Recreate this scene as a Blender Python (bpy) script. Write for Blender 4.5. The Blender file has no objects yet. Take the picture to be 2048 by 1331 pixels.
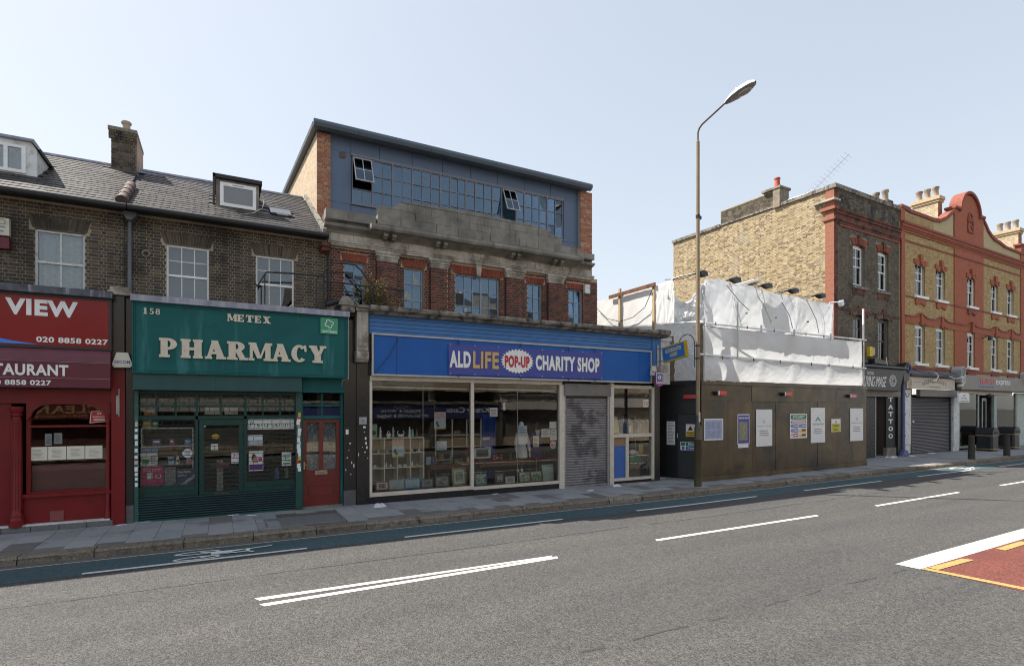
import bpy, bmesh, math, random
from mathutils import Vector, Matrix
random.seed(11)
R = math.radians
S = bpy.context.scene
C = S.collection
# ------------------------------------------------------------------ camera, sky, sun, exposure
cam = bpy.data.objects.new('camera', bpy.data.cameras.new('camera'))
C.objects.link(cam)
cam.data.sensor_fit = 'HORIZONTAL'
cam.data.sensor_width = 36.0
cam.data.lens = 19.16
cam.data.shift_y = 0.074
cam.data.clip_start = 0.1
cam.data.clip_end = 6000
cam.location = (0, 0, 2.2)
cam.rotation_euler = (R(90), 0, R(-28.1))
S.camera = cam
SUN = Vector((-1.15, 1.0, 2.0)).normalized()
world = bpy.data.worlds.new('World')
S.world = world
world.use_nodes = True
wn = world.node_tree.nodes
sky = wn.new('ShaderNodeTexSky')
sky.sky_type = 'NISHITA'
sky.sun_disc = False
sky.sun_elevation = math.asin(SUN.z)
sky.sun_rotation = math.atan2(SUN.x, SUN.y)
sky.altitude = 0
sky.air_density = 1.0
sky.dust_density = 1.0
sky.ozone_density = 1.0
wn['Background'].inputs['Strength'].default_value = 0.13
hs = wn.new('ShaderNodeHueSaturation')      # hazy summer sky: paler than the clear-air model
hs.inputs['Saturation'].default_value = .85
hs.inputs['Value'].default_value = 1.06
gm = wn.new('ShaderNodeGamma')             # haze evens out the sky between zenith and horizon
gm.inputs['Gamma'].default_value = .38
world.node_tree.links.new(sky.outputs[0], gm.inputs['Color'])
world.node_tree.links.new(gm.outputs[0], hs.inputs['Color'])
world.node_tree.links.new(hs.outputs[0], wn['Background'].inputs['Color'])
sl = bpy.data.lights.new('sun', 'SUN')
sl.energy = 2.5
sl.angle = R(0.5)
sl.color = (1.0, 0.93, 0.83)
so = bpy.data.objects.new('sun', sl)
so.rotation_euler = SUN.to_track_quat('Z', 'Y').to_euler()
so.location = (-60, 10, 40)
C.objects.link(so)
S.view_settings.view_transform = 'Standard'
S.view_settings.look = 'None'
S.view_settings.gamma = 1
S.view_settings.use_curve_mapping = False
S.view_settings.exposure = 1.95
try:
    S.cycles.max_bounces = 8
    S.cycles.transparent_max_bounces = 12
    S.cycles.caustics_reflective = False
    S.cycles.caustics_refractive = False
    S.cycles.use_denoising = True
    S.cycles.filter_width = 1.1
except Exception:
    pass

# ------------------------------------------------------------------ frames: each stretch of the street has its own bearing
FB = Matrix.Identity(4)                                                     # red shop, pharmacy, charity shop
FC = Matrix.Translation((26, 14.0, 0)) @ Matrix.Rotation(R(2.0), 4, 'Z')    # tattoo house and the orange terrace
FH = Matrix.Translation((12.77, 11.8, 0)) @ Matrix.Rotation(R(2.6), 4, 'Z') # hoarding
FR = [FB]
WM = {}
CAM = Vector((0, 0, 2.2))

def frame(m): FR[0] = m

def bend(x): return 0.028 * max(0.0, x - 10.0)      # the street turns gently

class MB:
    def __init__(s): s.v = []; s.f = []; s.m = []
    def quad(s, a, b, c, d, m=0):
        n = len(s.v); s.v += [a, b, c, d]; s.f.append((n, n+1, n+2, n+3)); s.m.append(m); return s
    def poly(s, pts, m=0):
        n = len(s.v); s.v += list(pts); s.f.append(tuple(range(n, n+len(pts)))); s.m.append(m); return s
    def box(s, x0, x1, y0, y1, z0, z1, m=0):
        n = len(s.v)
        s.v += [(x0,y0,z0),(x1,y0,z0),(x1,y1,z0),(x0,y1,z0),(x0,y0,z1),(x1,y0,z1),(x1,y1,z1),(x0,y1,z1)]
        for f in ((0,3,2,1),(4,5,6,7),(0,1,5,4),(1,2,6,5),(2,3,7,6),(3,0,4,7)):
            s.f.append(tuple(n+i for i in f)); s.m.append(m)
        return s
    def prism(s, pts, ax, t0, t1, m=0):
        # pts in the two other axes (x,z) for 'y', (y,z) for 'x', (x,y) for 'z'
        def P(p, t):
            return {'y': (p[0], t, p[1]), 'x': (t, p[0], p[1]), 'z': (p[0], p[1], t)}[ax]
        n = len(s.v); k = len(pts)
        s.v += [P(p, t0) for p in pts] + [P(p, t1) for p in pts]
        s.f.append(tuple(range(n, n+k))); s.m.append(m)
        s.f.append(tuple(range(n+2*k-1, n+k-1, -1))); s.m.append(m)
        for i in range(k):
            j = (i+1) % k
            s.f.append((n+i, n+k+i, n+k+j, n+j)); s.m.append(m)
        return s
    def tube(s, path, r, n=8, m=0):
        path = [Vector(p) for p in path]
        rs = r if isinstance(r, (list, tuple)) else [r]*len(path)
        base = len(s.v)
        t = (path[1]-path[0]).normalized()
        ref = Vector((0,0,1)) if abs(t.z) < .9 else Vector((1,0,0))
        u = t.cross(ref).normalized()
        for i, p in enumerate(path):
            a = path[max(i-1,0)]; b = path[min(i+1,len(path)-1)]
            t = (b-a).normalized()
            u = (u - t*u.dot(t)).normalized(); w = t.cross(u)
            for k in range(n):
                q = p + (u*math.cos(2*math.pi*k/n) + w*math.sin(2*math.pi*k/n))*rs[i]
                s.v.append(tuple(q))
        for i in range(len(path)-1):
            for k in range(n):
                k2 = (k+1) % n
                s.f.append((base+i*n+k, base+i*n+k2, base+(i+1)*n+k2, base+(i+1)*n+k)); s.m.append(m)
        s.f.append(tuple(base+k for k in range(n-1,-1,-1))); s.m.append(m)
        e = base+(len(path)-1)*n
        s.f.append(tuple(e+k for k in range(n))); s.m.append(m)
        return s
    def lathe(s, prof, cx, cy, n=16, m=0):
        base = len(s.v)
        for r, z in prof:
            for k in range(n):
                a = 2*math.pi*k/n
                s.v.append((cx+r*math.cos(a), cy+r*math.sin(a), z))
        for i in range(len(prof)-1):
            for k in range(n):
                k2 = (k+1) % n
                s.f.append((base+i*n+k, base+i*n+k2, base+(i+1)*n+k2, base+(i+1)*n+k)); s.m.append(m)
        s.f.append(tuple(base+k for k in range(n-1,-1,-1))); s.m.append(m)
        e = base+(len(prof)-1)*n
        s.f.append(tuple(e+k for k in range(n))); s.m.append(m)
        return s
    def ell(s, cx, cy, cz, rx, ry, rz, nu=10, nv=6, m=0):
        prof = []
        base = len(s.v)
        for i in range(nv+1):
            b = math.pi*(i/nv-.5)
            for k in range(nu):
                a = 2*math.pi*k/nu
                s.v.append((cx+rx*math.cos(b)*math.cos(a), cy+ry*math.cos(b)*math.sin(a), cz+rz*math.sin(b)))
        for i in range(nv):
            for k in range(nu):
                k2 = (k+1) % nu
                s.f.append((base+i*nu+k, base+i*nu+k2, base+(i+1)*nu+k2, base+(i+1)*nu+k)); s.m.append(m)
        return s
    def ring(s, cx, cz, rx, rz, tx, tz, a0, a1, y0, y1, n=20, m=0):
        # extruded arc band in the x-z plane
        full = abs(a1-a0) >= 359.9
        cnt = n if full else n+1
        base = len(s.v)
        for i in range(cnt):
            a = R(a0+(a1-a0)*i/n)
            c, sn = math.cos(a), math.sin(a)
            for (px, pz) in ((cx+rx*c, cz+rz*sn), (cx+(rx-tx)*c, cz+(rz-tz)*sn)):
                s.v.append((px, y0, pz)); s.v.append((px, y1, pz))
        for i in range(n):
            a = base+4*i; b = base+4*((i+1) % cnt)
            for q in ((a, b, b+2, a+2), (a+1, a+3, b+3, b+1), (a, a+1, b+1, b), (a+2, b+2, b+3, a+3)):
                s.f.append(q); s.m.append(m)
        if not full:
            s.f.append((base, base+2, base+3, base+1)); s.m.append(m)
            e = base+4*n
            s.f.append((e, e+1, e+3, e+2)); s.m.append(m)
        return s
    def add(s, verts, faces, m=0):
        n = len(s.v); s.v += [tuple(v) for v in verts]
        for f in faces:
            s.f.append(tuple(n+i for i in f)); s.m.append(m)
        return s
    def rot(s, start, M):
        for i in range(start, len(s.v)):
            s.v[i] = tuple(M @ Vector(s.v[i]))
        return s

def wmat(o): return WM.get(o.name, Matrix.Identity(4)) if o else Matrix.Identity(4)

def setp(o, label=None, cat=None, group=None, kind=None):
    if label: o['label'] = label
    if cat: o['category'] = cat
    if group: o['group'] = group
    if kind: o['kind'] = kind
    return o

def thing(name, label, cat, loc=(0,0,0), group=None, kind=None):
    o = bpy.data.objects.new(name, None)
    C.objects.link(o)
    o.empty_display_size = .2
    m = FR[0] @ Matrix.Translation(loc)
    o.matrix_world = m
    WM[o.name] = m
    return setp(o, label, cat, group, kind)

def build(name, mb, mats, parent=None, label=None, cat=None, group=None, kind=None, smooth=False, base=None):
    if not isinstance(mats, (list, tuple)): mats = [mats]
    me = bpy.data.meshes.new(name)
    if parent is not None: W = wmat(parent)
    elif base is not None: W = FR[0] @ Matrix.Translation(base)
    else: W = FR[0]
    T = W.inverted() @ FR[0]
    me.from_pydata([tuple(T @ Vector(v)) for v in mb.v], [], mb.f)
    for m in mats: me.materials.append(m)
    if len(mats) > 1: me.polygons.foreach_set('material_index', mb.m)
    bm = bmesh.new(); bm.from_mesh(me)
    bmesh.ops.recalc_face_normals(bm, faces=bm.faces)
    bm.to_mesh(me); bm.free()
    if smooth:
        me.polygons.foreach_set('use_smooth', [True]*len(me.polygons))
        try: me.set_sharp_from_angle(angle=R(40))
        except Exception: pass
    o = bpy.data.objects.new(name, me)
    C.objects.link(o)
    if parent is not None: o.parent = parent
    else: o.matrix_world = W
    WM[o.name] = W
    return setp(o, label, cat, group, kind)

def piece(name, me, parent, loc, rx=0.0):
    o = bpy.data.objects.new(name, me)
    C.objects.link(o)
    o.parent = parent
    o.matrix_local = wmat(parent).inverted() @ FR[0] @ Matrix.Translation(loc) @ Matrix.Rotation(rx, 4, 'X')
    return o

def boxthing(name, label, cat, x0, x1, y0, y1, z0, z1, mat, group=None):
    return build(name, MB().box(x0,x1,y0,y1,z0,z1), mat, None, label, cat, group, base=((x0+x1)/2,(y0+y1)/2,z0))

# ------------------------------------------------------------------ materials
def nodes(name):
    m = bpy.data.materials.new(name); m.use_nodes = True
    return m, m.node_tree.nodes, m.node_tree.links, m.node_tree.nodes['Principled BSDF']

def mixc(n, l, a, b, fac, mode='MIX'):
    k = n.new('ShaderNodeMix'); k.data_type = 'RGBA'; k.blend_type = mode
    for i, v in ((0, fac), (6, a), (7, b)):
        if hasattr(v, 'is_linked') or hasattr(v, 'links'): l.new(v, k.inputs[i])
        else: k.inputs[i].default_value = v
    return k.outputs[2]

def ramp(n, l, src, p0, p1, c0=(0,0,0,1), c1=(1,1,1,1)):
    k = n.new('ShaderNodeValToRGB')
    k.color_ramp.elements[0].position = p0; k.color_ramp.elements[1].position = p1
    k.color_ramp.elements[0].color = c0; k.color_ramp.elements[1].color = c1
    l.new(src, k.inputs[0])
    return k.outputs[0]

def noise(n, l, scale, detail=4, stretch=None, rough=.55):
    g = n.new('ShaderNodeNewGeometry')
    src = g.outputs['Position']
    if stretch:
        mp = n.new('ShaderNodeMapping'); mp.inputs['Scale'].default_value = stretch
        l.new(src, mp.inputs['Vector']); src = mp.outputs[0]
    t = n.new('ShaderNodeTexNoise'); t.inputs['Scale'].default_value = scale
    t.inputs['Detail'].default_value = detail; t.inputs['Roughness'].default_value = rough
    l.new(src, t.inputs['Vector'])
    return t.outputs['Fac']

def c4(c): return (c[0], c[1], c[2], 1)

def M(name, col, rough=.6, var=.15, scale=6, bump=0, bscale=60, metal=0, dirt=None, streak=None, coat=0, spec=.5, emit=0):
    m, n, l, p = nodes(name)
    f = ramp(n, l, noise(n, l, scale), .3, .7, (1-var,)*3+(1,), (1+var,)*3+(1,))
    col_ = mixc(n, l, c4(col), f, 1.0, 'MULTIPLY')
    if dirt:   # (colour, scale, from, to)
        d = ramp(n, l, noise(n, l, dirt[1], 6, rough=.65), dirt[2], dirt[3])
        col_ = mixc(n, l, col_, c4(dirt[0]), d)
    if streak: # (colour, scale, from, to): runs down the face
        d = ramp(n, l, noise(n, l, streak[1], 5, (1, 1, .1), .6), streak[2], streak[3])
        col_ = mixc(n, l, col_, c4(streak[0]), d)
    l.new(col_, p.inputs['Base Color'])
    p.inputs['Roughness'].default_value = rough
    p.inputs['Metallic'].default_value = metal
    p.inputs['Specular IOR Level'].default_value = spec
    if coat: p.inputs['Coat Weight'].default_value = coat; p.inputs['Coat Roughness'].default_value = .08
    if bump:
        b = n.new('ShaderNodeBump'); b.inputs['Strength'].default_value = bump; b.inputs['Distance'].default_value = .01
        l.new(noise(n, l, bscale, 4), b.inputs['Height']); l.new(b.outputs[0], p.inputs['Normal'])
    if emit:
        p.inputs['Emission Color'].default_value = c4(col); p.inputs['Emission Strength'].default_value = emit
    return m

def PM(name, cols, single, rough=.85, fine=.25, dirt=None, bump=.5, bscale=90):
    """colour of each piece picked at random from a list; single: pieces are objects, else islands of one mesh"""
    m, n, l, p = nodes(name)
    if single:
        src = n.new('ShaderNodeObjectInfo').outputs['Random']
    else:
        src = n.new('ShaderNodeNewGeometry').outputs['Random Per Island']
    k = n.new('ShaderNodeValToRGB'); k.color_ramp.interpolation = 'LINEAR'
    e = k.color_ramp.elements
    while len(e) < len(cols): e.new(.5)
    for i, c in enumerate(cols):
        e[i].position = i/(len(cols)-1); e[i].color = c4(c)
    l.new(src, k.inputs[0])
    f = ramp(n, l, noise(n, l, 35, 5), .3, .7, (1-fine,)*3+(1,), (1+fine,)*3+(1,))
    col_ = mixc(n, l, k.outputs[0], f, 1.0, 'MULTIPLY')
    for d_ in (dirt if isinstance(dirt, list) else [dirt] if dirt else []):
        d = ramp(n, l, noise(n, l, d_[1], 6, rough=.65), d_[2], d_[3])
        col_ = mixc(n, l, col_, c4(d_[0]), d)
    l.new(col_, p.inputs['Base Color'])
    p.inputs['Roughness'].default_value = rough
    p.inputs['Specular IOR Level'].default_value = .3
    b = n.new('ShaderNodeBump'); b.inputs['Strength'].default_value = bump; b.inputs['Distance'].default_value = .006
    l.new(noise(n, l, bscale, 4), b.inputs['Height']); l.new(b.outputs[0], p.inputs['Normal'])
    return m

def pair(name, cols, **k): return (PM(name+'_single', cols, True, **k), PM(name+'_mass', cols, False, **k))

def GLASS(name, tint=(.9,.95,.93), ior=1.5, add=0.0, rough=0.0, dust=.0, refl=(1,1,1)):
    m = bpy.data.materials.new(name); m.use_nodes = True
    n, l = m.node_tree.nodes, m.node_tree.links
    n.clear()
    out = n.new('ShaderNodeOutputMaterial')
    tr = n.new('ShaderNodeBsdfTransparent'); tr.inputs[0].default_value = c4(tint)
    gl = n.new('ShaderNodeBsdfGlossy'); gl.inputs['Roughness'].default_value = rough
    gl.inputs[0].default_value = c4(refl)
    fr = n.new('ShaderNodeFresnel'); fr.inputs['IOR'].default_value = ior
    a = n.new('ShaderNodeMath'); a.operation = 'ADD'; a.use_clamp = True; a.inputs[1].default_value = add
    l.new(fr.outputs[0], a.inputs[0])
    # old panes are slightly wavy
    b = n.new('ShaderNodeBump'); b.inputs['Strength'].default_value = .05; b.inputs['Distance'].default_value = .02
    l.new(noise(n, l, 1.6, 2), b.inputs['Height']); l.new(b.outputs[0], gl.inputs['Normal'])
    mx = n.new('ShaderNodeMixShader')
    l.new(a.outputs[0], mx.inputs[0]); l.new(tr.outputs[0], mx.inputs[1]); l.new(gl.outputs[0], mx.inputs[2])
    if dust:
        df = n.new('ShaderNodeBsdfDiffuse'); df.inputs[0].default_value = (.6,.6,.6,1)
        m2 = n.new('ShaderNodeMixShader'); m2.inputs[0].default_value = dust
        l.new(mx.outputs[0], m2.inputs[1]); l.new(df.outputs[0], m2.inputs[2])
        l.new(m2.outputs[0], out.inputs[0])
    else:
        l.new(mx.outputs[0], out.inputs[0])
    return m

def SHEET(name):
    m, n, l, p = nodes(name)
    p.inputs['Roughness'].default_value = .62; p.inputs['Specular IOR Level'].default_value = .25
    d = ramp(n, l, noise(n, l, .9, 6), .42, .75)
    l.new(mixc(n, l, (.84,.85,.86,1), (.70,.69,.67,1), d), p.inputs['Base Color'])
    b = n.new('ShaderNodeBump'); b.inputs['Strength'].default_value = .22; b.inputs['Distance'].default_value = .03
    l.new(noise(n, l, 7, 6, (1,1,.55), .65), b.inputs['Height']); l.new(b.outputs[0], p.inputs['Normal'])
    t = n.new('ShaderNodeBsdfTranslucent'); t.inputs[0].default_value = (.8,.84,.88,1)
    mx = n.new('ShaderNodeMixShader'); mx.inputs[0].default_value = .36
    l.new(p.outputs[0], mx.inputs[1]); l.new(t.outputs[0], mx.inputs[2])
    l.new(mx.outputs[0], n['Material Output'].inputs[0])
    return m

def ASPHALT(name, base, warm=(1,1,1), grain=.5, patch=True):
    m, n, l, p = nodes(name)
    g = n.new('ShaderNodeNewGeometry')
    v = n.new('ShaderNodeTexVoronoi'); v.inputs['Scale'].default_value = 75
    l.new(g.outputs['Position'], v.inputs['Vector'])
    bw = n.new('ShaderNodeRGBToBW'); l.new(v.outputs['Color'], bw.inputs[0])
    st = ramp(n, l, bw.outputs[0], .15, .95, (1-grain,)*3+(1,), (1+grain*1.5, 1+grain*1.45, 1+grain*1.35, 1))
    col_ = mixc(n, l, c4(base), st, 1.0, 'MULTIPLY')
    f2 = ramp(n, l, noise(n, l, 22, 5), .3, .7, (.78,.78,.8,1), (1.2,1.19,1.16,1))
    col_ = mixc(n, l, col_, f2, 1.0, 'MULTIPLY')
    if patch:
        f3 = ramp(n, l, noise(n, l, .9, 4, (.22,1.6,1)), .3, .72, (.84,.85,.88,1), (1.14,1.12,1.08,1))
        col_ = mixc(n, l, col_, f3, 1.0, 'MULTIPLY')
        f4 = ramp(n, l, noise(n, l, .35, 5, (.6,1,1)), .62, .78)
        col_ = mixc(n, l, col_, c4([c*.72 for c in base]), f4)
    l.new(col_, p.inputs['Base Color'])
    p.inputs['Roughness'].default_value = .82
    p.inputs['Specular IOR Level'].default_value = .35
    b = n.new('ShaderNodeBump'); b.inputs['Strength'].default_value = .75; b.inputs['Distance'].default_value = .008
    l.new(v.outputs['Distance'], b.inputs['Height']); b.invert = True
    l.new(b.outputs[0], p.inputs['Normal'])
    return m

def PAINT(name, col, under=(.07,.07,.07), wear=(.55,.75)):
    m, n, l, p = nodes(name)
    d = ramp(n, l, noise(n, l, 26, 6, rough=.7), wear[0], wear[1])
    l.new(mixc(n, l, c4(col), c4(under), d), p.inputs['Base Color'])
    p.inputs['Roughness'].default_value = .6
    b = n.new('ShaderNodeBump'); b.inputs['Strength'].default_value = .4; b.inputs['Distance'].default_value = .004
    l.new(noise(n, l, 120, 3), b.inputs['Height']); l.new(b.outputs[0], p.inputs['Normal'])
    return m
# ------------------------------------------------------------------ shared materials
m_asphalt = ASPHALT('asphalt', (.068,.0685,.070), grain=.5)
m_lane = ASPHALT('blue_asphalt', (.052,.092,.112), grain=.3)
m_gutter = ASPHALT('gutter_asphalt', (.10,.105,.115), grain=.4, patch=False)
m_red_road = ASPHALT('red_asphalt', (.155,.05,.04), grain=.4)
m_white = PAINT('road_white', (.64,.64,.62), wear=(.58,.72))
m_white_lane = PAINT('lane_white', (.62,.63,.62), under=(.2,.22,.24), wear=(.62,.8))
m_white_worn = PAINT('road_white_worn', (.56,.56,.54), under=(.25,.25,.24), wear=(.42,.7))
m_yellow = PAINT('road_yellow', (.44,.30,.10), under=(.2,.08,.06), wear=(.5,.7))
m_yellow_thin = PAINT('road_yellow_pale', (.5,.46,.3), wear=(.5,.72))
m_tar = M('tar', (.035,.035,.037), .6, .3, 20)
m_slab, _ = pair('paving', [(.26,.275,.29),(.30,.31,.32),(.28,.29,.305),(.33,.335,.34),(.23,.235,.25)], rough=.85, fine=.12, bump=.25, bscale=150, dirt=[((.09,.09,.095), 1.3, .52, .8), ((.05,.05,.05), 9, .68, .74)])
m_slab_dark, _ = pair('paving_dark', [(.15,.145,.145),(.175,.165,.16),(.13,.13,.135)], rough=.85, fine=.2, bump=.3, bscale=150)
m_joint = M('paving_joint', (.09,.09,.085), .95, .3, 14)
m_kerb, _ = pair('kerb_granite', [(.20,.175,.14),(.15,.132,.107),(.24,.215,.18)], rough=.8, fine=.45, bump=1.0, bscale=38, dirt=[((.06,.05,.04), 7, .5, .72), ((.22,.17,.06), 3.5, .68, .78)])
m_glass = GLASS('window_glass', (.88,.92,.93), 1.6, .02)
m_glass_sky = GLASS('coated_glass', (.55,.66,.74), 1.65, .06, refl=(.68,.84,1.0))
m_glass_shop = GLASS('shop_glass', (.97,.985,.98), 1.38, .004)
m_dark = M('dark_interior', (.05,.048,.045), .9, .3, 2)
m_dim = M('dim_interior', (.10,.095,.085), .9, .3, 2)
m_white_paint = M('white_paint', (.80,.81,.81), .45, .06, 5, dirt=((.4,.4,.38), 4, .6, .85))
m_white_old = M('old_white_paint', (.66,.68,.68), .6, .1, 5, dirt=((.25,.22,.18), 7, .52, .75), bump=.2)
m_curtain = M('net_curtain', (.55,.58,.62), .9, .15, 18)
m_lead = M('lead', (.24,.25,.32), .5, .2, 5, streak=((.42,.42,.47), 9, .5, .72), bump=.15)
m_black_metal = M('black_metal', (.018,.018,.02), .4, .2, 9)
m_grey_metal = M('grey_metal', (.33,.33,.34), .42, .12, 8, metal=.6, dirt=((.16,.14,.12), 5, .6, .8))
m_alu = M('aluminium_frame', (.60,.56,.49), .45, .1, 6, dirt=((.25,.22,.18), 6, .62, .82))
m_stone = M('weathered_stone', (.25,.235,.205), .9, .18, 3, bump=.3, bscale=40, dirt=((.10,.098,.09), 1.8, .40, .72), streak=((.065,.064,.06), 5, .55, .82))
m_stone_pale = M('peeling_stone', (.44,.41,.36), .9, .2, 4, bump=.6, bscale=24, dirt=((.20,.175,.145), 2.6, .46, .62), streak=((.17,.145,.115), 6, .55, .78))
m_stone_ledge = M('ledge_stone', (.23,.21,.185), .95, .3, 5, bump=.9, bscale=22, dirt=((.05,.048,.043), 4.5, .47, .62))
m_pier_black = M('polished_black_granite', (.022,.021,.022), .22, .5, 60, dirt=((.05,.045,.04), 2.5, .6, .8))
m_paper = M('white_paper', (.80,.81,.82), .8, .05, 10)
m_paper_warm = M('cream_paper', (.74,.72,.63), .8, .05, 10)
m_black = M('black_ink', (.015,.015,.015), .6, .1)
m_ink = M('grey_ink', (.22,.22,.24), .7, .1)
m_letter_white = M('white_lettering', (.80,.81,.80), .5, .05, 6)
m_litter = M('litter_paper', (.62,.63,.68), .85, .1, 20)
m_wood = M('brown_wood', (.15,.065,.03), .5, .3, 12, streak=((.06,.025,.015), 9, .5, .7))
m_wood_pale = M('pale_timber', (.42,.31,.19), .7, .2, 14)
m_soil = M('weeds', (.07,.10,.035), .8, .4, 30)

RED_YELLOW = [(.058,.053,.047),(.082,.072,.059),(.122,.100,.072),(.048,.046,.044),(.162,.130,.088),(.068,.061,.054),(.10,.084,.063)]
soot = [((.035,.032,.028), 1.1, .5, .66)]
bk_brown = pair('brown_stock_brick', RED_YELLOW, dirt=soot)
m_mortar_brown = M('pale_mortar', (.40,.34,.26), .95, .2, 20, bump=.3, dirt=((.12,.105,.085), 1.1, .56, .72))
bk_purple = pair('purple_red_brick', [(.055,.036,.035),(.078,.044,.040),(.155,.054,.042),(.066,.039,.037),(.19,.062,.044),(.105,.05,.043),(.06,.038,.036)], dirt=[((.03,.025,.023), 1.3, .56, .75)])
m_mortar_pink = M('buff_mortar', (.46,.34,.26), .95, .2, 20, bump=.3, dirt=((.09,.07,.06), 1.3, .58, .75))
bk_orange = pair('new_red_brick', [(.30,.11,.06),(.40,.17,.09),(.24,.10,.07),(.45,.27,.17),(.34,.13,.07),(.27,.13,.09)], dirt=[((.5,.42,.34), 8, .66, .74)])
m_mortar_new = M('new_mortar', (.42,.36,.30), .95, .15, 20)
bk_soot = pair('chimney_brick', [(.10,.085,.06),(.055,.048,.04),(.15,.12,.085),(.075,.065,.05),(.18,.145,.10)], dirt=[((.03,.03,.03), 3, .5, .66)])
m_mortar_dark = M('old_mortar', (.26,.22,.17), .95, .3, 12, bump=.5, dirt=((.08,.07,.06), 3, .5, .7))
bk_yellow = pair('yellow_stock_brick', [(.34,.27,.16),(.43,.345,.21),(.21,.16,.10),(.50,.41,.28),(.14,.11,.073),(.37,.29,.17),(.46,.37,.23)], dirt=[((.10,.08,.06), .5, .60, .82), ((.46,.41,.31), .5, .58, .76)])
m_mortar_yellow = M('yellow_mortar', (.40,.345,.26), .95, .2, 16, bump=.3, dirt=((.14,.12,.095), .5, .60, .82))
bk_grey = pair('dark_grey_stock_brick', [(.10,.088,.068),(.14,.117,.085),(.075,.069,.058),(.17,.14,.10),(.118,.10,.073)], dirt=[((.035,.033,.03), 1.2, .54, .7)])
m_mortar_grey = M('grey_mortar', (.20,.18,.145), .95, .2, 16)
bk_gold = pair('cleaned_yellow_brick', [(.36,.25,.11),(.43,.31,.145),(.31,.21,.10),(.48,.36,.19),(.40,.28,.13)])
m_mortar_gold = M('gold_mortar', (.44,.36,.22), .95, .2, 16)
m_orange_paint = M('orange_red_brickwork', (.33,.10,.052), .85, .12, 5, bump=.3, bscale=40, dirt=((.2,.05,.03), 3, .6, .8))
m_orange_dark = M('dark_red_moulding', (.24,.072,.05), .85, .2, 8, bump=.3)
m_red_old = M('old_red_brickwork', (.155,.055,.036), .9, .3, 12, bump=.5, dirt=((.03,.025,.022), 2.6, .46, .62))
m_red_sun = M('sunlit_red_quoin', (.27,.105,.065), .85, .2, 14, bump=.4)  # quoin red brightened for the sunlit side; the front keeps the sooty red
bk_rubbed = pair('rubbed_red_brick', [(.23,.062,.036),(.18,.05,.03),(.26,.075,.045)], fine=.15, dirt=[((.55,.50,.46), 9, .66, .72), ((.05,.03,.025), 3, .62, .75)])
bk_slate = pair('slate', [(.032,.031,.034),(.046,.042,.043),(.024,.024,.026),(.066,.058,.056),(.036,.035,.038),(.053,.048,.047),(.028,.028,.030)], rough=.55, fine=.35, bump=.35, bscale=60, dirt=[((.14,.12,.10), 2.4, .62, .78)])
m_underlay = M('roof_underlay', (.03,.03,.033), .9, .2)

# ------------------------------------------------------------------ shape helpers
def panel_holes(mb, x0, x1, z0, z1, y0, y1, holes, m=0, mr=None):
    """wall slab with openings: faces and reveals"""
    if mr is None: mr = m
    xs = sorted({x0, x1, *[min(max(h[i],x0),x1) for h in holes for i in (0,1)]})
    zs = sorted({z0, z1, *[min(max(h[i],z0),z1) for h in holes for i in (2,3)]})
    for a, b in zip(xs, xs[1:]):
        for c, d in zip(zs, zs[1:]):
            mx, mz = (a+b)/2, (c+d)/2
            if any(h[0] < mx < h[1] and h[2] < mz < h[3] for h in holes): continue
            mb.quad((a,y0,c),(b,y0,c),(b,y0,d),(a,y0,d), m)
            mb.quad((b,y1,c),(a,y1,c),(a,y1,d),(b,y1,d), m)
    for h in holes + [(x0,x1,z0,z1)]:
        a, b, c, d = max(h[0],x0), min(h[1],x1), max(h[2],z0), min(h[3],z1)
        mb.quad((a,y0,c),(a,y1,c),(a,y1,d),(a,y0,d), mr); mb.quad((b,y0,c),(b,y1,c),(b,y1,d),(b,y0,d), mr)
        mb.quad((a,y0,c),(b,y0,c),(b,y1,c),(a,y1,c), mr); mb.quad((a,y0,d),(b,y0,d),(b,y1,d),(a,y1,d), mr)
    return mb

BCACHE = {}
def cached(key, mats, fill):
    if key not in BCACHE:
        mb = MB(); fill(mb)
        me = bpy.data.meshes.new(key[0])
        me.from_pydata(mb.v, [], mb.f)
        for m in mats: me.materials.append(m)
        BCACHE[key] = me
    return BCACHE[key]

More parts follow.
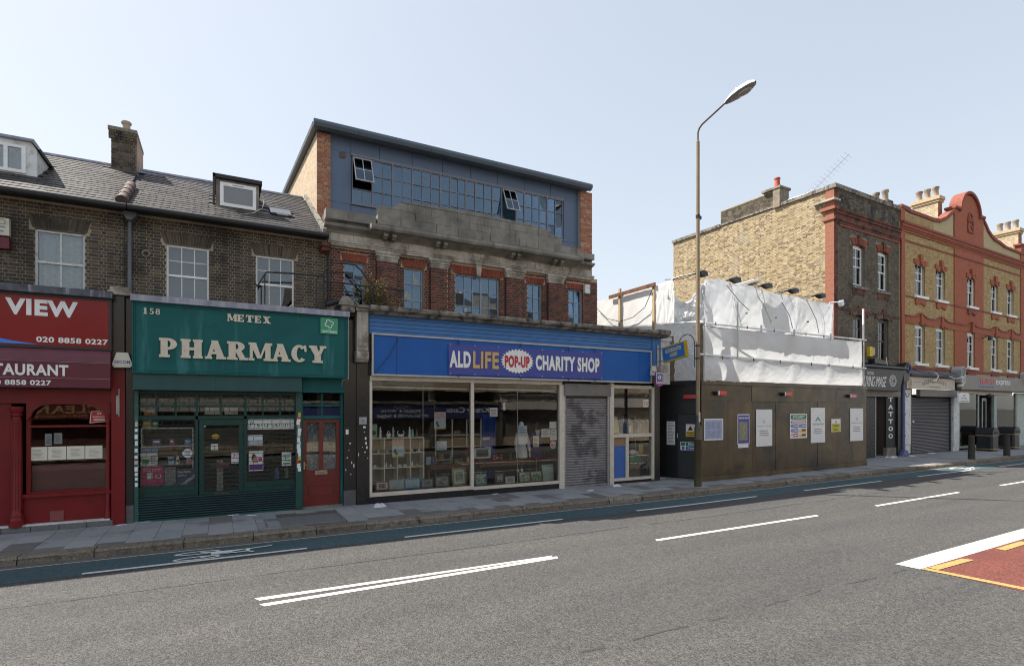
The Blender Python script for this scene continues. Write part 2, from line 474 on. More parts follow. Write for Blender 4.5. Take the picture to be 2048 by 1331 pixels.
def bricks(parent, x0, x1, z0, z1, yf, holes, mats, L=.165, Hd=.075, ch=.064, j=.011, bond='flemish', single=300, d=.05, proud=.007, axis='y', tag='brick'):
    """bricks laid course by course, the nearest `single` of them as objects, the rest as one mesh.
       axis 'y': wall faces -y at y=yf.  axis 'x': wall faces -x at x=yf (x0..x1 then run along y)."""
    out = []
    z = z0; row = 0
    while z < z1-.02:
        h = min(ch, z1-z)-j
        if h < .015: break
        x = x0 - (0 if row % 2 == 0 else (L+Hd)/2 if bond == 'flemish' else L/2)
        k = row % 2
        while x < x1-.005:
            w = (L if k % 2 == 0 else Hd) if bond == 'flemish' else (L if bond == 'stretcher' or row % 2 == 0 else Hd)
            k += 1
            segs = [(max(x, x0), min(x+w-j, x1))]
            for hx0, hx1, hz0, hz1 in holes:
                if hz0 < z+h*.6 and hz1 > z+h*.4:
                    ns = []
                    for a, b in segs:
                        if hx1 <= a or hx0 >= b: ns.append((a, b)); continue
                        if a < hx0: ns.append((a, hx0))
                        if b > hx1: ns.append((hx1, b))
                    segs = ns
            for a, b in segs:
                if b-a > .018: out.append((a, b, z+j/2, h))
            x += w
        z += ch; row += 1
    def world(a, b, c, h):
        p = ((a+b)/2, yf, c+h/2) if axis == 'y' else (yf, (a+b)/2, c+h/2)
        return (FR[0] @ Vector(p) - CAM).length
    out.sort(key=lambda q: world(*q))
    for a, b, c, h in out[:single]:
        w = round((b-a)*100)/100 if abs((b-a)-(L-j)) > .004 and abs((b-a)-(Hd-j)) > .004 else (L-j if b-a > (L+Hd)/2-j else Hd-j)
        hh = round(h*200)/200 if abs(h-(ch-j)) > .002 else ch-j
        dy = random.choice((0, .001, .002, .003, -.001))
        if axis == 'y':
            me = cached((tag, mats[0].name, w, hh, 'y', d), [mats[0]], lambda q: q.box(-w/2,w/2,0,d,0,hh))
            piece('brick', me, parent, ((a+b)/2, yf-proud-dy, c))
        else:
            me = cached((tag, mats[0].name, w, hh, 'x', d), [mats[0]], lambda q: q.box(0,d,-w/2,w/2,0,hh))
            piece('brick', me, parent, (yf-proud-dy, (a+b)/2, c))
    rest = out[single:]
    if rest:
        mb = MB()
        for a, b, c, h in rest:
            dy = random.uniform(-.001, .003)
            if axis == 'y': mb.box(a, b, yf-proud-dy, yf-proud+d, c, c+h)
            else: mb.box(yf-proud-dy, yf-proud+d, a, b, c, c+h)
        build('brickwork', mb, mats[1], parent, kind='stuff')

def voussoirs(parent, x0, x1, z0, z1, yf, mats, n, splay=.1, rise=0.0, d=.05, proud=.012, name='arch_brick', key=None):
    """flat or cambered arch of upright bricks fanning out; each its own piece"""
    for i in range(n):
        t0, t1 = i/n, (i+1)/n
        def X(t, up): return x0+(x1-x0)*t + (t-.5)*2*splay*up
        def Z(t, z): return z + rise*(1-(2*t-1)**2)
        g = .004
        pts = [(X(t0,0)+g, Z(t0,z0)), (X(t1,0)-g, Z(t1,z0)), (X(t1,1)-g, Z(t1,z1)), (X(t0,1)+g, Z(t0,z1))]
        build(name, MB().prism(pts, 'y', yf-proud-random.uniform(0,.003), yf+d), mats[0], parent)

TXT = {}
def text_mesh(s, bold):
    k = (s, bold)
    if k in TXT: return TXT[k]
    cu = bpy.data.curves.new('txt', 'FONT')
    cu.body = s; cu.size = 1; cu.offset = bold; cu.space_character = 1+bold*2.4; cu.extrude = .5; cu.resolution_u = 4
    o = bpy.data.objects.new('txt', cu)
    me = o.to_mesh()
    vs = [tuple(v.co) for v in me.vertices]; fs = [tuple(p.vertices) for p in me.polygons]
    o.to_mesh_clear()
    bpy.data.objects.remove(o); bpy.data.curves.remove(cu)
    TXT[k] = (vs, fs)
    return TXT[k]

def text_into(mb, s, x0, x1, z0, z1, y, bold=.0, depth=.004, m=0, shear=0, fit=True):
    """lettering filling the box x0..x1, z0..z1, its face at y, standing `depth` thick"""
    vs, fs = text_mesh(s, bold)
    if not vs: return mb
    ax, bx = min(v[0] for v in vs), max(v[0] for v in vs)
    az, bz = min(v[1] for v in vs), max(v[1] for v in vs)
    sx = (x1-x0)/(bx-ax); sz = (z1-z0)/(bz-az)
    out = [(x0+(v[0]-ax)*sx + shear*(v[1]-az)*sz, y+depth*(.5-v[2]), z0+(v[1]-az)*sz) for v in vs]
    return mb.add(out, fs, m)

def text(parent, s, x0, x1, z0, z1, y, mat, bold=.0, depth=.004, name='lettering', shear=0):
    return build(name, text_into(MB(), s, x0, x1, z0, z1, y, bold, depth, 0, shear), mat, parent)

def lines_of(mb, x0, x1, z0, z1, y, n, m=0, jit=.3):
    """rows of small print too fine to read"""
    p = (z1-z0)/n
    for i in range(n):
        a = x0 + (x1-x0)*random.uniform(0, jit*.3); b = x1 - (x1-x0)*random.uniform(0, jit)
        mb.box(a, b, y-.001, y+.002, z1-(i+.7)*p, z1-(i+.35)*p, m)
    return mb

GLY = {
 'P': ['b .08 .44 0 1', 'b 0 .54 0 .14', 'b 0 .2 .87 1', 'r .46 .70 .46 .30 .33 .13 -90 90', 'b .3 .47 .87 1', 'b .3 .47 .40 .53'],
 'H': ['b .05 .39 0 1', 'b .61 .95 0 1', 'b 0 .45 0 .13', 'b 0 .45 .87 1', 'b .55 1 0 .13', 'b .55 1 .87 1', 'b .3 .7 .42 .57'],
 'A': ['p .08 0 .26 0 .58 .97 .36 1', 'p .30 1 .64 1 1.0 0 .64 0', 'b 0 .36 0 .13', 'b .56 1.06 0 .13', 'b .24 .76 .26 .41'],
 'R': ['b .08 .44 0 1', 'b 0 .54 0 .14', 'b 0 .2 .87 1', 'r .46 .73 .44 .27 .32 .12 -90 90', 'b .3 .47 .88 1', 'b .3 .47 .46 .58', 'p .38 .56 .70 .56 1.0 0 .66 0', 'b .62 1.08 0 .13'],
 'M': ['b .06 .20 0 1', 'b .80 1.06 0 1', 'p .04 1 .36 1 .62 .12 .42 .12', 'p .80 1 .92 1 .60 .12 .50 .12', 'b 0 .28 0 .13', 'b 0 .3 .87 1', 'b .72 1.14 0 .13', 'b .86 1.14 .87 1'],
 'C': ['r .5 .5 .5 .5 .34 .15 42 318', 'p .78 .98 .92 .98 .96 .62 .82 .62'],
 'Y': ['p 0 1 .40 1 .68 .42 .32 .42', 'p .70 1 .92 1 .66 .42 .48 .42', 'b .32 .68 0 .5', 'b 0 .46 .87 1', 'b .62 1 .87 1', 'b .20 .80 0 .13'],
 'E': ['b .06 .40 0 1', 'b 0 .88 0 .15', 'b 0 .86 .85 1', 'b .3 .66 .42 .57', 'b .72 .88 0 .34', 'b .70 .86 .68 1', 'b .56 .66 .34 .66'],
 'T': ['b .32 .68 0 1', 'b 0 1 .85 1', 'b 0 .13 .62 1', 'b .87 1 .62 1', 'b .18 .82 0 .13'],
 'X': ['p .02 1 .42 1 1.0 0 .60 0', 'p .76 1 .93 1 .26 0 .08 0', 'b 0 .5 .87 1', 'b .60 1 .87 1', 'b 0 .42 0 .13', 'b .52 1.05 0 .13'],
 '1': ['b .30 .68 0 1', 'b .12 .86 0 .14', 'p .10 .78 .30 1 .4 1 .4 .82'],
 '5': ['b .2 .84 .83 1', 'b .2 .34 .5 1', 'r .46 .33 .46 .33 .3 .14 -150 130'],
 '8': ['r .5 .73 .40 .27 .24 .11 0 360', 'r .5 .29 .46 .29 .28 .12 0 360'],
}
def slab_word(parent, s, x0, x1, z0, z1, y, mat, depth=.03, gap=.12, widths=None):
    """thick cut-out letters with slab serifs; each letter a piece"""
    ws = [widths.get(c, 1) if widths else 1 for c in s]
    unit = (x1-x0)/(sum(ws)+gap*(len(s)-1))
    x = x0
    for c, w in zip(s, ws):
        mb = MB(); sx = unit*w; sz = z1-z0
        for i, g in enumerate(GLY[c]):
            t = g.split(); q = [float(v) for v in t[1:]]
            e = i*.0007
            if t[0] == 'b': mb.box(x+q[0]*sx, x+q[1]*sx, y-e, y+depth, z0+q[2]*sz, z0+q[3]*sz)
            elif t[0] == 'p': mb.prism([(x+q[k]*sx, z0+q[k+1]*sz) for k in range(0, 8, 2)], 'y', y-e, y+depth)
            else: mb.ring(x+q[0]*sx, z0+q[1]*sz, q[2]*sx, q[3]*sz, q[4]*sx, q[5]*sz, q[6], q[7], y-e, y+depth)
        build('letter', mb, mat, parent)
        x += unit*(w+gap)

def tilted(mb, k=.010):
    """old panes never sit quite true in their putty"""
    x0 = sum(v[0] for v in mb.v)/len(mb.v); z0 = sum(v[2] for v in mb.v)/len(mb.v); p, q = random.uniform(-k, k), random.uniform(-k*1.5, k*1.5)
    mb.v = [(x, y+p*(x-x0)+q*(z-z0), z) for x, y, z in mb.v]
    return mb

def sash(parent, x0, x1, z0, z1, y, cols, rt, rb, mat, glass, fr=.05, bar=.018, arch=0.0, mid=None, d=.07, name='window', rails=True):
    """vertical sliding sash: frame and bars one mesh, every pane a piece of its own"""
    mid = mid if mid is not None else (z0+z1)/2
    mb = MB()
    mb.box(x0, x0+fr, y, y+d, z0, z1).box(x1-fr, x1, y, y+d, z0, z1)
    mb.box(x0+fr, x1-fr, y+.003, y+d, z1-fr, z1).box(x0+fr, x1-fr, y+.003, y+d, z0, z0+fr*1.2)
    if rails: mb.box(x0+fr, x1-fr, y+.006, y+d*.8, mid-.022, mid+.022)
    panes = []
    for (a, b, rows, yy) in ((z0+fr*1.2, mid-.022 if rails else mid, rb, y+.035), (mid+.022 if rails else mid, z1-fr, rt, y+.02)):
        if rows == 0: continue
        H = (b-a)/rows; Wd = (x1-x0-2*fr)/cols
        for i in range(1, cols): mb.box(x0+fr+i*Wd-bar/2, x0+fr+i*Wd+bar/2, yy-.008, yy+.012, a, b)
        for i in range(1, rows): mb.box(x0+fr, x1-fr, yy-.006, yy+.010, a+i*H-bar/2, a+i*H+bar/2)
        for i in range(cols):
            for k in range(rows):
                panes.append((x0+fr+i*Wd+bar/2, x0+fr+(i+1)*Wd-bar/2, a+k*H+bar/2, a+(k+1)*H-bar/2, yy))
    if arch:
        # curved head filling the corners above the top panes
        n = 8
        for i in range(n):
            xa, xb = x0+(x1-x0)*i/n, x0+(x1-x0)*(i+1)/n
            za = z1 + arch*(1-(2*i/n-1)**2); zb = z1 + arch*(1-(2*(i+1)/n-1)**2)
            mb.prism([(xa, z1-.002), (xb, z1-.002), (xb, zb+.001), (xa, za+.001)], 'y', y+.001, y+d)
    w = build(name, mb, mat, parent)
    for a, b, c, e, yy in panes:
        g = random.uniform(-.002, .002)
        build('pane', tilted(MB().box(a-.004, b+.004, yy, yy+.004, c-.004, e+.004)), glass, w)
    return w

def room(parent, x0, x1, y0, y1, z0, z1, mat, name='room'):
    """dark room behind an opening, open towards the street"""
    mb = MB()
    mb.quad((x0,y1,z0),(x1,y1,z0),(x1,y1,z1),(x0,y1,z1))
    mb.quad((x0,y0,z0),(x0,y1,z0),(x0,y1,z1),(x0,y0,z1)); mb.quad((x1,y0,z0),(x1,y1,z0),(x1,y1,z1),(x1,y0,z1))
    mb.quad((x0,y0,z0),(x1,y0,z0),(x1,y1,z0),(x0,y1,z0)); mb.quad((x0,y0,z1),(x1,y0,z1),(x1,y1,z1),(x0,y1,z1))
    return build(name, mb, mat, parent)

def slates(parent, x0, x1, ye, ze, yr, zr, mats, w=.27, ex=.185, skip=(), single=300):
    """slates in half-bonded courses up the slope"""
    L = math.hypot(yr-ye, zr-ze); p = math.atan2(zr-ze, yr-ye)
    out = []; row = 0; s = 0
    while s < L-.03:
        x = x0 - (w/2 if row % 2 else 0)
        while x < x1-.01:
            a, b = max(x, x0), min(x+w-.008, x1)
            if b-a > .03 and not any(k[0] < (a+b)/2 < k[1] and k[2] < s+ex/2 < k[3] for k in skip): out.append((a, b, s))
            x += w
        s += ex; row += 1
    def pos(s, up=0.0): return (ye+s*math.cos(p)-up*math.sin(p), ze+s*math.sin(p)+up*math.cos(p))
    out.sort(key=lambda q: (FR[0] @ Vector(((q[0]+q[1])/2, *pos(q[2]))) - CAM).length)
    mb = MB()
    for i, (a, b, s) in enumerate(out):
        tilt = p - R(3.2) + random.uniform(-.012, .012)
        ln = ex*1.8
        if i < single:
            wd = round((b-a)*50)/50 if abs(b-a-w+.008) > .003 else w-.008
            me = cached(('slate', mats[0].name, wd, ex), [mats[0]], lambda q: q.box(-wd/2, wd/2, 0, ln, 0, .014))
            y, z = pos(s+random.uniform(-.006,.004), .012)
            piece('slate', me, parent, ((a+b)/2, y, z), tilt)
        else:
            st = len(mb.v)
            mb.box(a, b, 0, ln, 0, .014)
            y, z = pos(s, .012)
            mb.rot(st, Matrix.Translation((0, y, z)) @ Matrix.Rotation(tilt, 4, 'X'))
    if mb.v: build('slating', mb, mats[1], parent, kind='stuff')
# ------------------------------------------------------------------ setting: ground, road, markings, pavement, kerb
frame(FB)
build('ground', MB().quad((-2500,-2500,-.16),(2500,-2500,-.16),(2500,2500,-.16),(-2500,2500,-.16)), M('earth', (.12,.115,.10), .95, .2, .5), kind='structure')
XS = [-60, -20, -8, -4, -2, 0, 2, 4, 6, 8, 10] + list(range(12, 92, 4))
def strip(mb, ya, yb, z, x0=None, x1=None, m=0):
    xs = [x for x in XS if (x0 is None or x > x0) and (x1 is None or x < x1)]
    if x0 is not None: xs = [x0]+xs
    if x1 is not None: xs = xs+[x1]
    for a, b in zip(xs, xs[1:]):
        mb.quad((a, ya+bend(a), z), (b, ya+bend(b), z), (b, yb+bend(b), z), (a, yb+bend(a), z), m)
    return mb
ROAD = -.12
road = build('road', strip(MB(), -.6, 10.56, ROAD), m_asphalt, kind='structure')
lane = build('cycle_lane', strip(MB(), 9.52, 10.37, ROAD+.004), m_lane, kind='structure')
build('gutter_strip', strip(MB(), 10.37, 10.56, ROAD+.005), m_gutter, kind='structure')
build('kerbside_line', strip(MB(), 10.325, 10.365, ROAD+.009), m_yellow_thin, lane)
for a, b in ((-8.2,-4.0), (-1.72,1.26), (2.92,6.32), (8.33,12.49), (14.56,18.67), (21.0,25.04), (27.55,31.6), (34,38), (40,44)):
    build('lane_dash', strip(MB(), 9.55, 9.63, ROAD+.009, a, b), m_white_lane, lane)
# bicycle symbol, drawn long for riders
mb = MB()
def flat(mb, pts, w, z, m=0):
    """painted stroke of width w along a polyline on the ground"""
    for i, ((xa, ya), (xb, yb)) in enumerate(zip(pts, pts[1:])):
        z = z + (.0008 if i % 2 else -.0008 if i else 0)
        d = Vector((xb-xa, yb-ya)); L = d.length or 1; nx, ny = -d.y/L*w/2, d.x/L*w/2
        ex, ey = d.x/L*w*.25, d.y/L*w*.25
        mb.quad((xa+nx-ex, ya+ny-ey, z), (xa-nx-ex, ya-ny-ey, z), (xb-nx+ex, yb-ny+ey, z), (xb+nx+ex, yb+ny+ey, z), m)
def bike(x, y):
    mb = MB(); z = ROAD+.010
    k = [0]
    def st(pts, w):
        k[0] += 1; flat(mb, [(x+p[0], y+p[1]) for p in pts], w, z+k[0]*.0016)
    for cy in (.0, .34):
        st([(-.05+.30*math.cos(a)+.12, cy+.085*math.sin(a)) for a in [2*math.pi*i/16 for i in range(17)]], .045)
    st([(.12,.0),(.36,.10),(.36,.26),(.12,.34)], .05)
    st([(.36,.10),(.78,.10),(.86,.02)], .05); st([(.36,.26),(.80,.24),(1.15,.30)], .05)
    st([(.78,.08),(.80,.26)], .06); st([(.36,.12),(.70,.22)], .05); st([(.32,.22),(.62,.06)], .05)
    st([(.30,.17),(.52,.17)], .16)
    return mb
build('bicycle_symbol', bike(-.40, 9.74), m_white_lane, lane)
build('bicycle_symbol', bike(25.2, 10.15), m_white_lane, lane)
# centre line
def mark(name, pts, m, parent=road, z=.004):
    build(name, MB().poly([(p[0], p[1]+bend(p[0]), ROAD+z) for p in pts]), m, parent)
mark('centre_line', [(.41,7.26),(4.55,7.235),(4.62,7.30),(.36,7.37)], m_white)
mark('centre_line', [(.45,7.02),(4.62,7.13),(4.66,7.228),(.40,7.12)], m_white)
for a, b in ((-9.5,-5.2), (6.75,11.43), (13.79,18.07), (20.8,25.1), (27.6,32), (34.5,39), (41.5,46)):
    mark('centre_dash', [(a,7.24),(b,7.24),(b+.05,7.34),(a+.05,7.34)], m_white)
# coloured bay on the near side
mark('coloured_bay', [(9.0,3.05),(40,3.05),(40,4.2),(8.95,4.2)], m_red_road)
mark('bay_edge_line', [(8.90,4.165),(13,4.20),(40,4.20),(40,4.54),(13,4.54),(9.6,4.52),(8.87,4.48)], m_white_worn, z=.008)
mark('bay_end_line', [(8.93,4.16),(9.06,4.16),(9.20,3.05),(9.07,3.05)], m_yellow, z=.008)
for a in (9.09, 11.3, 13.6, 15.9, 18.2):
    mark('bay_dash', [(a,4.02),(a+1.08,4.02),(a+1.0,4.15),(a,4.15)], m_yellow, z=.012)
mark('bay_edge_line', [(8.9,2.72),(40,2.72),(40,3.03),(9.15,3.03)], m_yellow, z=.008) if False else None
# tar seams wandering along the road
def seam(y0, x0, x1, w, amp, gaps):
    mb = MB(); x = x0; y = y0
    while x < x1:
        s = random.uniform(.12, .4)
        if random.random() > gaps:
            y1 = y0 + random.uniform(-amp, amp); ww = w*random.uniform(.4, 1.3)
            mb.quad((x, y+bend(x)-ww, ROAD+.0035), (x+s, y1+bend(x)-ww*.8, ROAD+.0035), (x+s, y1+bend(x)+ww*.8, ROAD+.0035), (x, y+bend(x)+ww, ROAD+.0035))
            y = y1
        x += s
    return mb
build('tar_seam', seam(8.36, -9, 50, .011, .02, .12), m_tar, road)
build('tar_seam', seam(4.28, 2.3, 8.6, .018, .03, .35), M('worn_tar', (.045,.045,.047), .8, .3, 20), road)

# pavement
pav = build('pavement', strip(MB(), 10.6, 17.5, -.014), m_joint, kind='structure')
out = []
x = -9.0
while x < 60:
    y = 10.87; first = True
    dark_first = random.random() < .5
    ymax = 12.95 if x < 11.9 else 13.3 if x < 13 else 15.0
    y += 0
    ln = random.choice((.18,.22,.30)) if dark_first else random.choice((.55,.62,.75))
    while y < ymax:
        out.append((x, y, min(ln, ymax-y), dark_first and first))
        y += ln; ln = random.choice((.55,.60,.75,.75)); first = False
        if random.random() < .06: ln = .3
    x += .40
out = [o for o in out if not (.75 < o[0] < 2.15 and o[1]+o[2] > 11.05 and o[1] < 11.9)]
out.sort(key=lambda q: math.hypot(q[0], q[1]))
mbs = {0: MB(), 1: MB()}
for i, (x, y, ln, dk) in enumerate(out):
    m = m_slab_dark if dk or random.random() < .05 else m_slab
    dz = random.uniform(-.003, .002)
    if i < 300:
        me = cached(('paving_slab', m.name, round(ln, 2), 0), [m], lambda q: q.box(0, .394, 0, round(ln,2)-.006, -.05, 0))
        o = piece('paving_slab', me, pav, (x, y+bend(x), dz))
        o.rotation_euler.x = random.uniform(-.004, .004)
    else:
        mbs[0].box(x, x+.394, y+bend(x), y+bend(x)+ln-.006, -.05, dz)
slab_mass = PM('paving_mass', [(.26,.275,.29),(.30,.31,.32),(.28,.29,.305),(.33,.335,.34),(.18,.18,.185)], False, rough=.85, fine=.12, bump=.25, bscale=150)
build('paving', mbs[0], slab_mass, pav, kind='stuff')
kerb = build('kerb', strip(MB(), 10.565, 10.86, -.03), m_joint, kind='structure')
x = -9.3; rest = MB(); k = 0
while x < 60:
    L = random.choice((.92, 1.05, 1.2, 1.35))
    q = MB(); n = 7
    top = [random.uniform(-.006, .004) for _ in range(n+1)]; fr_ = [random.uniform(-.007, .007) for _ in range(n+1)]
    for i in range(n):
        a, b = x+(L-.012)*i/n, x+(L-.012)*(i+1)/n
        ya, yb = 10.56+fr_[i]+bend(a), 10.56+fr_[i+1]+bend(b)
        A = [(a, ya, -.14), (a, ya+.012, -.03), (a, ya+.04, top[i]+.002), (a, 10.868+bend(a), .001)]
        B = [(b, yb, -.14), (b, yb+.012, -.03), (b, yb+.04, top[i+1]+.002), (b, 10.868+bend(b), .001)]
        for s in range(3): q.quad(A[s], B[s], B[s+1], A[s+1])
    build('kerb_stone', q, m_kerb, kerb)
    x += L
# inspection cover in the pavement
cov = thing('inspection_cover', 'grey twin-plate inspection cover set in the paving before the green shopfront', 'manhole cover', (1.45, 11.48, 0))
m_cover = M('cover_plate', (.15,.155,.16), .7, .2, 30, bump=.6, bscale=120)
build('cover_frame', MB().box(.74,2.18,11.04,11.08,-.03,.004).box(.74,2.18,11.88,11.92,-.03,.004).box(.74,.78,11.08,11.88,-.03,.004).box(2.14,2.18,11.08,11.88,-.03,.004), m_grey_metal, cov)
for a in (.79, 1.465):
    build('cover_plate', MB().box(a, a+.67, 11.09, 11.87, -.03, .001), m_cover, cov)
    build('lifting_hole', MB().lathe([(.02,.0015),(.02,.003)], a+.335, 11.2, 8), m_black, cov)
cov2 = thing('inspection_cover', 'dark square inspection cover in the paving under the charity shop window', 'manhole cover', (5.9, 12.3, 0))
build('cover_frame', MB().box(5.5,6.3,12.05,12.09,-.03,.004).box(5.5,6.3,12.55,12.59,-.03,.004).box(5.5,5.54,12.09,12.55,-.03,.004).box(6.26,6.3,12.09,12.55,-.03,.004), m_grey_metal, cov2)
build('cover_plate', MB().box(5.55,6.25,12.1,12.54,-.03,.002), m_cover, cov2)

# ------------------------------------------------------------------ the terrace going on to the left, and the row across the road
m_terr = M('terrace_brick', (.12,.09,.06), .9, .3, 5, bump=.5)
m_cream = M('cream_render', (.70,.62,.50), .9, .12, 2, dirt=((.30,.25,.19), 1.5, .5, .75))
m_tan = M('tan_render', (.50,.40,.29), .9, .15, 2, dirt=((.2,.15,.1), 1.5, .5, .75))
m_roofd = M('roof_tiles', (.07,.06,.06), .8, .3, 9)
t = thing('brick_terrace', 'dark brick terrace carrying on past the left edge of the photo', 'terrace', (-30, 12.9, 0))
for i in range(9):
    x1 = -7.02-i*5.6; x0 = x1-5.6
    h = 6.08 + (0, .05, -.05, .1, 0, .05)[i % 6]
    build('wall', MB().box(x0, x1-.01, 12.9, 18.5, 0, h), m_terr, t)
    build('roof', MB().prism([(12.42, h), (15.7, h+1.85), (18.9, h)], 'x', x0+.01, x1-.02), m_roofd, t)
    build('fascia', MB().box(x0+.1, x1-.1, 12.4, 12.89, 2.9, 4.4), m_tan, t)
def opp(x0, x1, h, wall, label, sign_col, sign_z, words, wcol, extra=None, top=None):
    """one shop with flat above, facing +y across the road"""
    t = thing('shop_building', label, 'shop', ((x0+x1)/2, -3.6, 0))
    holes = []
    n = max(2, int((x1-x0)/2.2))
    for i in range(n):
        cx = x0+(x1-x0)*(i+.5)/n
        holes.append((cx-.5, cx+.5, 3.9, 5.5))
    mb = panel_holes(MB(), x0, x1-.01, 3.2, h, -3.6, -3.85, holes)
    mb.box(x0, x1-.01, -9, -8.8, 0, h).box(x0, x0+.2, -8.8, -3.86, 0, h).box(x1-.21, x1-.01, -8.8, -3.86, 0, h)
    mb.box(x0, x1-.01, -8.8, -3.86, h-.2, h)
    build('wall', mb, wall, t)
    for a, b, c, d in holes:
        f = MB().box(a, a+.07, -3.8, -3.72, c, d).box(b-.07, b, -3.8, -3.72, c, d).box(a+.07, b-.07, -3.8, -3.72, c, c+.07).box(a+.07, b-.07, -3.8, -3.72, d-.07, d).box(a+.07, b-.07, -3.8, -3.72, (c+d)/2-.03, (c+d)/2+.03)
        w = build('window', f, m_white_paint, t)
        build('pane', MB().box(a+.05, b-.05, -3.77, -3.765, c+.05, d-.05), m_glass, w)
        build('curtain', MB().box(a+.03, b-.03, -3.95, -3.93, c, d), m_curtain, w)
    build('fascia_board', MB().box(x0+.05, x1-.06, -3.6, -3.4, sign_z, sign_z+.78), sign_col, t)
    build('cornice', MB().box(x0, x1-.01, -3.6, -3.3, sign_z+.80, sign_z+.95), m_stone_ledge, t)
    mb = MB()
    for s, a, b, c, d in words:
        st = len(mb.v)
        text_into(mb, s, -b, -a, c, d, 0, .02, .004)
        mb.rot(st, Matrix.Translation((0, -3.397, 0)) @ Matrix.Rotation(math.pi, 4, 'Z'))
    build('lettering', mb, wcol, t)
    build('shopfront', MB().box(x0+.1, x1-.1, -3.9, -3.82, .5, sign_z).box(x0, x0+.2, -3.8, -3.5, 0, sign_z).box(x1-.21, x1-.01, -3.8, -3.5, 0, sign_z), extra or m_dim, t)
    build('stall_riser', MB().box(x0+.2, x1-.21, -3.8, -3.6, 0, .5), m_tan, t)
    if top == 'gable':
        build('gable', MB().prism([(x0+3.0,h),(x1-.01,h),(x1-1.3,h+2.0),(x1-2.2,h+2.1)], 'y', -3.85, -3.6), m_cream, t)
        build('roof', MB().prism([(-3.86,h),(-6.3,h+1.8),(-8.8,h)], 'x', x0, x1-.02), m_roofd, t)
    elif top == 'stack':
        build('roof', MB().prism([(-3.6,h),(-6.2,h+1.1),(-9.0,h)], 'x', x0, x1-.02), m_roofd, t)
        c = build('chimney', MB().box(x0+1.4,x0+2.5,-5.6,-4.6,h,h+1.3), m_terr, t)
        for q in range(4): build('chimney_pot', MB().lathe([(.1,h+1.3),(.08,h+1.7),(.11,h+1.75)], x0+1.55+q*.27, -5.1, 8), m_cream, c)
    return t
m_sblue = M('navy_sign', (.03,.04,.14), .5, .1); m_swhite = M('white_sign', (.62,.58,.52), .5, .1)
m_shutter_o = M('brown_shutter', (.16,.14,.12), .5, .2, 4)
opp(-9.5, -3.6, 6.5, m_tan, 'red fronted dry cleaner across the road, reflected in the red shop window', M('maroon_sign', (.22,.04,.035), .5), 1.75, [('CLEANERS', -7.9, -4.6, 2.0, 2.35), ('( FREE DELIVERY SERVICE )', -7.6, -4.9, 1.8, 1.92)], M('gold_lettering', (.55,.36,.16), .5), m_red_old)
opp(-3.6, 3.4, 6.8, m_cream, 'cream rendered house across the road behind the camera', m_swhite, 2.1, [], m_black, m_shutter_o)
opp(3.4, 10.5, 7.4, m_cream, 'food and wine shop across the road, mirrored in the left charity window', m_sblue, 1.66, [('MYRA', 8.2, 9.0, 2.22, 2.4), ('FOOD & WINE', 7.5, 9.7, 1.98, 2.14), ('MYRA FOOD & WINE', 7.3, 10.1, 1.72, 1.87)], m_letter_white, m_dim, 'gable')
opp(10.5, 14.6, 7.9, m_tan, 'barber across the road with a navy fascia, mirrored in the charity windows', m_sblue, 1.66, [('Krazy Cuts', 11.2, 13.9, 1.9, 2.3)], m_letter_white, m_dim, 'stack')
opp(14.6, 20.5, 7.6, m_cream, 'second hand appliance shop across the road, mirrored in the right charity window', m_swhite, 2.15, [('SECOND HAND APPLINCES', 15.1, 18.8, 2.62, 2.82), ('LASERJET TONER CARTRIDGES', 14.9, 19.4, 2.0, 2.12)], m_black, m_shutter_o, 'stack')
opp(20.5, 30, 6.9, m_tan, 'tan rendered row across the road, mirrored at a slant in the far windows', m_swhite, 2.3, [], m_black, m_cream)
opp(30, 46, 7.2, m_cream, 'pale sunlit row across the road, mirrored in the far supermarket windows', m_swhite, 2.5, [], m_black, m_cream)
# ------------------------------------------------------------------ red restaurant (x -7 .. -1.66)
m_red_gloss = M('red_gloss_paint', (.175,.010,.013), .42, .12, 4, spec=.35, dirt=((.08,.01,.01), 3, .6, .8))
m_red_sign = M('red_sign_face', (.23,.006,.010), .2, .06, 3, spec=.35)
m_maroon = M('maroon_awning', (.115,.014,.030), .55, .1, 5)
m_maroon_glow = M('maroon_awning_pale', (.135,.035,.052), .55, .1, 5)  # canopy maroon with a pale sheen mixed in for its upper fold
rb = thing('terraced_building', 'dark brick two-storey building above the red restaurant front, with a slate roof', 'building', (-3.5, 12.95, 0))
RW = (-3.02, -2.28, 4.05, 5.52)
holes = [(-3.02,-2.28,4.05,5.52)]
wl = build('wall', panel_holes(MB(), -7.0, -1.665, 2.4, 6.06, 12.95, 13.2, holes), m_mortar_brown, rb)
ARH = [(-3.14,-2.16,5.52,5.75)]
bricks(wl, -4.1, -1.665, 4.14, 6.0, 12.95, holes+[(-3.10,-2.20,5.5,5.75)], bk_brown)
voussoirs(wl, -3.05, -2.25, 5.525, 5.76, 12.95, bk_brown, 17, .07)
w = sash(rb, -3.02, -2.28, 4.05, 5.51, 13.0, 2, 1, 1, m_white_old, m_glass, .035, .022, mid=4.92)
def drape(mb, x0, x1, y, z0, z1, n=18, amp=.02):
    for i in range(n):
        a, b = x0+(x1-x0)*i/n, x0+(x1-x0)*(i+1)/n
        ya, yb = y+amp*math.sin(i*1.9), y+amp*math.sin((i+1)*1.9)
        mb.quad((a,ya,z0),(b,yb,z0),(b,yb,z1),(a,ya,z1))
    return mb
build('net_curtain', drape(MB(), -3.0, -2.3, 13.14, 4.05, 5.5), m_curtain, w)
room(rb, -3.4, -1.8, 13.21, 14.2, 3.9, 5.9, m_dark)
build('side_wall', MB().box(-1.9,-1.68,13.21,18.6,0,6.0).box(-7,-1.91,18.4,18.6,0,6.0), m_terr, rb)
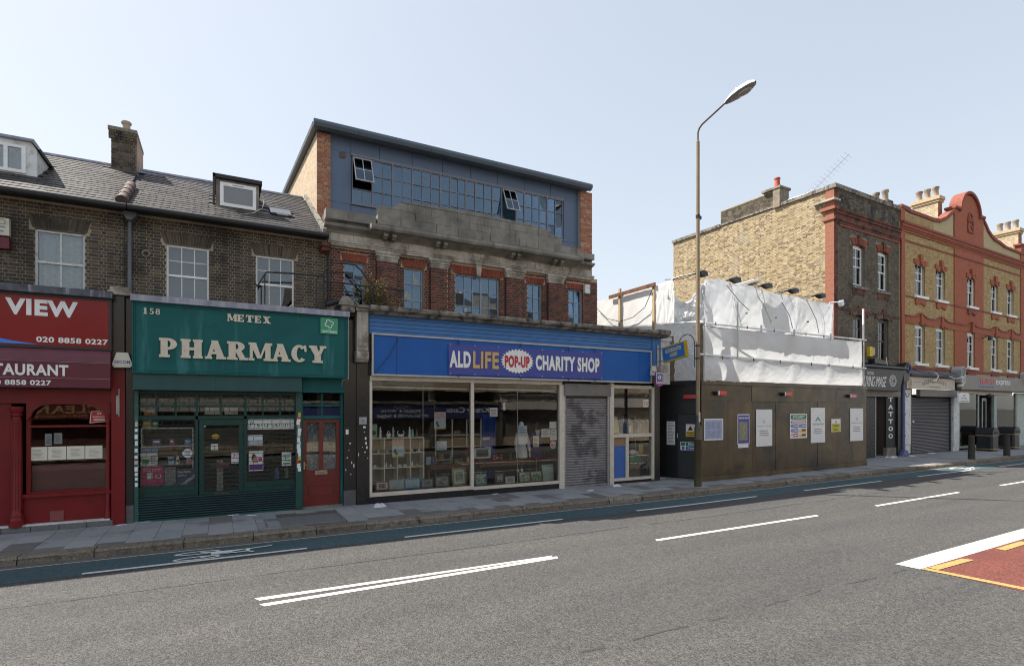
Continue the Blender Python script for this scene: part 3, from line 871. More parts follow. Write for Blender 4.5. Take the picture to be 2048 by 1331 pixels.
roof = build('roof', MB().prism([(12.62,6.05),(15.7,7.86),(18.9,6.0)], 'x', -7.0, -1.668), m_underlay, rb)
slates(roof, -4.4, -1.72, 12.6, 6.07, 15.7, 7.88, bk_slate, skip=[(-4.6,-3.1,1.1,2.4), (-2.32,-1.7,3.1,3.9)])
build('ridge_tile', MB().tube([(-7,15.7,7.88),(-2.28,15.7,7.88)], .07, 8), m_lead, roof)
gut = MB().tube([(-7,12.5,6.03),(-1.58,12.52,6.02)], .058, 10).box(-7,-1.6,12.56,12.9,6.02,6.05)
build('gutter', gut, m_black_metal, rb)
# party ridge roll of clay half pipes
for i in range(4):
    a = .06+i*.36
    y0, y1 = 12.6+a*.87, 12.6+(a+.38)*.87
    z0, z1 = 6.13+a*.51, 6.13+(a+.38)*.51
    build('clay_pipe_tile', MB().tube([(-1.67,y0,z0),(-1.67,y1,z1)], [.105,.092], 12), M('clay_tile', (.105,.066,.058), .8, .3, 10, dirt=((.04,.035,.035), 6, .5, .7)), roof, smooth=True)
# chimney on the party line
ch = build('chimney', MB().box(-2.23,-1.75,15.42,16.55,7.3,8.62), m_mortar_dark, roof)
bricks(ch, -2.23, -1.75, 7.62, 8.42, 15.42, [], bk_soot, L=.16, Hd=.075, ch=.066, single=120)
bricks(ch, -2.275, -1.745, 8.42, 8.62, 15.385, [], bk_soot, L=.16, Hd=.075, ch=.066, single=40, d=.06)
build('render_face', MB().box(-1.748,-1.735,15.43,16.54,7.4,8.6), M('pink_render', (.36,.27,.23), .9, .2, 5, dirt=((.2,.15,.12), 3, .5, .7)), ch)
build('chimney_cap', MB().box(-2.29,-1.73,15.37,16.6,8.62,8.70), m_mortar_dark, ch)
build('flashing', MB().box(-2.30,-1.70,15.30,15.41,7.60,7.66), m_lead, ch)
m_pot = M('buff_chimney_pot', (.36,.30,.24), .85, .2, 6, dirt=((.12,.09,.07), 3, .5, .7))
def pot(parent, x, y, z, h, r, mat): build('chimney_pot', MB().lathe([(r*1.15,z),(r*1.1,z+h*.12),(r*.95,z+h*.2),(r*.88,z+h*.78),(r*1.15,z+h*.84),(r*1.22,z+h*.92),(r*1.1,z+h),(r*.8,z+h)], x, y, 14), mat, parent, smooth=True)
pot(ch, -1.99, 15.8, 8.70, .33, .09, m_pot)
# dormer on the red roof
dm = build('dormer', MB().prism([(-4.2,6.60),(-3.14,6.60),(-3.14,7.20),(-3.22,7.32),(-4.2,7.32)], 'y', 13.62, 15.4), m_white_old, rb)
build('dormer_roof', MB().prism([(-4.25,7.32),(-3.20,7.32),(-3.10,7.19),(-3.06,7.20),(-3.17,7.37),(-4.25,7.37)], 'y', 13.55, 15.5), m_lead, dm)
build('casement', MB().box(-4.1,-3.30,13.585,13.618,6.70,6.76).box(-4.1,-3.30,13.585,13.618,7.17,7.22).box(-3.36,-3.30,13.585,13.618,6.76,7.17).box(-3.62,-3.56,13.585,13.618,6.76,7.17), m_white_paint, dm)
build('pane', MB().box(-3.57,-3.35,13.60,13.605,6.75,7.18), m_glass, dm)
build('pane', MB().box(-4.0,-3.61,13.60,13.605,6.75,7.18), m_glass, dm)
build('dormer_sill', MB().box(-4.2,-3.12,13.56,13.62,6.60,6.64), m_white_paint, dm)
# shopfront
build('fascia_backing', MB().box(-7,-1.84,12.62,12.94,2.56,4.24), m_black_metal, rb)
build('lead_cap', MB().box(-7,-1.78,12.38,12.94,4.245,4.37), M('black_flashing', (.07,.075,.10), .5, .5, 8, streak=((.35,.36,.42), 12, .56, .7)), rb)
build('beam', MB().box(-7,-1.83,12.72,12.94,2.30,2.558), m_red_gloss, rb)
build('pilaster', MB().box(-1.83,-1.62,12.66,12.94,0,2.95), m_red_gloss, rb)
build('pier', MB().box(-1.83,-1.62,12.60,12.94,2.955,4.34), m_pier_black, rb)
build('pier_cap', MB().box(-1.87,-1.50,12.52,12.94,4.345,4.42).box(-1.84,-1.54,12.56,12.94,4.42,4.50), m_stone_pale, rb)
build('spandrel', MB().prism([(-3.08,1.98),(-3.08,2.298),(-1.85,2.298),(-1.85,2.0),(-1.93,2.06),(-1.98,2.16),(-2.08,2.24),(-2.25,2.285),(-2.7,2.285),(-2.88,2.25),(-2.98,2.17),(-3.02,2.06)], 'y', 12.72, 12.78), m_red_gloss, rb)
build('window_frame', MB().box(-3.10,-3.04,12.80,12.9,.66,2.28).box(-1.92,-1.86,12.80,12.9,.66,2.28).box(-3.04,-1.92,12.81,12.9,1.86,1.90).box(-3.04,-1.92,12.81,12.9,.66,.70), m_red_gloss, rb)
build('shop_window', MB().box(-3.05,-1.91,12.845,12.853,.69,2.28), m_glass_shop, rb)
build('window_sill', MB().box(-3.14,-1.84,12.72,12.9,.60,.662), m_red_gloss, rb)
build('stall_riser', MB().box(-3.14,-1.84,12.78,12.9,.13,.598).box(-7,-3.30,12.78,12.9,.13,2.29), m_red_gloss, rb)
build('air_vent', MB().box(-2.76,-2.56,12.765,12.782,.15,.33), M('dull_red_vent', (.22,.06,.06), .6, .3, 60), rb)
st_ = build('step', MB().box(-7,-1.84,12.66,12.9,0,.10), m_pier_black, rb)
build('step_tile_edge', MB().box(-7,-1.85,12.655,12.78,.102,.128), m_white_old, rb)
for i in range(7): build('step_tile', MB().box(-4.6+i*.40,-4.6+i*.40+.39,12.648,12.66,.005,.10), m_cover, st_)
def column(cx, cy, r, z0, z1):
    prof = [(r*1.55,z0),(r*1.55,z0+.09),(r*1.35,z0+.10),(r*1.35,z0+.15),(r*1.15,z0+.17),(r*1.2,z0+.22),(r,z0+.25),(r*.9,z1-.2),(r*.9,z1-.18),(r*1.2,z1-.16),(r*.95,z1-.12),(r*1.35,z1-.05),(r*1.35,z1)]
    return MB().lathe(prof, cx, cy, 16)
cl = build('column', column(-3.21, 12.72, .075, .10, 2.24), m_red_gloss, rb, smooth=True)
fl = MB()
for k in range(12):
    a = 2*math.pi*k/12
    fl.tube([(-3.21+.073*math.cos(a),12.72+.073*math.sin(a),.4),(-3.21+.067*math.cos(a),12.72+.067*math.sin(a),2.0)], .009, 5)
build('flute', fl, m_red_gloss, cl)
build('column', column(-1.89, 12.76, .04, .12, 2.1), m_red_gloss, rb, smooth=True)
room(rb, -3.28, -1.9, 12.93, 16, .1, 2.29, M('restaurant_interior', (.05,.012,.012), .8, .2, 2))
build('partition', MB().box(-3.05,-1.9,12.97,13.0,.66,1.18), M('red_seat_back', (.10,.008,.008), .4, .2, 3), rb)
build('seat_rail', MB().box(-3.05,-1.9,12.95,12.97,1.02,1.06).box(-3.05,-1.9,12.95,12.97,.86,.89), m_red_gloss, rb)
m_ink_pale = M('pale_print', (.38,.37,.34), .8)
# signs on the restaurant
s = thing('fascia_sign', 'glossy red fascia with large white VIEW and a phone number', 'shop sign', (-2.7, 12.6, 3.32))
build('sign_board', MB().box(-7,-1.84,12.50,12.615,3.33,4.22), m_red_sign, s)
build('sign_frame', MB().box(-7,-1.80,12.48,12.615,4.20,4.243).box(-7,-1.80,12.48,12.615,3.28,3.33).box(-1.84,-1.80,12.48,12.615,3.33,4.20), m_black_metal, s)
text(s, 'VIEW', -3.31, -2.30, 3.85, 4.14, 12.494, m_letter_white, .045)
text(s, '020 8858 0227', -2.89, -1.855, 3.385, 3.485, 12.494, m_letter_white, .03)
build('blue_swoosh', MB().prism([(-4.2,3.345),(-2.85,3.345),(-3.2,3.39),(-3.6,3.47),(-4.2,3.6)], 'y', 12.494, 12.499), M('bright_blue', (.05,.22,.75), .4), s)
a = thing('awning', 'maroon folded canopy lettered in white below the red VIEW fascia', 'awning', (-2.7, 12.6, 2.56))
pr = [(12.61,3.27),(12.5,3.27),(12.44,3.22),(12.40,3.04),(12.40,2.75),(12.40,2.58),(12.61,2.58)]
build('canopy', MB().prism(pr, 'x', -7, -1.81), m_maroon, a)
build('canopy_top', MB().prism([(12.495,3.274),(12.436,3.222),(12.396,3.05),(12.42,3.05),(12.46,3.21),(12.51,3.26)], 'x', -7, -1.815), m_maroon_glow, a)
build('seam', MB().box(-7,-1.81,12.392,12.40,3.035,3.043).box(-7,-1.81,12.392,12.40,2.742,2.75), M('seam', (.3,.2,.25), .6), a)
text(a, 'RESTAURANT', -3.78, -2.42, 2.785, 2.985, 12.394, m_letter_white, .035)
text(a, '020 8858 0227', -3.55, -2.66, 2.615, 2.705, 12.394, m_letter_white, .03)
def alarm(label, x0, x1, z0, z1, y, words='SECOM'):
    t = thing('alarm_box', label, 'alarm box', ((x0+x1)/2, y, z0))
    w = x1-x0; xm = (x0+x1)/2; h = z1-z0
    build('casing', MB().prism([(x0+w*.1,z0),(x1-w*.1,z0),(x1,z0+h*.18),(x1-w*.22,z1),(x0+w*.22,z1),(x0,z0+h*.18)], 'y', y-.07, y), M('alarm_cream', (.62,.60,.52), .5, .06), t)
    text(t, words, x0+w*.12, x1-w*.12, z0+h*.28, z0+h*.46, y-.073, M('alarm_blue', (.06,.10,.35), .5), .02)
alarm('white trapezoid alarm box on the black pier between the red and green shops', -1.80, -1.48, 2.98, 3.26, 12.58)
t = thing('sign_bracket', 'thin perforated white metal strip screwed to the red pilaster', 'bracket', (-1.72, 12.65, 2.1))
build('strip', MB().box(-1.755,-1.71,12.645,12.658,2.10,2.45).box(-1.715,-1.70,12.63,12.658,2.05,2.58), m_grey_metal, t)
t = thing('wall_box', 'cream signal box mounted high on the brick wall at the left edge', 'alarm box', (-3.42, 12.93, 5.29))
build('casing', MB().box(-3.62,-3.345,12.84,12.94,5.29,5.60), M('cream_plastic', (.58,.56,.45), .5), t)
lines_of(mb := MB(), -3.58, -3.37, 5.33, 5.48, 12.838, 2); mb.ring(-3.44,5.53,.05,.05,.012,.012,0,360,12.836,12.84)
build('print', mb, m_ink, t)
boxthing('wall_box', 'maroon junction box under the cream signal box at the left edge', 'junction box', -3.62,-3.335,12.80,12.94,5.05,5.25, m_maroon)
s = thing('sticker', 'red rounded takeaway sticker at the top of the red shop window', 'sticker', (-2.04, 12.84, 1.94))
build('backing', MB().prism([(-2.19,1.93),(-1.92,1.96),(-1.905,1.99),(-1.915,2.14),(-1.93,2.155),(-2.15,2.155),(-2.17,2.14)], 'y', 12.838, 12.842), m_letter_white, s)
build('face', MB().prism([(-2.178,1.942),(-1.93,1.968),(-1.915,1.99),(-1.922,2.135),(-1.935,2.147),(-2.145,2.147),(-2.162,2.135)], 'y', 12.835, 12.838), M('sticker_red', (.42,.03,.03), .4), s)
text(s, 'hungryhouse', -2.14, -1.95, 2.035, 2.065, 12.8345, m_letter_white, .02)
mb = MB().ring(-2.04,2.11,.03,.022,.012,.01,-60,240,12.834,12.836); lines_of(mb, -2.14, -1.95, 1.975, 2.02, 12.834, 2)
build('print', mb, m_letter_white, s)
for i in range(4):
    x0 = -3.07+i*.272
    wd = ('leftmost cream sheet of the row of four in the red shop window', 'second cream sheet from the left in the red shop window', 'third cream sheet from the left in the red shop window', 'rightmost cream sheet of the row of four in the red shop window')[i]
    n_ = thing('notice', wd, 'notice', (x0+.13, 12.83, 1.25), 'row of four sheets in the red shop window')
    build('sheet', MB().box(x0, x0+.262, 12.832, 12.836, 1.26, 1.505), m_paper_warm, n_)
    build('print', lines_of(MB(), x0+.05, x0+.215, 1.30, 1.46, 12.83, 7), m_ink_pale, n_)
for x0, z0, w_, h_, lab in ((-2.86,1.52,.10,.22,'narrow pale blue card standing inside the red shop window'), (-2.73,1.55,.12,.20,'white card behind the glass above the second cream sheet')):
    n_ = thing('card', lab, 'card', (x0, 12.9, z0))
    build('sheet', MB().box(x0, x0+w_, 12.90, 12.905, z0, z0+h_), M('pale_card', (.42,.46,.52), .8), n_)
    build('print', lines_of(MB(), x0+.015, x0+w_-.015, z0+.03, z0+h_-.03, 12.898, 4), m_ink, n_)
# ------------------------------------------------------------------ green pharmacy (x -1.66 .. 2.13)
m_green_sign = M('green_sign_face', (.010,.105,.107), .6, .1, 2.5, spec=.25, streak=((.05,.2,.21), 5, .58, .76), dirt=((.006,.06,.065), 2, .62, .8))
m_green = M('green_paint', (.009,.070,.063), .5, .12, 4, dirt=((.03,.10,.095), 5, .62, .78))
m_green_box = M('green_shutter_box', (.012,.070,.074), .5, .1, 3, streak=((.02,.09,.095), 4, .55, .75))
m_slat_green = M('green_grey_slat', (.016,.042,.046), .4, .15, 5, metal=.3, dirt=((.05,.07,.07), 9, .6, .75))
m_letter_cream = M('cream_letter', (.64,.58,.47), .45, .06, 6, dirt=((.3,.26,.2), 7, .62, .8))
m_letter_side = M('letter_edge', (.2,.17,.12), .6)
pb = thing('terraced_building', 'dark brick two-storey building above the green pharmacy front, two white sashes upstairs', 'building', (.4, 12.95, 0))
holes = [(-.97,-.22,4.0,5.52), (.66,1.43,4.0,5.52)]
vent = [(-1.36,-1.26,5.22,5.32)]
wl = build('wall', panel_holes(MB(), -1.66, 2.13, 2.9, 6.06, 12.95, 13.2, holes), m_mortar_brown, pb)
hb = [(-1.05,-.14,5.5,5.75), (.58,1.51,5.5,5.75)] + holes
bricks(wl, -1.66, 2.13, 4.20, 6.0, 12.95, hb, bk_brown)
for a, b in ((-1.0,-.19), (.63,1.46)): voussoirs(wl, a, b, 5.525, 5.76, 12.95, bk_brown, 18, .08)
build('vent_pipe', MB().ring(-1.31,5.27,.07,.07,.022,.022,0,360,12.91,12.96), m_mortar_dark, pb)
build('vent_hole', MB().lathe([(.047,0),(.047,.01)], 0, 0, 12).rot(0, Matrix.Translation((-1.31,12.935,5.27)) @ Matrix.Rotation(R(90),4,'X')), m_black, pb)
build('air_brick', MB().box(-1.60,-1.47,12.93,12.94,5.72,5.80), m_black_metal, pb)
for (a, b) in ((-.97,-.22), (.66,1.43)):
    w = sash(pb, a, b, 4.0, 5.515, 13.0, 3, 2, 2, m_white_paint, m_glass, .035, .014, mid=4.905)
    build('blind', MB().box(a+.02, b-.02, 13.16, 13.165, 4.45 if a < 0 else 4.9, 5.48), M('window_blind', (.085,.085,.11), .9, .1, 3), w)
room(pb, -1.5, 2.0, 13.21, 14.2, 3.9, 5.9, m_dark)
build('side_wall', MB().box(1.95,2.12,13.21,18.6,0,6.0).box(-1.66,1.94,18.4,18.6,0,6.0), m_terr, pb)
build('downpipe', MB().tube([(-1.56,12.86,5.95),(-1.57,12.88,5.7),(-1.57,12.88,4.46)], .038, 10), M('grey_pipe', (.11,.12,.14), .45, .15, 5), pb, smooth=True)
build('hopper', MB().prism([(-1.66,6.0),(-1.43,6.0),(-1.45,5.93),(-1.52,5.84),(-1.60,5.84),(-1.65,5.93)], 'y', 12.72, 12.92), M('grey_hopper', (.10,.11,.13), .5), pb)
roof = build('roof', MB().prism([(12.62,6.05),(15.7,7.86),(18.9,6.0)], 'x', -1.664, 2.06), m_underlay, pb)
slates(roof, -1.58, 1.98, 12.6, 6.07, 15.7, 7.88, bk_slate, skip=[(-.18,.84,1.0,2.3), (.92,1.52,.95,1.62)])
build('ridge_flashing', MB().tube([(-1.7,15.7,7.89),(1.95,15.7,7.89)], .06, 8).box(-1.7,1.2,15.45,15.55,7.76,7.79), m_lead, roof)
build('valley_flashing', MB().prism([(12.62,6.10),(15.7,7.92),(15.7,8.02),(12.62,6.20)], 'x', 1.985, 2.075), m_stone_ledge, roof)
build('gutter', MB().tube([(-1.56,12.5,6.02),(2.10,12.5,6.02)], .055, 10).box(-1.56,2.1,12.56,12.9,6.02,6.05), m_black_metal, pb)
dm = build('dormer', MB().prism([(-.10,6.55),(.76,6.55),(.76,7.24),(-.10,7.24)], 'y', 13.58, 15.1), M('grey_timber', (.23,.20,.17), .85, .3, 7, dirt=((.09,.08,.07), 6, .5, .7)), roof)
build('dormer_roof', MB().prism([(-.16,7.25),(.82,7.25),(.82,7.33),(-.16,7.33)], 'y', 13.50, 15.4), M('roofing_felt', (.025,.026,.03), .7), dm)
build('dormer_cheek', MB().prism([(13.50,7.25),(13.50,7.33),(13.6,6.62),(13.56,6.62)], 'x', -.16, -.11), m_black_metal, dm)
build('casement', MB().box(-.02,.70,13.545,13.577,6.66,6.73).box(-.02,.70,13.545,13.577,7.10,7.18).box(-.02,.05,13.545,13.577,6.73,7.10).box(.63,.70,13.545,13.577,6.73,7.10), m_white_paint, dm)
build('vent_slot', MB().box(.22,.45,13.541,13.546,7.13,7.145), m_ink, dm)
build('pane', MB().box(.045,.635,13.56,13.566,6.725,7.105), GLASS('frosted_glass', (.5,.5,.5), 1.5, .05, .2, dust=.25), dm)
vl = build('roof_window', MB().box(-.28,.28,0,.60,0,.05), m_black_metal, roof)
vl.matrix_local = wmat(roof).inverted() @ FR[0] @ Matrix.Translation((1.21, 13.42, 6.57)) @ Matrix.Rotation(R(30.4),4,'X')
gl_ = build('pane', MB().box(-.22,.22,.06,.52,.05,.056), GLASS('skylight_glass', (.3,.25,.22), 1.5, .1), None); gl_.parent = vl; gl_.matrix_local = Matrix.Identity(4)
cb = MB().tube([(.80,13.4,7.0),(.84,13.2,6.75),(.80,13.15,6.60),(.62,13.0,6.42),(.35,12.85,6.30),(.28,12.8,6.28),(.42,12.75,6.23)], .009, 5)
build('cable', cb, m_stone_pale, roof)
build('corbel', MB().box(1.95,2.16,12.55,12.94,5.80,5.88).box(1.98,2.16,12.62,12.94,5.72,5.799), m_red_old, pb)
# shopfront
fr = build('shopfront', MB().box(-1.48,-1.42,12.76,12.9,0,2.56).box(-.46,-.41,12.80,12.9,.02,2.52).box(.43,.48,12.80,12.9,.02,2.52).box(1.44,1.57,12.72,12.9,0,2.86)
   .box(-1.42,-.46,12.81,12.9,.02,.66).box(.48,1.44,12.81,12.9,.02,.66).box(-1.42,1.44,12.80,12.9,1.99,2.05).box(-1.42,1.44,12.81,12.9,2.245,2.28).box(-1.42,1.44,12.80,12.9,2.50,2.56), m_green, pb)
for x in (-1.13,-.80,0,.79,1.13): build('transom_bar', MB().box(x-.016, x+.016, 12.815, 12.88, 2.05, 2.50), m_green, fr)
for a, b in ((-1.42,-.46), (.48,1.44)): build('stall_panel', MB().box(a+.1, b-.1, 12.79, 12.808, .18, .54), m_green, fr)
build('shop_window', MB().box(-1.43,-.455,12.855,12.861,.65,2.0), m_glass_shop, pb)
build('shop_window', MB().box(.475,1.445,12.855,12.861,.65,2.0), m_glass_shop, pb)
xs = (-1.42,-1.146,-.816,-.45,-.016,.46,.774,1.114,1.44)
for a, b in zip(xs, xs[1:]):
    for c, d in ((2.05,2.245),(2.28,2.50)): build('fanlight_pane', MB().box(a+.006, b-.006, 12.852, 12.857, c, d), m_glass_shop, pb)
dr = build('door', MB().box(-.39,-.31,12.82,12.88,.04,1.98).box(.33,.42,12.82,12.88,.04,1.98).box(-.31,.33,12.82,12.88,1.86,1.98).box(-.31,.33,12.82,12.88,.04,.50), m_green, pb)
build('door_glass', MB().box(-.32,.34,12.845,12.851,.49,1.87), m_glass_shop, dr)
build('letter_plate', MB().box(-.12,.16,12.80,12.822,.40,.47), M('brass', (.30,.19,.09), .4, .2, 9, metal=.7), dr)
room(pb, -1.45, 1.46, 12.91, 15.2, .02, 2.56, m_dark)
# roller grille: rods with staggered links, solid slats below
mb = MB(); z = .47; k = 0
while z < 2.52:
    mb.box(-1.40, 1.44, 12.722, 12.738, z, z+.010)
    x = -1.38 + (.09 if k % 2 else 0)
    while x < 1.42:
        mb.box(x, x+.008, 12.727, 12.737, z+.010, z+.088); x += .18
    z += .088; k += 1
build('roller_grille', mb, M('grille_steel', (.020,.045,.045), .35, .2, 30, metal=.4), pb)
for i in range(9):
    z = .035+i*.046
    build('shutter_slat', MB().prism([(12.745,z),(12.725,z+.008),(12.715,z+.023),(12.725,z+.038),(12.745,z+.0445)], 'x', -1.41, 1.44), m_slat_green, pb)
build('shutter_bar', MB().box(-1.41,1.44,12.71,12.75,.005,.034), m_green, pb)
build('guide_rail', MB().box(-1.475,-1.41,12.70,12.755,0,2.55), M('chipped_green', (.02,.10,.085), .5, .2, 9, dirt=((.4,.42,.4), 14, .6, .66)), pb)
build('shutter_box', MB().box(-1.47,-.10,12.50,12.795,2.565,2.885).box(-.098,1.54,12.50,12.795,2.565,2.885), m_green_box, pb)
build('rivets', MB().lathe([(.012,0),(.012,.006)],0,0,8).rot(0, Matrix.Translation((-.13,12.5,2.84)) @ Matrix.Rotation(R(90),4,'X')).lathe([(.012,0),(.012,.006)],9,9,8), m_grey_metal, pb) if False else None
build('side_band', MB().box(1.575,2.46,12.70,12.9,2.62,2.90).box(1.575,2.46,12.68,12.9,2.56,2.618), m_green_sign, pb)
# red house door beside the shop
dd = build('house_door', MB().box(1.60,1.68,12.85,12.92,.02,1.97).box(2.32,2.40,12.85,12.92,.02,1.97).box(1.68,2.32,12.85,12.92,1.89,1.97).box(1.68,2.32,12.85,12.92,.02,.83).box(1.945,2.035,12.85,12.92,.83,1.89), M('red_door_paint', (.155,.022,.020), .4, .1, 4), pb)
m_red_door = dd.data.materials[0]
for a, b in ((1.675,1.95), (2.03,2.325)): build('door_light', MB().box(a, b, 12.885, 12.89, .82, 1.90), m_glass, dd)
build('lace_curtain', drape(MB(), 1.64, 2.36, 12.945, .8, 1.92, 34, .008), M('lace', (.30,.31,.34), .9, .3, 30, dirt=((.60,.61,.64), 16, .53, .57)), dd)
build('letter_plate', MB().box(1.86,2.12,12.83,12.85,.73,.82), M('brass_plate', (.42,.34,.22), .35, .2, 9, metal=.7), dd)
build('flap', MB().box(1.90,2.08,12.824,12.83,.755,.795), m_ink, dd)
build('door_moulding', MB().box(1.67,2.33,12.84,12.85,.60,.66).box(1.72,2.28,12.838,12.85,.48,.50).box(1.72,2.28,12.838,12.85,.24,.26).box(1.72,1.74,12.838,12.85,.26,.48).box(2.26,2.28,12.838,12.85,.26,.48), m_red_door, dd)
build('door_handle', MB().box(1.615,1.645,12.83,12.85,.86,1.02).tube([(1.63,12.81,.96),(1.70,12.80,.96)], .008, 6), M('brass_handle', (.5,.38,.18), .3, .1, metal=.8), dd)
build('door_frame', MB().box(1.572,1.598,12.8,12.93,0,2.54).box(2.402,2.455,12.78,12.93,0,2.54).box(1.598,2.402,12.8,12.93,1.975,2.05).box(1.598,2.402,12.81,12.93,2.26,2.30).box(1.985,2.015,12.82,12.9,2.05,2.55), m_green_sign, pb)
for a, b in ((1.60,1.983),(2.017,2.40)):
    for c, d in ((2.05,2.26),(2.30,2.53)): build('fanlight_pane', MB().box(a, b, 12.85, 12.856, c, d), m_glass, pb)
build('threshold', MB().box(1.58,2.45,12.70,12.95,.001,.03), m_stone, pb)
room(pb, 1.59, 2.42, 12.96, 14.5, 0, 2.56, m_dark)
build('pier', MB().box(2.46,2.735,12.70,12.94,.35,4.22), m_pier_black, pb)
build('pier_foot', MB().box(2.46,2.73,12.69,12.94,0,.348), M('grey_pier_foot', (.10,.10,.11), .7, .2, 8), pb)
build('pier', MB().box(-1.61,-1.485,12.70,12.94,.35,4.34), m_pier_black, pb)
build('pier_foot', MB().box(-1.61,-1.485,12.69,12.94,0,.348), M('grey_pier_foot', (.10,.10,.11), .7, .2, 8), pb)
build('rain_pipe', MB().tube([(2.50,12.44,4.3),(2.50,12.44,2.86),(2.40,12.5,2.84),(2.38,12.6,2.70)], .014, 6), m_grey_metal, pb)
# pharmacy sign
s = thing('shop_sign', 'large green fascia board with raised cream PHARMACY letters under a lead capping', 'shop sign', (.5, 12.6, 2.88))
build('sign_board', MB().box(-1.41,2.43,12.455,12.69,2.94,4.20), m_green_sign, s)
fr_ = MB()
for o_, t_, yy in ((0,.022,12.425),(.026,.022,12.44),(.052,.02,12.449)):
    a, b, c, d = -1.48+o_, 2.50-o_, 2.88+o_, 4.225-o_*.6
    fr_.box(a, a+t_, yy, 12.6, c, d).box(b-t_, b, yy, 12.6, c, d).box(a+t_, b-t_, yy, 12.6, c, c+t_).box(a+t_, b-t_, yy, 12.6, d-t_, d)
build('sign_moulding', fr_, m_green_sign, s)
build('lead_capping', MB().box(-1.50,2.52,12.37,12.94,4.235,4.25).box(-1.50,2.52,12.365,12.385,4.235,4.35).box(-1.50,2.52,12.37,12.94,4.345,4.355), m_lead, s)
slab_word(s, '158', -1.31, -1.03, 4.005, 4.12, 12.435, m_letter_cream, .02, .22)
slab_word(s, 'METEX', .11, .91, 3.975, 4.125, 12.435, m_letter_cream, .02, .14, {'M': 1.15})
slab_word(s, 'PHARMACY', -1.05, 2.03, 3.195, 3.565, 12.415, m_letter_cream, .04, .10, {'M': 1.1, 'P': .9, 'C': .9, 'H': 1.05})
q = thing('sign_plate', 'small bright green square plate with white knot emblem on the pharmacy fascia', 'sign', (2.09, 12.45, 3.84))
build('plate', MB().box(1.91,2.275,12.42,12.45,3.84,4.185), M('bright_green', (.005,.27,.14), .35, .05, coat=.3), q)
mb = MB()
for k in range(4):
    a = 90*k+20
    mb.ring(2.09+.052*math.cos(R(a)), 4.06+.052*math.sin(R(a)), .045, .045, .015, .015, a-110, a+110, 12.4165, 12.42, 12)
build('emblem', mb, m_letter_white, q)
text(q, 'UniChem', 1.935, 2.25, 3.865, 3.925, 12.418, m_letter_white, .015)
# things in the pharmacy windows
def flatthing(name, label, cat, x0, x1, z0, z1, y, mat, lines=0, group=None, ink=None, d=.004):
    t = thing(name, label, cat, ((x0+x1)/2, y, z0), group)
    build('sheet', MB().box(x0, x1, y, y+d, z0, z1), mat, t)
    if lines: build('print', lines_of(MB(), x0+(x1-x0)*.1, x1-(x1-x0)*.08, z0+(z1-z0)*.08, z1-(z1-z0)*.1, y-.002, lines), ink or m_ink, t)
    return t
def MC(name, c, r=.5): return M(name, c, r, .08, 8)
c_pink = MC('hot_pink', (.55,.04,.17)); c_blue = MC('bright_blue_card', (.05,.22,.50)); c_navy = MC('navy_card', (.05,.05,.16)); c_yel = MC('yellow_card', (.55,.42,.05))
c_grn = MC('green_card', (.03,.28,.12)); c_teal = MC('teal_ink', (.02,.25,.22)); c_orange = MC('orange_card', (.55,.20,.04)); c_purple = MC('purple_card', (.12,.05,.22)); c_pale = MC('pale_blue_card', (.40,.52,.60)); c_redk = MC('red_ink', (.45,.03,.04)); c_grey = MC('grey_card', (.33,.34,.36))
t = flatthing('poster', 'hot pink foot care poster at the bottom of the left pharmacy window', 'poster', -1.40,-1.01,.68,1.05,12.90, c_pink)
text(t, 'footner', -1.35, -1.05, .965, 1.03, 12.898, m_letter_white, .01)
build('print', MB().box(-1.29,-1.20,12.897,12.9,.80,.93).ring(-1.10,.86,.05,.05,.012,.012,0,360,12.897,12.899), m_letter_white, t)
t = flatthing('poster', 'white poster with blue top standing above the pink one', 'poster', -1.40,-1.11,1.06,1.41,12.92, m_paper)
build('print', MB().box(-1.40,-1.11,12.917,12.92,1.32,1.41), c_blue, t); build('print', MB().box(-1.37,-1.26,12.917,12.92,1.11,1.20), c_grn, t); build('print', lines_of(MB(), -1.24, -1.13, 1.10, 1.29, 12.917, 4), m_ink, t)
t = flatthing('poster', 'navy and white remedy poster in the lower corner of the left pharmacy window', 'poster', -.79,-.47,.67,.99,12.91, c_navy)
text(t, 'Beechams', -.77, -.55, .90, .95, 12.908, m_letter_white, .02); text(t, 'ULTRA', -.77, -.62, .83, .87, 12.908, m_letter_white, .02)
build('print', MB().prism([(-.72,.67),(-.47,.88),(-.47,.80),(-.64,.67)], 'y', 12.907, 12.91), c_pale, t)
t = flatthing('box', 'grey promotional carton between the pink and navy posters', 'box', -1.00,-.81,.68,1.02,12.96, c_grey, 3, d=.06)
text(t, 'PLUS', -.98, -.85, .96, 1.0, 12.958, c_redk, .02)
sh = thing('display_shelves', 'white shelf unit standing in the left pharmacy window', 'shelves', (-.95, 13.1, .66))
for z in (.64,1.06,1.43,1.80): build('shelf', MB().box(-1.38,-.52,12.99,13.3,z,z+.018), m_white_paint, sh)
build('side_panel', MB().box(-1.40,-1.38,12.99,13.3,.64,1.82), m_white_paint, sh); build('side_panel', MB().box(-.52,-.50,12.99,13.3,.64,1.82), m_white_paint, sh)
build('back_panel', MB().box(-1.38,-.52,13.3,13.31,.64,1.82), m_dark, sh)
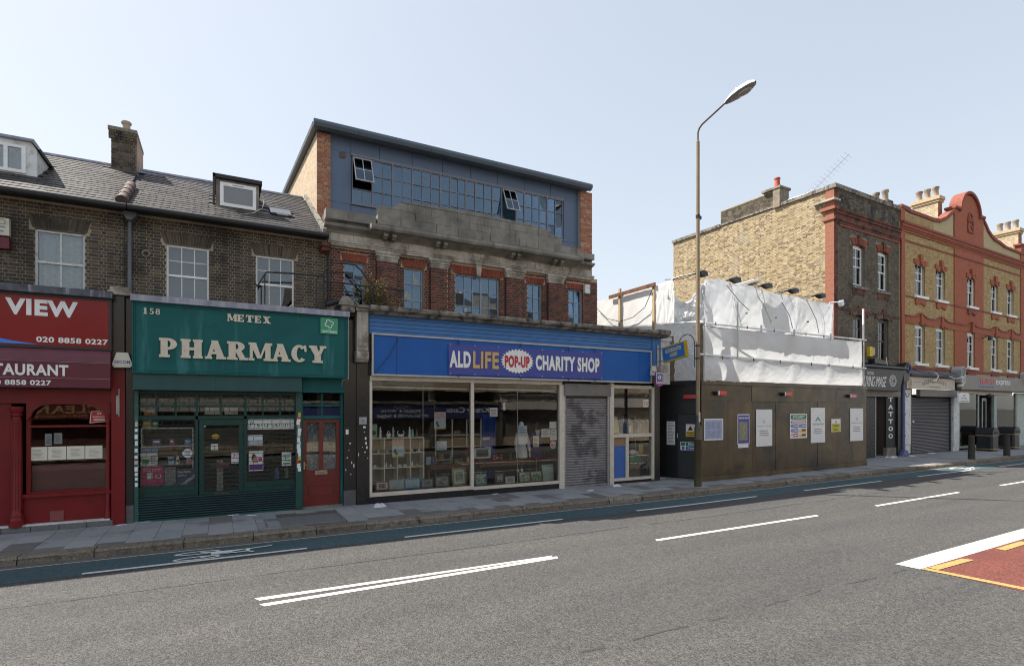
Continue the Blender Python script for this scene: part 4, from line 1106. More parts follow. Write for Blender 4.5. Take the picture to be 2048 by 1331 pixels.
for (x0, w_, z0, h_, c, lab) in ((-1.22,.15,1.448,.15,c_purple,'violet carton on the middle shelf of the left pharmacy window'), (-.92,.09,1.448,.15,MC('magenta_card',(.30,.04,.20)),'magenta packet on the middle shelf of the left pharmacy window'), (-.66,.12,1.448,.13,c_blue,'bright blue carton at the right end of the middle shelf'), (-.95,.11,1.078,.15,c_pale,'pale blue carton on the lower shelf of the left pharmacy window'), (-.63,.10,1.078,.14,MC('pink_pack',(.5,.2,.25)),'pale pink packet on the lower shelf at its right end'), (-1.38,.15,1.818,.17,c_yel,'yellow carton on top of the pharmacy display shelves'), (-1.22,.11,1.818,.15,c_grn,'green and yellow carton beside the yellow one on top of the shelves'), (-1.36,.22,2.07,.12,c_orange,'orange carton behind the pharmacy transom panes')):
    t = thing('carton', lab, 'carton', (x0+w_/2, 13.06, z0))
    build('pack', MB().box(x0, x0+w_, 13.02, 13.09, z0, z0+h_), c, t)
    build('print', MB().box(x0+w_*.15, x0+w_*.85, 13.017, 13.02, z0+h_*.4, z0+h_*.75), m_letter_white if c is not c_pale else c_blue, t)
t = thing('bottle', 'white lotion bottle with red mark on the lower shelf', 'bottle', (-.78, 13.05, 1.078))
build('body', MB().lathe([(.035,1.078),(.038,1.10),(.038,1.18),(.02,1.21),(.02,1.24)], -.78, 13.05, 10), m_paper, t, smooth=True); build('mark', MB().box(-.80,-.76,13.008,13.013,1.12,1.15), c_redk, t)
t = thing('sticker', 'white round sticker on the left pharmacy window', 'sticker', (-.60, 12.84, 1.22))
build('disc', MB().lathe([(.09,0),(.09,.003)],0,0,20).rot(0, Matrix.Translation((-.60,12.85,1.30)) @ Matrix.Rotation(R(90),4,'X')), m_paper, t); lines_of(mb := MB(), -.65,-.55,1.26,1.34,12.845,3); build('print', mb, c_blue, t)
t = flatthing('window_sign', 'white panel lettered Prescriptions across the top of the right pharmacy window', 'sign', .50,1.42,1.76,1.985,12.84, m_paper)
text(t, 'Prescriptions', .54, 1.36, 1.79, 1.92, 12.838, MC('dark_green_ink', (.01,.16,.06)), .0)
t = flatthing('poster', 'poster of a dark haired woman in white at the left of the right pharmacy window', 'poster', .52,.80,.88,1.30,12.84, m_paper)
build('print', MB().box(.53,.79,12.837,12.84,.90,1.02), c_purple, t); build('print', MB().prism([(.60,1.05),(.70,1.05),(.68,1.16),(.66,1.20),(.60,1.20),(.57,1.14)], 'y', 12.837, 12.84), MC('skin_print', (.45,.26,.2)), t); build('print', MB().prism([(.57,1.12),(.585,1.22),(.63,1.24),(.66,1.20),(.62,1.19),(.60,1.12)], 'y', 12.8355, 12.837), m_black, t)
build('print', MB().lathe([(.04,0),(.04,.002)],0,0,14).rot(0, Matrix.Translation((.745,12.838,1.12)) @ Matrix.Rotation(R(90),4,'X')), c_pink, t)
t = flatthing('notice', 'pale blue and white notice above the woman poster', 'notice', .50,.79,1.42,1.64,12.84, m_paper); build('print', MB().box(.50,.79,12.837,12.84,1.44,1.53), c_pale, t)
flatthing('notice', 'white notice low at the right of the right pharmacy window', 'notice', 1.17,1.36,.96,1.26,12.84, m_paper, 4, ink=c_grn)
t = flatthing('notice', 'pinkish white notice on the lower right of the pharmacy door glass', 'notice', .19,.33,1.06,1.28,12.84, m_paper); build('print', MB().ring(.26,1.20,.04,.035,.008,.008,0,360,12.837,12.84), c_pink, t)
flatthing('notice', 'small white notice in the middle of the pharmacy door glass', 'notice', -.185,-.055,1.34,1.475,12.84, m_paper, 2, ink=c_pale)
flatthing('sticker', 'small white sticker at the top left of the pharmacy door glass', 'sticker', -.33,-.27,1.83,1.90,12.84, m_paper)
mb = MB(); pts = []
for k in range(24):
    r_ = 1 if k % 2 else .8
    pts.append((-.10+.075*r_*math.cos(2*math.pi*k/24), 1.63+.055*r_*math.sin(2*math.pi*k/24)))
t = thing('price_star', 'yellow star-edged card on the pharmacy door glass', 'sticker', (-.10, 12.84, 1.57)); build('card', mb.prism(pts, 'y', 12.836, 12.84), c_yel, t); build('print', lines_of(MB(), -.15,-.05,1.61,1.66,12.834,2), c_redk, t)
t = thing('bottle', 'tall blue bottle on the sill of the right pharmacy window', 'bottle', (1.08, 12.95, .68)); build('body', MB().lathe([(.05,.68),(.052,.72),(.052,.84),(.02,.90),(.02,.93)], 1.08, 12.95, 12), MC('blue_bottle', (.06,.14,.35)), t, smooth=True)
t = thing('bottle', 'clear jar of dark contents on the sill of the right pharmacy window', 'bottle', (1.27, 12.95, .68)); build('body', MB().lathe([(.06,.68),(.062,.72),(.055,.86),(.03,.90),(.035,.93)], 1.27, 12.95, 12), MC('smoky_jar', (.12,.13,.12), .2), t, smooth=True)
t = thing('card_stand', 'narrow grey display stand behind the pharmacy door glass', 'display stand', (-.03, 13.3, .02)); build('pole', MB().box(-.08,.04,13.28,13.33,.02,1.1), c_grey, t); build('tray', MB().box(-.2,.15,13.15,13.35,.95,1.05), m_dim, t); build('sign', MB().box(-.02,.15,13.13,13.15,1.0,1.06), c_redk, t)
for i, (x0, x1) in enumerate(((-.30,.02),(.06,.32))): flatthing('ceiling_card', ('left', 'right')[i]+' of the two white cards behind the upper transom of the pharmacy door', 'card', x0, x1, 2.08, 2.24, 13.1, m_paper)
t = thing('wall_stickers', 'column of small white stickers running down the left green post of the pharmacy', 'stickers', (-1.44, 12.69, .7))
z = 1.95
while z > .72:
    h_ = random.choice((.06,.075,.09)); build('sticker', MB().box(-1.472+random.uniform(0,.01), -1.42, 12.694, 12.698, z-h_, z), random.choice((m_paper, m_paper, m_paper, MC('pinkish_sticker', (.6,.45,.48)), c_pale)), t); z -= h_+random.uniform(.02,.06)
t = thing('wall_stickers', 'ragged cluster of flyers and stickers on the right green post by the red door', 'stickers', (1.50, 12.70, .9))
z = 2.12; mats_ = [c_yel, c_redk, m_paper, m_paper, MC('tan_sticker', (.4,.3,.18)), m_paper, m_paper, MC('pinkish_sticker', (.6,.45,.48)), m_paper, c_pale, m_paper, m_paper, m_paper]
for i in range(17):
    h_ = random.choice((.06,.08,.10)); x0 = 1.45+random.uniform(0,.04); build('sticker', MB().box(x0, x0+random.uniform(.05,.08), 12.708+i*.0006, 12.712+i*.0006, z-h_, z), mats_[i % len(mats_)], t); z -= h_*random.uniform(.7,1.1)
t = thing('wall_stickers', 'scattered torn white stickers on the black pier between the red door and the charity shop', 'stickers', (2.65, 12.69, .9))
for x0, z0, w_, h_ in ((2.50,1.62,.06,.11),(2.58,1.40,.035,.03),(2.52,1.08,.03,.02),(2.62,.95,.02,.05),(2.49,.80,.02,.03),(2.56,1.25,.015,.02),(2.67,.86,.02,.08),(2.60,.7,.02,.02)):
    build('sticker', MB().box(x0, x0+w_, 12.694, 12.698, z0, z0+h_), m_paper, t)
# ------------------------------------------------------------------ charity shop (x 2.13 .. 11.9)
cbd = thing('shop_building', 'purple-red brick shop with a weathered stone pediment and a grey-blue rooftop storey', 'building', (6.5, 12.95, 0))
holes = [(2.51,2.99,4.45,5.63),(3.93,4.43,4.45,5.67),(5.27,6.55,4.45,5.67),(7.39,7.87,4.45,5.66),(8.74,9.23,4.45,5.64)]
wl = build('wall', panel_holes(MB(), 2.14, 9.75, 3.0, 6.0, 12.95, 13.25, holes), m_mortar_pink, cbd)
m_dark_brick = M('dark_red_brick', (.07,.032,.028), .9, .3, 14)
pil = [(3.26,3.74),(4.59,5.04),(6.70,7.21),(8.02,8.50)]
lint = [(2.43,3.07,5.62,5.82),(3.85,4.51,5.66,5.84),(5.17,6.65,5.66,5.88),(7.31,7.95,5.65,5.82),(8.66,9.31,5.63,5.80)]
bricks(wl, 2.14, 9.75, 4.55, 5.92, 12.95, holes+lint+[(a,b,4,6) for a,b in pil], bk_purple, single=300)
for a, b in pil:
    p = build('pilaster', MB().box(a,b,12.867,12.949,4.5,5.78), m_mortar_pink, cbd); build('pilaster_edge', MB().box(a-.006,a,12.862,12.949,4.5,5.70).box(b,b+.006,12.862,12.949,4.5,5.70), m_dark_brick, p)
    bricks(p, a, b, 4.55, 5.76, 12.865, [], bk_purple, single=150)
    build('pilaster_cap', MB().box(a-.01,b+.01,12.845,12.949,5.70,5.752).box(a-.02,b+.02,12.835,12.949,5.756,5.80).box(a-.04,b+.04,12.815,12.949,5.805,5.86).box(a-.06,b+.06,12.795,12.949,5.865,5.92), m_stone_pale, cbd)
for i, (a, b, c, d) in enumerate(lint):
    if i == 2:
        voussoirs(wl, a+.03, (a+b)/2-.05, c, d-.01, 12.95, bk_rubbed, 9, .04); voussoirs(wl, (a+b)/2+.05, b-.03, c, d-.01, 12.95, bk_rubbed, 9, .04)
        build('keystone', MB().prism([(5.855,5.64),(5.955,5.64),(5.99,5.95),(5.82,5.95)], 'y', 12.87, 12.96), m_stone_pale, cbd)
    else: voussoirs(wl, a+.05, b-.05, c, d-.01, 12.95, bk_rubbed, 8, .05)
m_steel = M('blue_steel_frame', (.24,.29,.38), .45, .08, 6, dirt=((.12,.12,.13), 8, .62, .8))
m_drawn = M('drawn_blind', (.09,.12,.19), .9, .2, 4)
def steel_window(parent, x0, x1, z0, z1, y, cols, zs, thick=(), glass=None, mat=None, fr=.03):
    mb = MB().box(x0,x0+fr,y,y+.05,z0,z1).box(x1-fr,x1,y,y+.05,z0,z1).box(x0+fr,x1-fr,y+.002,y+.05,z1-fr,z1).box(x0+fr,x1-fr,y+.002,y+.05,z0,z0+fr)
    W_ = x1-x0-2*fr
    xs = [x0+fr+W_*i/cols for i in range(cols+1)]
    for i in range(1, cols): mb.box(xs[i]-(.02 if i in thick else .009), xs[i]+(.02 if i in thick else .009), y+.004, y+.045, z0+fr, z1-fr)
    zz = [z0+fr]+list(zs)+[z1-fr]
    for z in zs: mb.box(x0+fr, x1-fr, y+.006, y+.043, z-.010, z+.010)
    w = build('window', mb, mat or m_steel, parent)
    for a, b in zip(xs, xs[1:]):
        for c, d in zip(zz, zz[1:]):
            build('pane', tilted(MB().box(a+.004, b-.004, y+.024, y+.028, c+.004, d-.004), .02), glass or m_glass_sky, w)
    return w
for i, (a, b, c, d) in enumerate(holes):
    cols, zs, th = ((2,(4.80,5.22),()),(2,(4.86,5.27),()),(5,(4.86,5.25),(3,)),(2,(4.88,5.27),()),(2,(4.90,5.26),()))[i]
    w = steel_window(cbd, a+.01, b-.01, c, d-.02, 13.03, cols, zs, th, glass=m_glass_sky)
    build('timber_head', MB().box(a, b, 13.0, 13.06, d-.03, d), m_wood_pale if i == 1 else m_steel, w)
build('drawn_blind', drape(MB(), 5.3, 6.5, 13.2, 4.4, 5.66, 16, .02), m_drawn, cbd)
build('gable_reflection_panel', MB().prism([(3.94,4.45),(4.42,4.45),(4.42,5.14),(4.18,5.16),(3.94,4.98)], 'y', 13.18, 13.2), M('gable_reflection_yellow', (.62,.50,.24), .8), cbd)  # yellow shape behind the pane painted as the opposite gable's reflection
room(cbd, 2.3, 9.6, 13.26, 14.3, 4.3, 5.9, m_dark)
build('side_wall', MB().box(9.58,9.75,13.26,22,0,6.6).box(2.14,2.3,13.26,22,0,6.8), M('party_brick', (.10,.07,.06), .9, .3, 6), cbd)
build('flat_roof', MB().box(2.3,9.58,13.26,22,6.0,6.45), m_roofd, cbd)
# entablature and pediment
en = build('entablature', MB().box(2.16,9.50,12.86,12.949,5.925,6.20), m_stone_pale, cbd)
build('architrave_moulding', MB().box(2.14,9.53,12.835,12.859,5.925,5.965).box(2.14,9.54,12.82,12.859,5.97,6.005).box(2.14,9.55,12.80,12.859,6.01,6.04), m_stone_pale, en)
k_ = 0
x = 2.2
while x < 9.4:
    w_ = random.uniform(.22,.55)
    if x+w_ > 9.45: w_ = 9.45-x
    build('frieze_stone', MB().box(x, x+w_-.012, 12.848+random.uniform(-.008,.004), 12.862, 6.05, 6.20), m_stone_pale, en)
    x += w_
co = build('cornice', MB().prism([(12.95,6.20),(12.86,6.20),(12.80,6.24),(12.58,6.30),(12.46,6.31),(12.43,6.36),(12.44,6.43),(12.95,6.47)], 'x', 3.02, 8.92), m_stone, cbd)
for a, b in ((2.03,3.018),(8.922,9.45)):
    build('cornice_wing', MB().prism([(12.95,6.20),(12.84,6.20),(12.80,6.26),(12.66,6.31),(12.64,6.36),(12.95,6.38)], 'x', a, b), m_stone, cbd)
for c in (3.39,3.59,4.68,4.87,6.76,6.93,8.07,8.29):
    build('modillion', MB().box(c-.05,c+.05,12.56,12.83,6.21,6.285).box(c-.04,c+.04,12.62,12.83,6.17,6.209), m_stone, cbd)
pa = build('parapet', MB().box(2.06,9.47,12.70,12.95,6.475,6.50), m_stone, cbd)
x = 2.06
rows = ((6.50,6.66),)
def course(z0, z1, xa, xb, y, w0, w1):
    x = xa
    while x < xb-.02:
        w_ = min(random.uniform(w0, w1), xb-x)
        if xb-x-w_ < .12: w_ = xb-x
        build('parapet_stone', MB().box(x+.005, x+w_-.005, y+random.uniform(-.008,.008), 12.95, z0+.004, z1-.004+random.uniform(-.003,.003)), m_stone, pa)
        x += w_
course(6.50, 6.70, 2.06, 3.19, 12.70, .4, .7); course(6.50, 6.64, 8.96, 9.47, 12.70, .3, .5)
course(6.47+.03, 6.72, 3.21, 8.94, 12.64, .45, .9); course(6.72, 6.90, 3.24, 8.33, 12.66, .45, .9); course(6.90, 7.10, 3.70, 7.92, 12.67, .45, .9)
build('pediment_coping', MB().prism([(3.72,7.10),(7.70,7.10),(7.3,7.14),(5.7,7.19),(4.2,7.14)], 'y', 12.66, 12.95), m_stone, pa)
build('pediment_shoulder', MB().prism([(3.24,6.90),(3.70,6.90),(3.70,7.05),(3.6,6.95),(3.24,6.93)], 'y', 12.66, 12.95), m_stone, pa)
build('pediment_shoulder', MB().prism([(7.92,6.90),(8.33,6.90),(8.2,6.94),(8.05,6.96),(7.92,7.05)], 'y', 12.66, 12.95), m_stone, pa)
build('alarm_bracket', MB().box(9.25,9.42,12.84,12.95,5.53,5.78), m_white_old, cbd)
build('rain_pipe', MB().tube([(2.17,12.90,6.1),(2.17,12.90,4.5)], .022, 6), m_black_metal, cbd)
# rooftop storey
m_clad = M('grey_blue_cladding', (.09,.13,.21), .45, .05, 1.5)
ph = build('rooftop_storey', panel_holes(MB(), 2.42, 9.83, 6.46, 9.02, 14.12, 14.2, [(2.92,9.30,7.40,8.60)]).box(2.3,10.0,21.8,22.0,6.46,10.0), m_clad, cbd)
WX0, WX1, WZ0, WZ1 = 2.92, 9.30, 7.40, 8.62
xs = [2.39,2.90,3.62,4.50,5.36,6.20,7.05,7.95,8.85,9.86]
for a, b in zip(xs, xs[1:]):
    for c, d in ((8.66,9.02),(6.6,7.36)): build('cladding_panel', MB().box(a+.006,b-.006,14.085,14.118,c,d), m_clad, ph)
build('cladding_panel', MB().box(2.396,2.895,14.085,14.118,7.366,8.655), m_clad, ph); build('cladding_panel', MB().box(9.33,9.855,14.085,14.118,7.366,8.655), m_clad, ph)
mull = [2.92,3.44,3.97,4.50,5.29,5.58,6.05,6.34,6.88,7.17,7.65,7.93,8.72,9.29]
subd = [2,2,2,3,1,2,1,2,1,2,1,3,2]
mb = MB().box(2.90,9.32,14.05,14.12,8.60,8.655).box(2.90,9.32,14.04,14.12,7.365,7.40)
mw = M('window_mullion', (.17,.17,.20), .45, .05)
band = build('window_band', mb, mw, ph)
for i, (a, b) in enumerate(zip(mull, mull[1:])):
    opened = i in (0, 9)
    if not opened:
        steel_window(ph, a, b, 7.40, 8.60, 14.06, subd[i], (7.79,8.19), glass=m_glass_sky, mat=mw, fr=.022)
    else:
        w = steel_window(ph, a, b, 7.40, 7.79 if i == 0 else 7.62, 14.06, 2, (), glass=m_glass_sky, mat=mw, fr=.022)
        zz = 7.80 if i == 0 else 7.63
        build('opening_frame', MB().box(a,a+.022,14.06,14.11,zz,8.60).box(b-.022,b,14.06,14.11,zz,8.60).box(a,b,14.06,14.11,8.575,8.60), mw, w)
        W_ = b-a-.06; H_ = 8.56-zz-.03 if i == 0 else .72
        T = Matrix.Translation((a+.03, 14.05, 8.56)) @ Matrix.Rotation(R(-24), 4, 'X')
        mb = MB().box(0,.02,-.01,.02,-H_,0).box(W_-.02,W_,-.01,.02,-H_,0).box(.02,W_-.02,-.01,.02,-.02,0).box(.02,W_-.02,-.01,.02,-H_,-H_+.02).box(W_/2-.008,W_/2+.008,-.008,.015,-H_+.02,-.02).box(.02,W_-.02,-.006,.013,-H_/2-.008,-H_/2+.008)
        build('tilted_casement', mb.rot(0, T), M('white_casement', (.5,.5,.53), .4), w)
        for (p_, q_) in ((.01,W_/2-.004),(W_/2+.004,W_-.01)):
            for (r_, s_) in ((-H_+.01,-H_/2-.004),(-H_/2+.004,-.01)): build('pane', MB().box(p_,q_,0,.004,r_,s_).rot(0, T), m_glass_sky, w)
build('rooftop_curtain', drape(MB(), 3.5, 9.25, 14.45, 7.4, 8.6, 90, .025), M('grey_blind', (.08,.17,.24), .9, .35, 3), ph)
rm = room(ph, 2.5, 9.8, 14.2, 16.5, 7.2, 8.9, m_dark)
build('roof_vent', MB().box(2.63,2.76,14.06,14.085,8.50,8.63), M('brown_vent', (.10,.06,.045), .6), ph)
bp = build('end_pier', MB().box(2.07,2.39,14.02,14.12,6.46,8.98), m_mortar_new, cbd)
bricks(bp, 2.07, 2.39, 6.66, 8.97, 14.02, [], bk_orange, L=.17, Hd=.08, ch=.066, single=150)
bp2 = build('end_pier', MB().box(9.86,10.30,13.95,14.4,6.3,8.98), m_mortar_new, cbd)
bricks(bp2, 9.86, 10.30, 6.66, 8.97, 13.95, [], bk_orange, L=.17, Hd=.08, ch=.066, single=160)
m_gable = M('pale_stock_brickwork', (.50,.40,.28), .9, .12, 8, bump=.4, bscale=50)
gb = build('gable_wall', MB().prism([(14.121,6.2),(22,6.2),(22,9.95),(14.121,9.0)], 'x', 2.075, 2.3), m_gable, cbd)
mbk = MB(); 
z = 6.9; r_ = 0
while z < 9.75:
    y = 14.13 - (.08 if r_ % 2 else 0)
    while y < 21.9:
        top = 9.0+(y-14.1)*.12
        if z+.06 < top: mbk.box(2.066, 2.08, max(y,14.125), y+.152, z, z+.056)
        y += .16
    z += .066; r_ += 1
build('brickwork', mbk, PM('gable_brick_mass', [(.50,.40,.28),(.56,.46,.33),(.44,.34,.23)], False, fine=.12, bump=.3), gb, kind='stuff')
build('gable_wall', MB().prism([(14.41,6.2),(22,6.2),(22,9.95),(14.41,9.03)], 'x', 9.86, 10.05), m_gable, cbd)
rf = build('rooftop_roof', MB().prism([(13.74,8.98),(22.2,10.02),(22.2,10.12),(13.74,9.12)], 'x', 1.96, 10.12), M('zinc_roof', (.09,.12,.15), .5, .1, 2), cbd)
for a, b in zip((1.95,3.0,4.9,6.8,8.6), (3.0,4.9,6.8,8.6,10.13)): build('roof_edge_trim', MB().prism([(13.80,8.95),(13.70,8.98),(13.66,9.05),(13.68,9.13),(13.78,9.14)], 'x', a+.003, b-.003), M('zinc_trim', (.085,.115,.145), .4, .06, 2, metal=.3), rf)
build('verge', MB().prism([(13.8,8.98),(22.1,9.97),(22.1,10.1),(13.8,9.1)], 'x', 1.94, 1.958), m_black_metal, rf)
# single-storey shopfront block
build('shop_roof', MB().box(2.45,11.80,12.62,13.0,4.30,4.52).box(9.76,11.8,13.0,22,4.30,4.52), m_roofd, cbd)
lg = build('stone_ledge', MB().prism([(12.96,4.36),(12.42,4.36),(12.38,4.40),(12.26,4.44),(12.24,4.50),(12.27,4.535),(12.96,4.58)], 'x', 2.96, 11.55), m_stone_ledge, cbd)
build('ledge_end', MB().prism([(12.96,4.34),(12.36,4.34),(12.20,4.42),(12.18,4.52),(12.22,4.56),(12.96,4.62)], 'x', 11.552, 11.92), m_stone_ledge, cbd)
pr_ = build('stone_pier', MB().box(2.70,2.95,12.44,12.94,3.52,4.40).box(2.74,2.91,12.42,12.44,3.60,4.34), m_stone_pale, cbd)
build('pier_console', MB().prism([(12.94,3.26),(12.50,3.26),(12.42,3.34),(12.40,3.44),(12.46,3.518),(12.94,3.518)], 'x', 2.69, 2.955), m_stone_pale, pr_)
build('pier_capital', MB().box(2.66,2.985,12.38,12.94,4.402,4.47).box(2.62,2.99,12.34,12.94,4.472,4.53), m_stone_ledge, pr_)
build('pier_cap_block', MB().prism([(2.28,4.50),(2.62,4.50),(2.62,4.60),(2.52,4.68),(2.36,4.68)], 'y', 12.36, 12.94).box(2.36,2.64,12.40,12.94,4.36,4.498), m_stone_ledge, cbd)
build('black_pipe', MB().tube([(2.02,12.6,4.50),(2.30,12.5,4.60)], .06, 10), m_black_metal, cbd)
build('pier', MB().box(2.737,3.03,12.66,12.94,.0,3.255), m_pier_black, cbd)
build('pier', MB().box(11.68,11.92,12.66,12.94,0,4.30), m_pier_black, cbd)
build('party_pier', MB().box(11.935,12.40,12.72,13.1,2.96,4.30).box(11.935,12.44,12.68,13.1,4.305,4.42), m_white_old, cbd)
m_blue_clad = M('blue_cladding', (.042,.165,.43), .5, .1, 2, dirt=((.06,.17,.42), 2.4, .52, .8))
for i in range(5):
    z0 = 3.92+i*.092
    build('cladding_board', MB().prism([(12.60,z0),(12.552,z0+.003),(12.558,z0+.086),(12.60,z0+.089)], 'x', 3.0, 11.5), m_blue_clad, cbd)
cs = build('cladding_return', MB().box(11.503,11.84,12.53,12.62,3.20,4.335), m_blue_clad, cbd)
build('cladding_backing', MB().box(3.0,11.66,12.605,12.65,2.98,4.36), m_black_metal, cbd)
for i in range(4):
    z0 = 3.24+i*.17
    build('cladding_board', MB().box(11.43,11.50,12.56,12.60,z0,z0+.163), m_blue_clad, cbd)
m_shop_in = M('shop_walls', (.07,.066,.06), .9, .2, 2)
# shop window framing
fb = build('window_frame', MB().box(3.03,8.32,12.63,12.72,2.86,2.97).box(3.03,3.09,12.66,12.76,.16,2.86).box(5.58,5.665,12.65,12.76,.16,2.86).box(8.24,8.40,12.64,12.78,0,2.86)
   .box(3.09,5.58,12.66,12.76,.16,.25).box(5.665,8.24,12.66,12.76,.14,.22), m_alu, cbd)
build('glazing_joint', MB().box(4.327,4.335,12.70,12.712,.25,2.86).box(6.947,6.955,12.70,12.712,.22,2.86), m_grey_metal, fb)
for a, b in ((3.09,4.329),(4.333,5.58),(5.665,6.949),(6.953,8.24)): build('shop_window', MB().box(a,b,12.712,12.72,.22,2.86), m_glass_shop, cbd)
build('stall_riser', MB().box(3.03,8.24,12.67,12.78,0,.158), m_pier_black, cbd)
for a, b in ((3.12,5.55),(5.68,8.2)): build('blind_rail', MB().tube([(a,12.85,2.72),(b,12.85,2.70)], .018, 6), m_alu, fb)
build('curtain_rail', MB().box(3.1,3.35,12.75,12.80,2.76,2.85), m_black, fb)
rs = build('roller_shutter', MB().box(8.44,9.92,12.735,12.75,0,2.56), m_dim, cbd)
m_slat = M('grey_steel_slat', (.34,.33,.345), .4, .1, 6, metal=.5, dirt=((.17,.165,.18), 1.7, .52, .57), streak=((.24,.23,.23), 4, .55, .75))
n_sl = 34
for i in range(n_sl):
    z0 = .05+i*(2.50-.05)/n_sl; hh = (2.50-.05)/n_sl
    build('shutter_slat', MB().prism([(12.735,z0),(12.722,z0+hh*.05),(12.700,z0+hh*.35),(12.698,z0+hh*.62),(12.722,z0+hh*.93),(12.735,z0+hh*.99)], 'x', 8.455, 9.905), m_slat, rs)
build('bottom_bar', MB().box(8.46,9.90,12.69,12.735,.005,.05), m_grey_metal, rs)
build('shutter_box', MB().box(8.38,9.99,12.60,12.78,2.565,2.90), M('grey_box', (.17,.165,.16), .5, .1, 4, dirt=((.1,.09,.08), 3, .55, .8)), cbd)
build('guide_rail', MB().box(8.405,8.452,12.66,12.735,0,2.56), m_grey_metal, cbd); build('guide_rail', MB().box(9.908,9.985,12.66,12.735,0,2.56), m_grey_metal, cbd)
sw = build('window_frame', MB().box(9.99,10.13,12.64,12.78,0,2.95).box(11.60,11.68,12.64,12.78,.02,2.86).box(10.13,11.60,12.65,12.76,2.80,2.90).box(10.13,11.60,12.65,12.76,1.36,1.46).box(10.13,11.60,12.65,12.76,.08,.16).box(10.60,10.70,12.66,12.76,.16,1.36), m_alu, cbd)
build('side_window', MB().box(10.13,11.60,12.712,12.72,1.46,2.80), m_glass_shop, cbd); build('side_window', MB().box(10.70,11.60,12.712,12.72,.16,1.36), m_glass_shop, cbd)
build('blue_panel', MB().box(10.13,10.60,12.705,12.72,.16,1.10), M('blue_board', (.045,.13,.42), .6, .06), cbd); build('brown_card_panel', MB().box(10.13,10.60,12.703,12.72,1.103,1.36), M('cardboard', (.30,.19,.12), .9, .1), cbd)
build('stall_riser', MB().box(10.13,11.68,12.68,12.78,0,.079), m_pier_black, cbd)
room(cbd, 3.05, 8.3, 12.90, 17.5, .10, 2.96, m_shop_in); room(cbd, 10.05, 11.66, 12.79, 16, .10, 2.96, m_shop_in)
# signs
sb = thing('sign_board', 'long plain blue fascia board in a thin pale frame behind the charity banner', 'shop sign', (7.2, 12.55, 2.98))
m_sign_blue = M('sign_blue', (.012,.105,.39), .5, .05, 2, spec=.3)
build('board', MB().box(3.08,11.40,12.50,12.555,3.0,3.90), m_sign_blue, sb)
build('board_frame', MB().box(3.04,11.43,12.47,12.55,3.90,3.935).box(3.04,11.43,12.47,12.55,2.965,3.0).box(3.04,3.075,12.47,12.55,3.0,3.9).box(11.40,11.43,12.47,12.55,3.0,3.9), M('pale_trim', (.50,.46,.43), .4, .06), sb)
build('joint', MB().box(3.62,3.63,12.495,12.5,3.0,3.9).box(10.98,10.985,12.495,12.5,3.0,3.9), m_black, sb)
wire = thing('cable', 'thin black cable sagging across the left end of the blue fascia', 'cable', (3.5, 12.48, 3.0))
build('wire', MB().tube([(3.64,12.46,3.86),(3.62,12.46,3.78),(3.45,12.46,3.45),(3.25,12.46,3.2),(3.10,12.46,3.0)], .006, 5), m_black, wire)
bn = thing('banner', 'violet-blue charity shop banner tied to the fascia with a red POP-UP burst', 'banner', (7.2, 12.47, 3.04))
mb = MB(); nx_, nz_ = 60, 10
def by(x, z): return 12.468 + .004*math.sin(x*5.3+z*3) + .004*math.sin(x*2.1-z*9) + .002*math.sin(x*13+z*7)
for i in range(nx_):
    for k in range(nz_):
        a, b = 4.90+4.68*i/nx_, 4.90+4.68*(i+1)/nx_; c, d = 3.04+.75*k/nz_, 3.04+.75*(k+1)/nz_
        mb.quad((a,by(a,c),c),(b,by(b,c),c),(b,by(b,d),d),(a,by(a,d),d))
build('cloth', mb, M('violet_banner', (.068,.085,.33), .55, .06, 2, spec=.3), bn, smooth=True)
def on_cloth(mb):
    for i, v in enumerate(mb.v): mb.v[i] = (v[0], v[1]+by(v[0], v[2])-12.468, v[2])
    return mb
c_gold = M('gold_print', (.60,.40,.14), .5, .04)
build('lettering', on_cloth(text_into(MB(), 'ALD', 4.92, 5.49, 3.215, 3.625, 12.455, .05, .002)), m_letter_white, bn)
build('lettering', on_cloth(text_into(MB(), 'LIFE', 5.55, 6.27, 3.215, 3.64, 12.455, .03, .002)), c_gold, bn)
mb = MB()
for r0_, r1_ in ((0,.3),(.3,.6),(.6,.86)):
    for k in range(56):
        a0, a1 = 2*math.pi*k/56, 2*math.pi*(k+1)/56
        mb.quad(*[(6.81+.49*q*math.cos(a_), 12.452, 3.435+.325*q*math.sin(a_)) for q, a_ in ((r0_+.001,a0),(r1_,a0),(r1_,a1),(r0_+.001,a1))])
for k in range(0, 56, 2):
    mb.poly([(6.81+.49*q*math.cos(2*math.pi*j/56), 12.452, 3.435+.325*q*math.sin(2*math.pi*j/56)) for q, j in ((.86,k),(1,k+1),(.86,k+2))])
build('burst', on_cloth(mb), m_letter_white, bn)
build('lettering', on_cloth(text_into(MB(), 'POP-UP', 6.44, 7.17, 3.27, 3.58, 12.444, .05, .002)), M('red_print', (.48,.025,.04), .5), bn)
build('lettering', on_cloth(text_into(MB(), 'CHARITY SHOP', 7.36, 9.46, 3.225, 3.63, 12.455, .05, .002)), m_letter_white, bn)
ey = MB()
for i in range(8):
    for z in (3.06, 3.775): ey.ring(4.94+i*.655, z, .016, .016, .007, .007, 0, 360, 12.44, 12.445, 8)
build('eyelet', ey, m_alu, bn)
ti = MB()
for x in (5.15,6.9,8.4,9.3):
    for z0, z1 in ((3.78,3.90),(2.98,3.05)): ti.box(x, x+.02, 12.44, 12.46, z0, z1)
build('tie', ti, m_sblue, bn)
alarm('white trapezoid alarm box at the right end of the blue charity fascia', 11.31, 11.55, 3.19, 3.48, 12.44)
t = thing('projecting_sign', 'tilted blue and yellow ticket-shaped video sign projecting from the charity shop corner', 'projecting sign', (11.72, 12.3, 3.57))
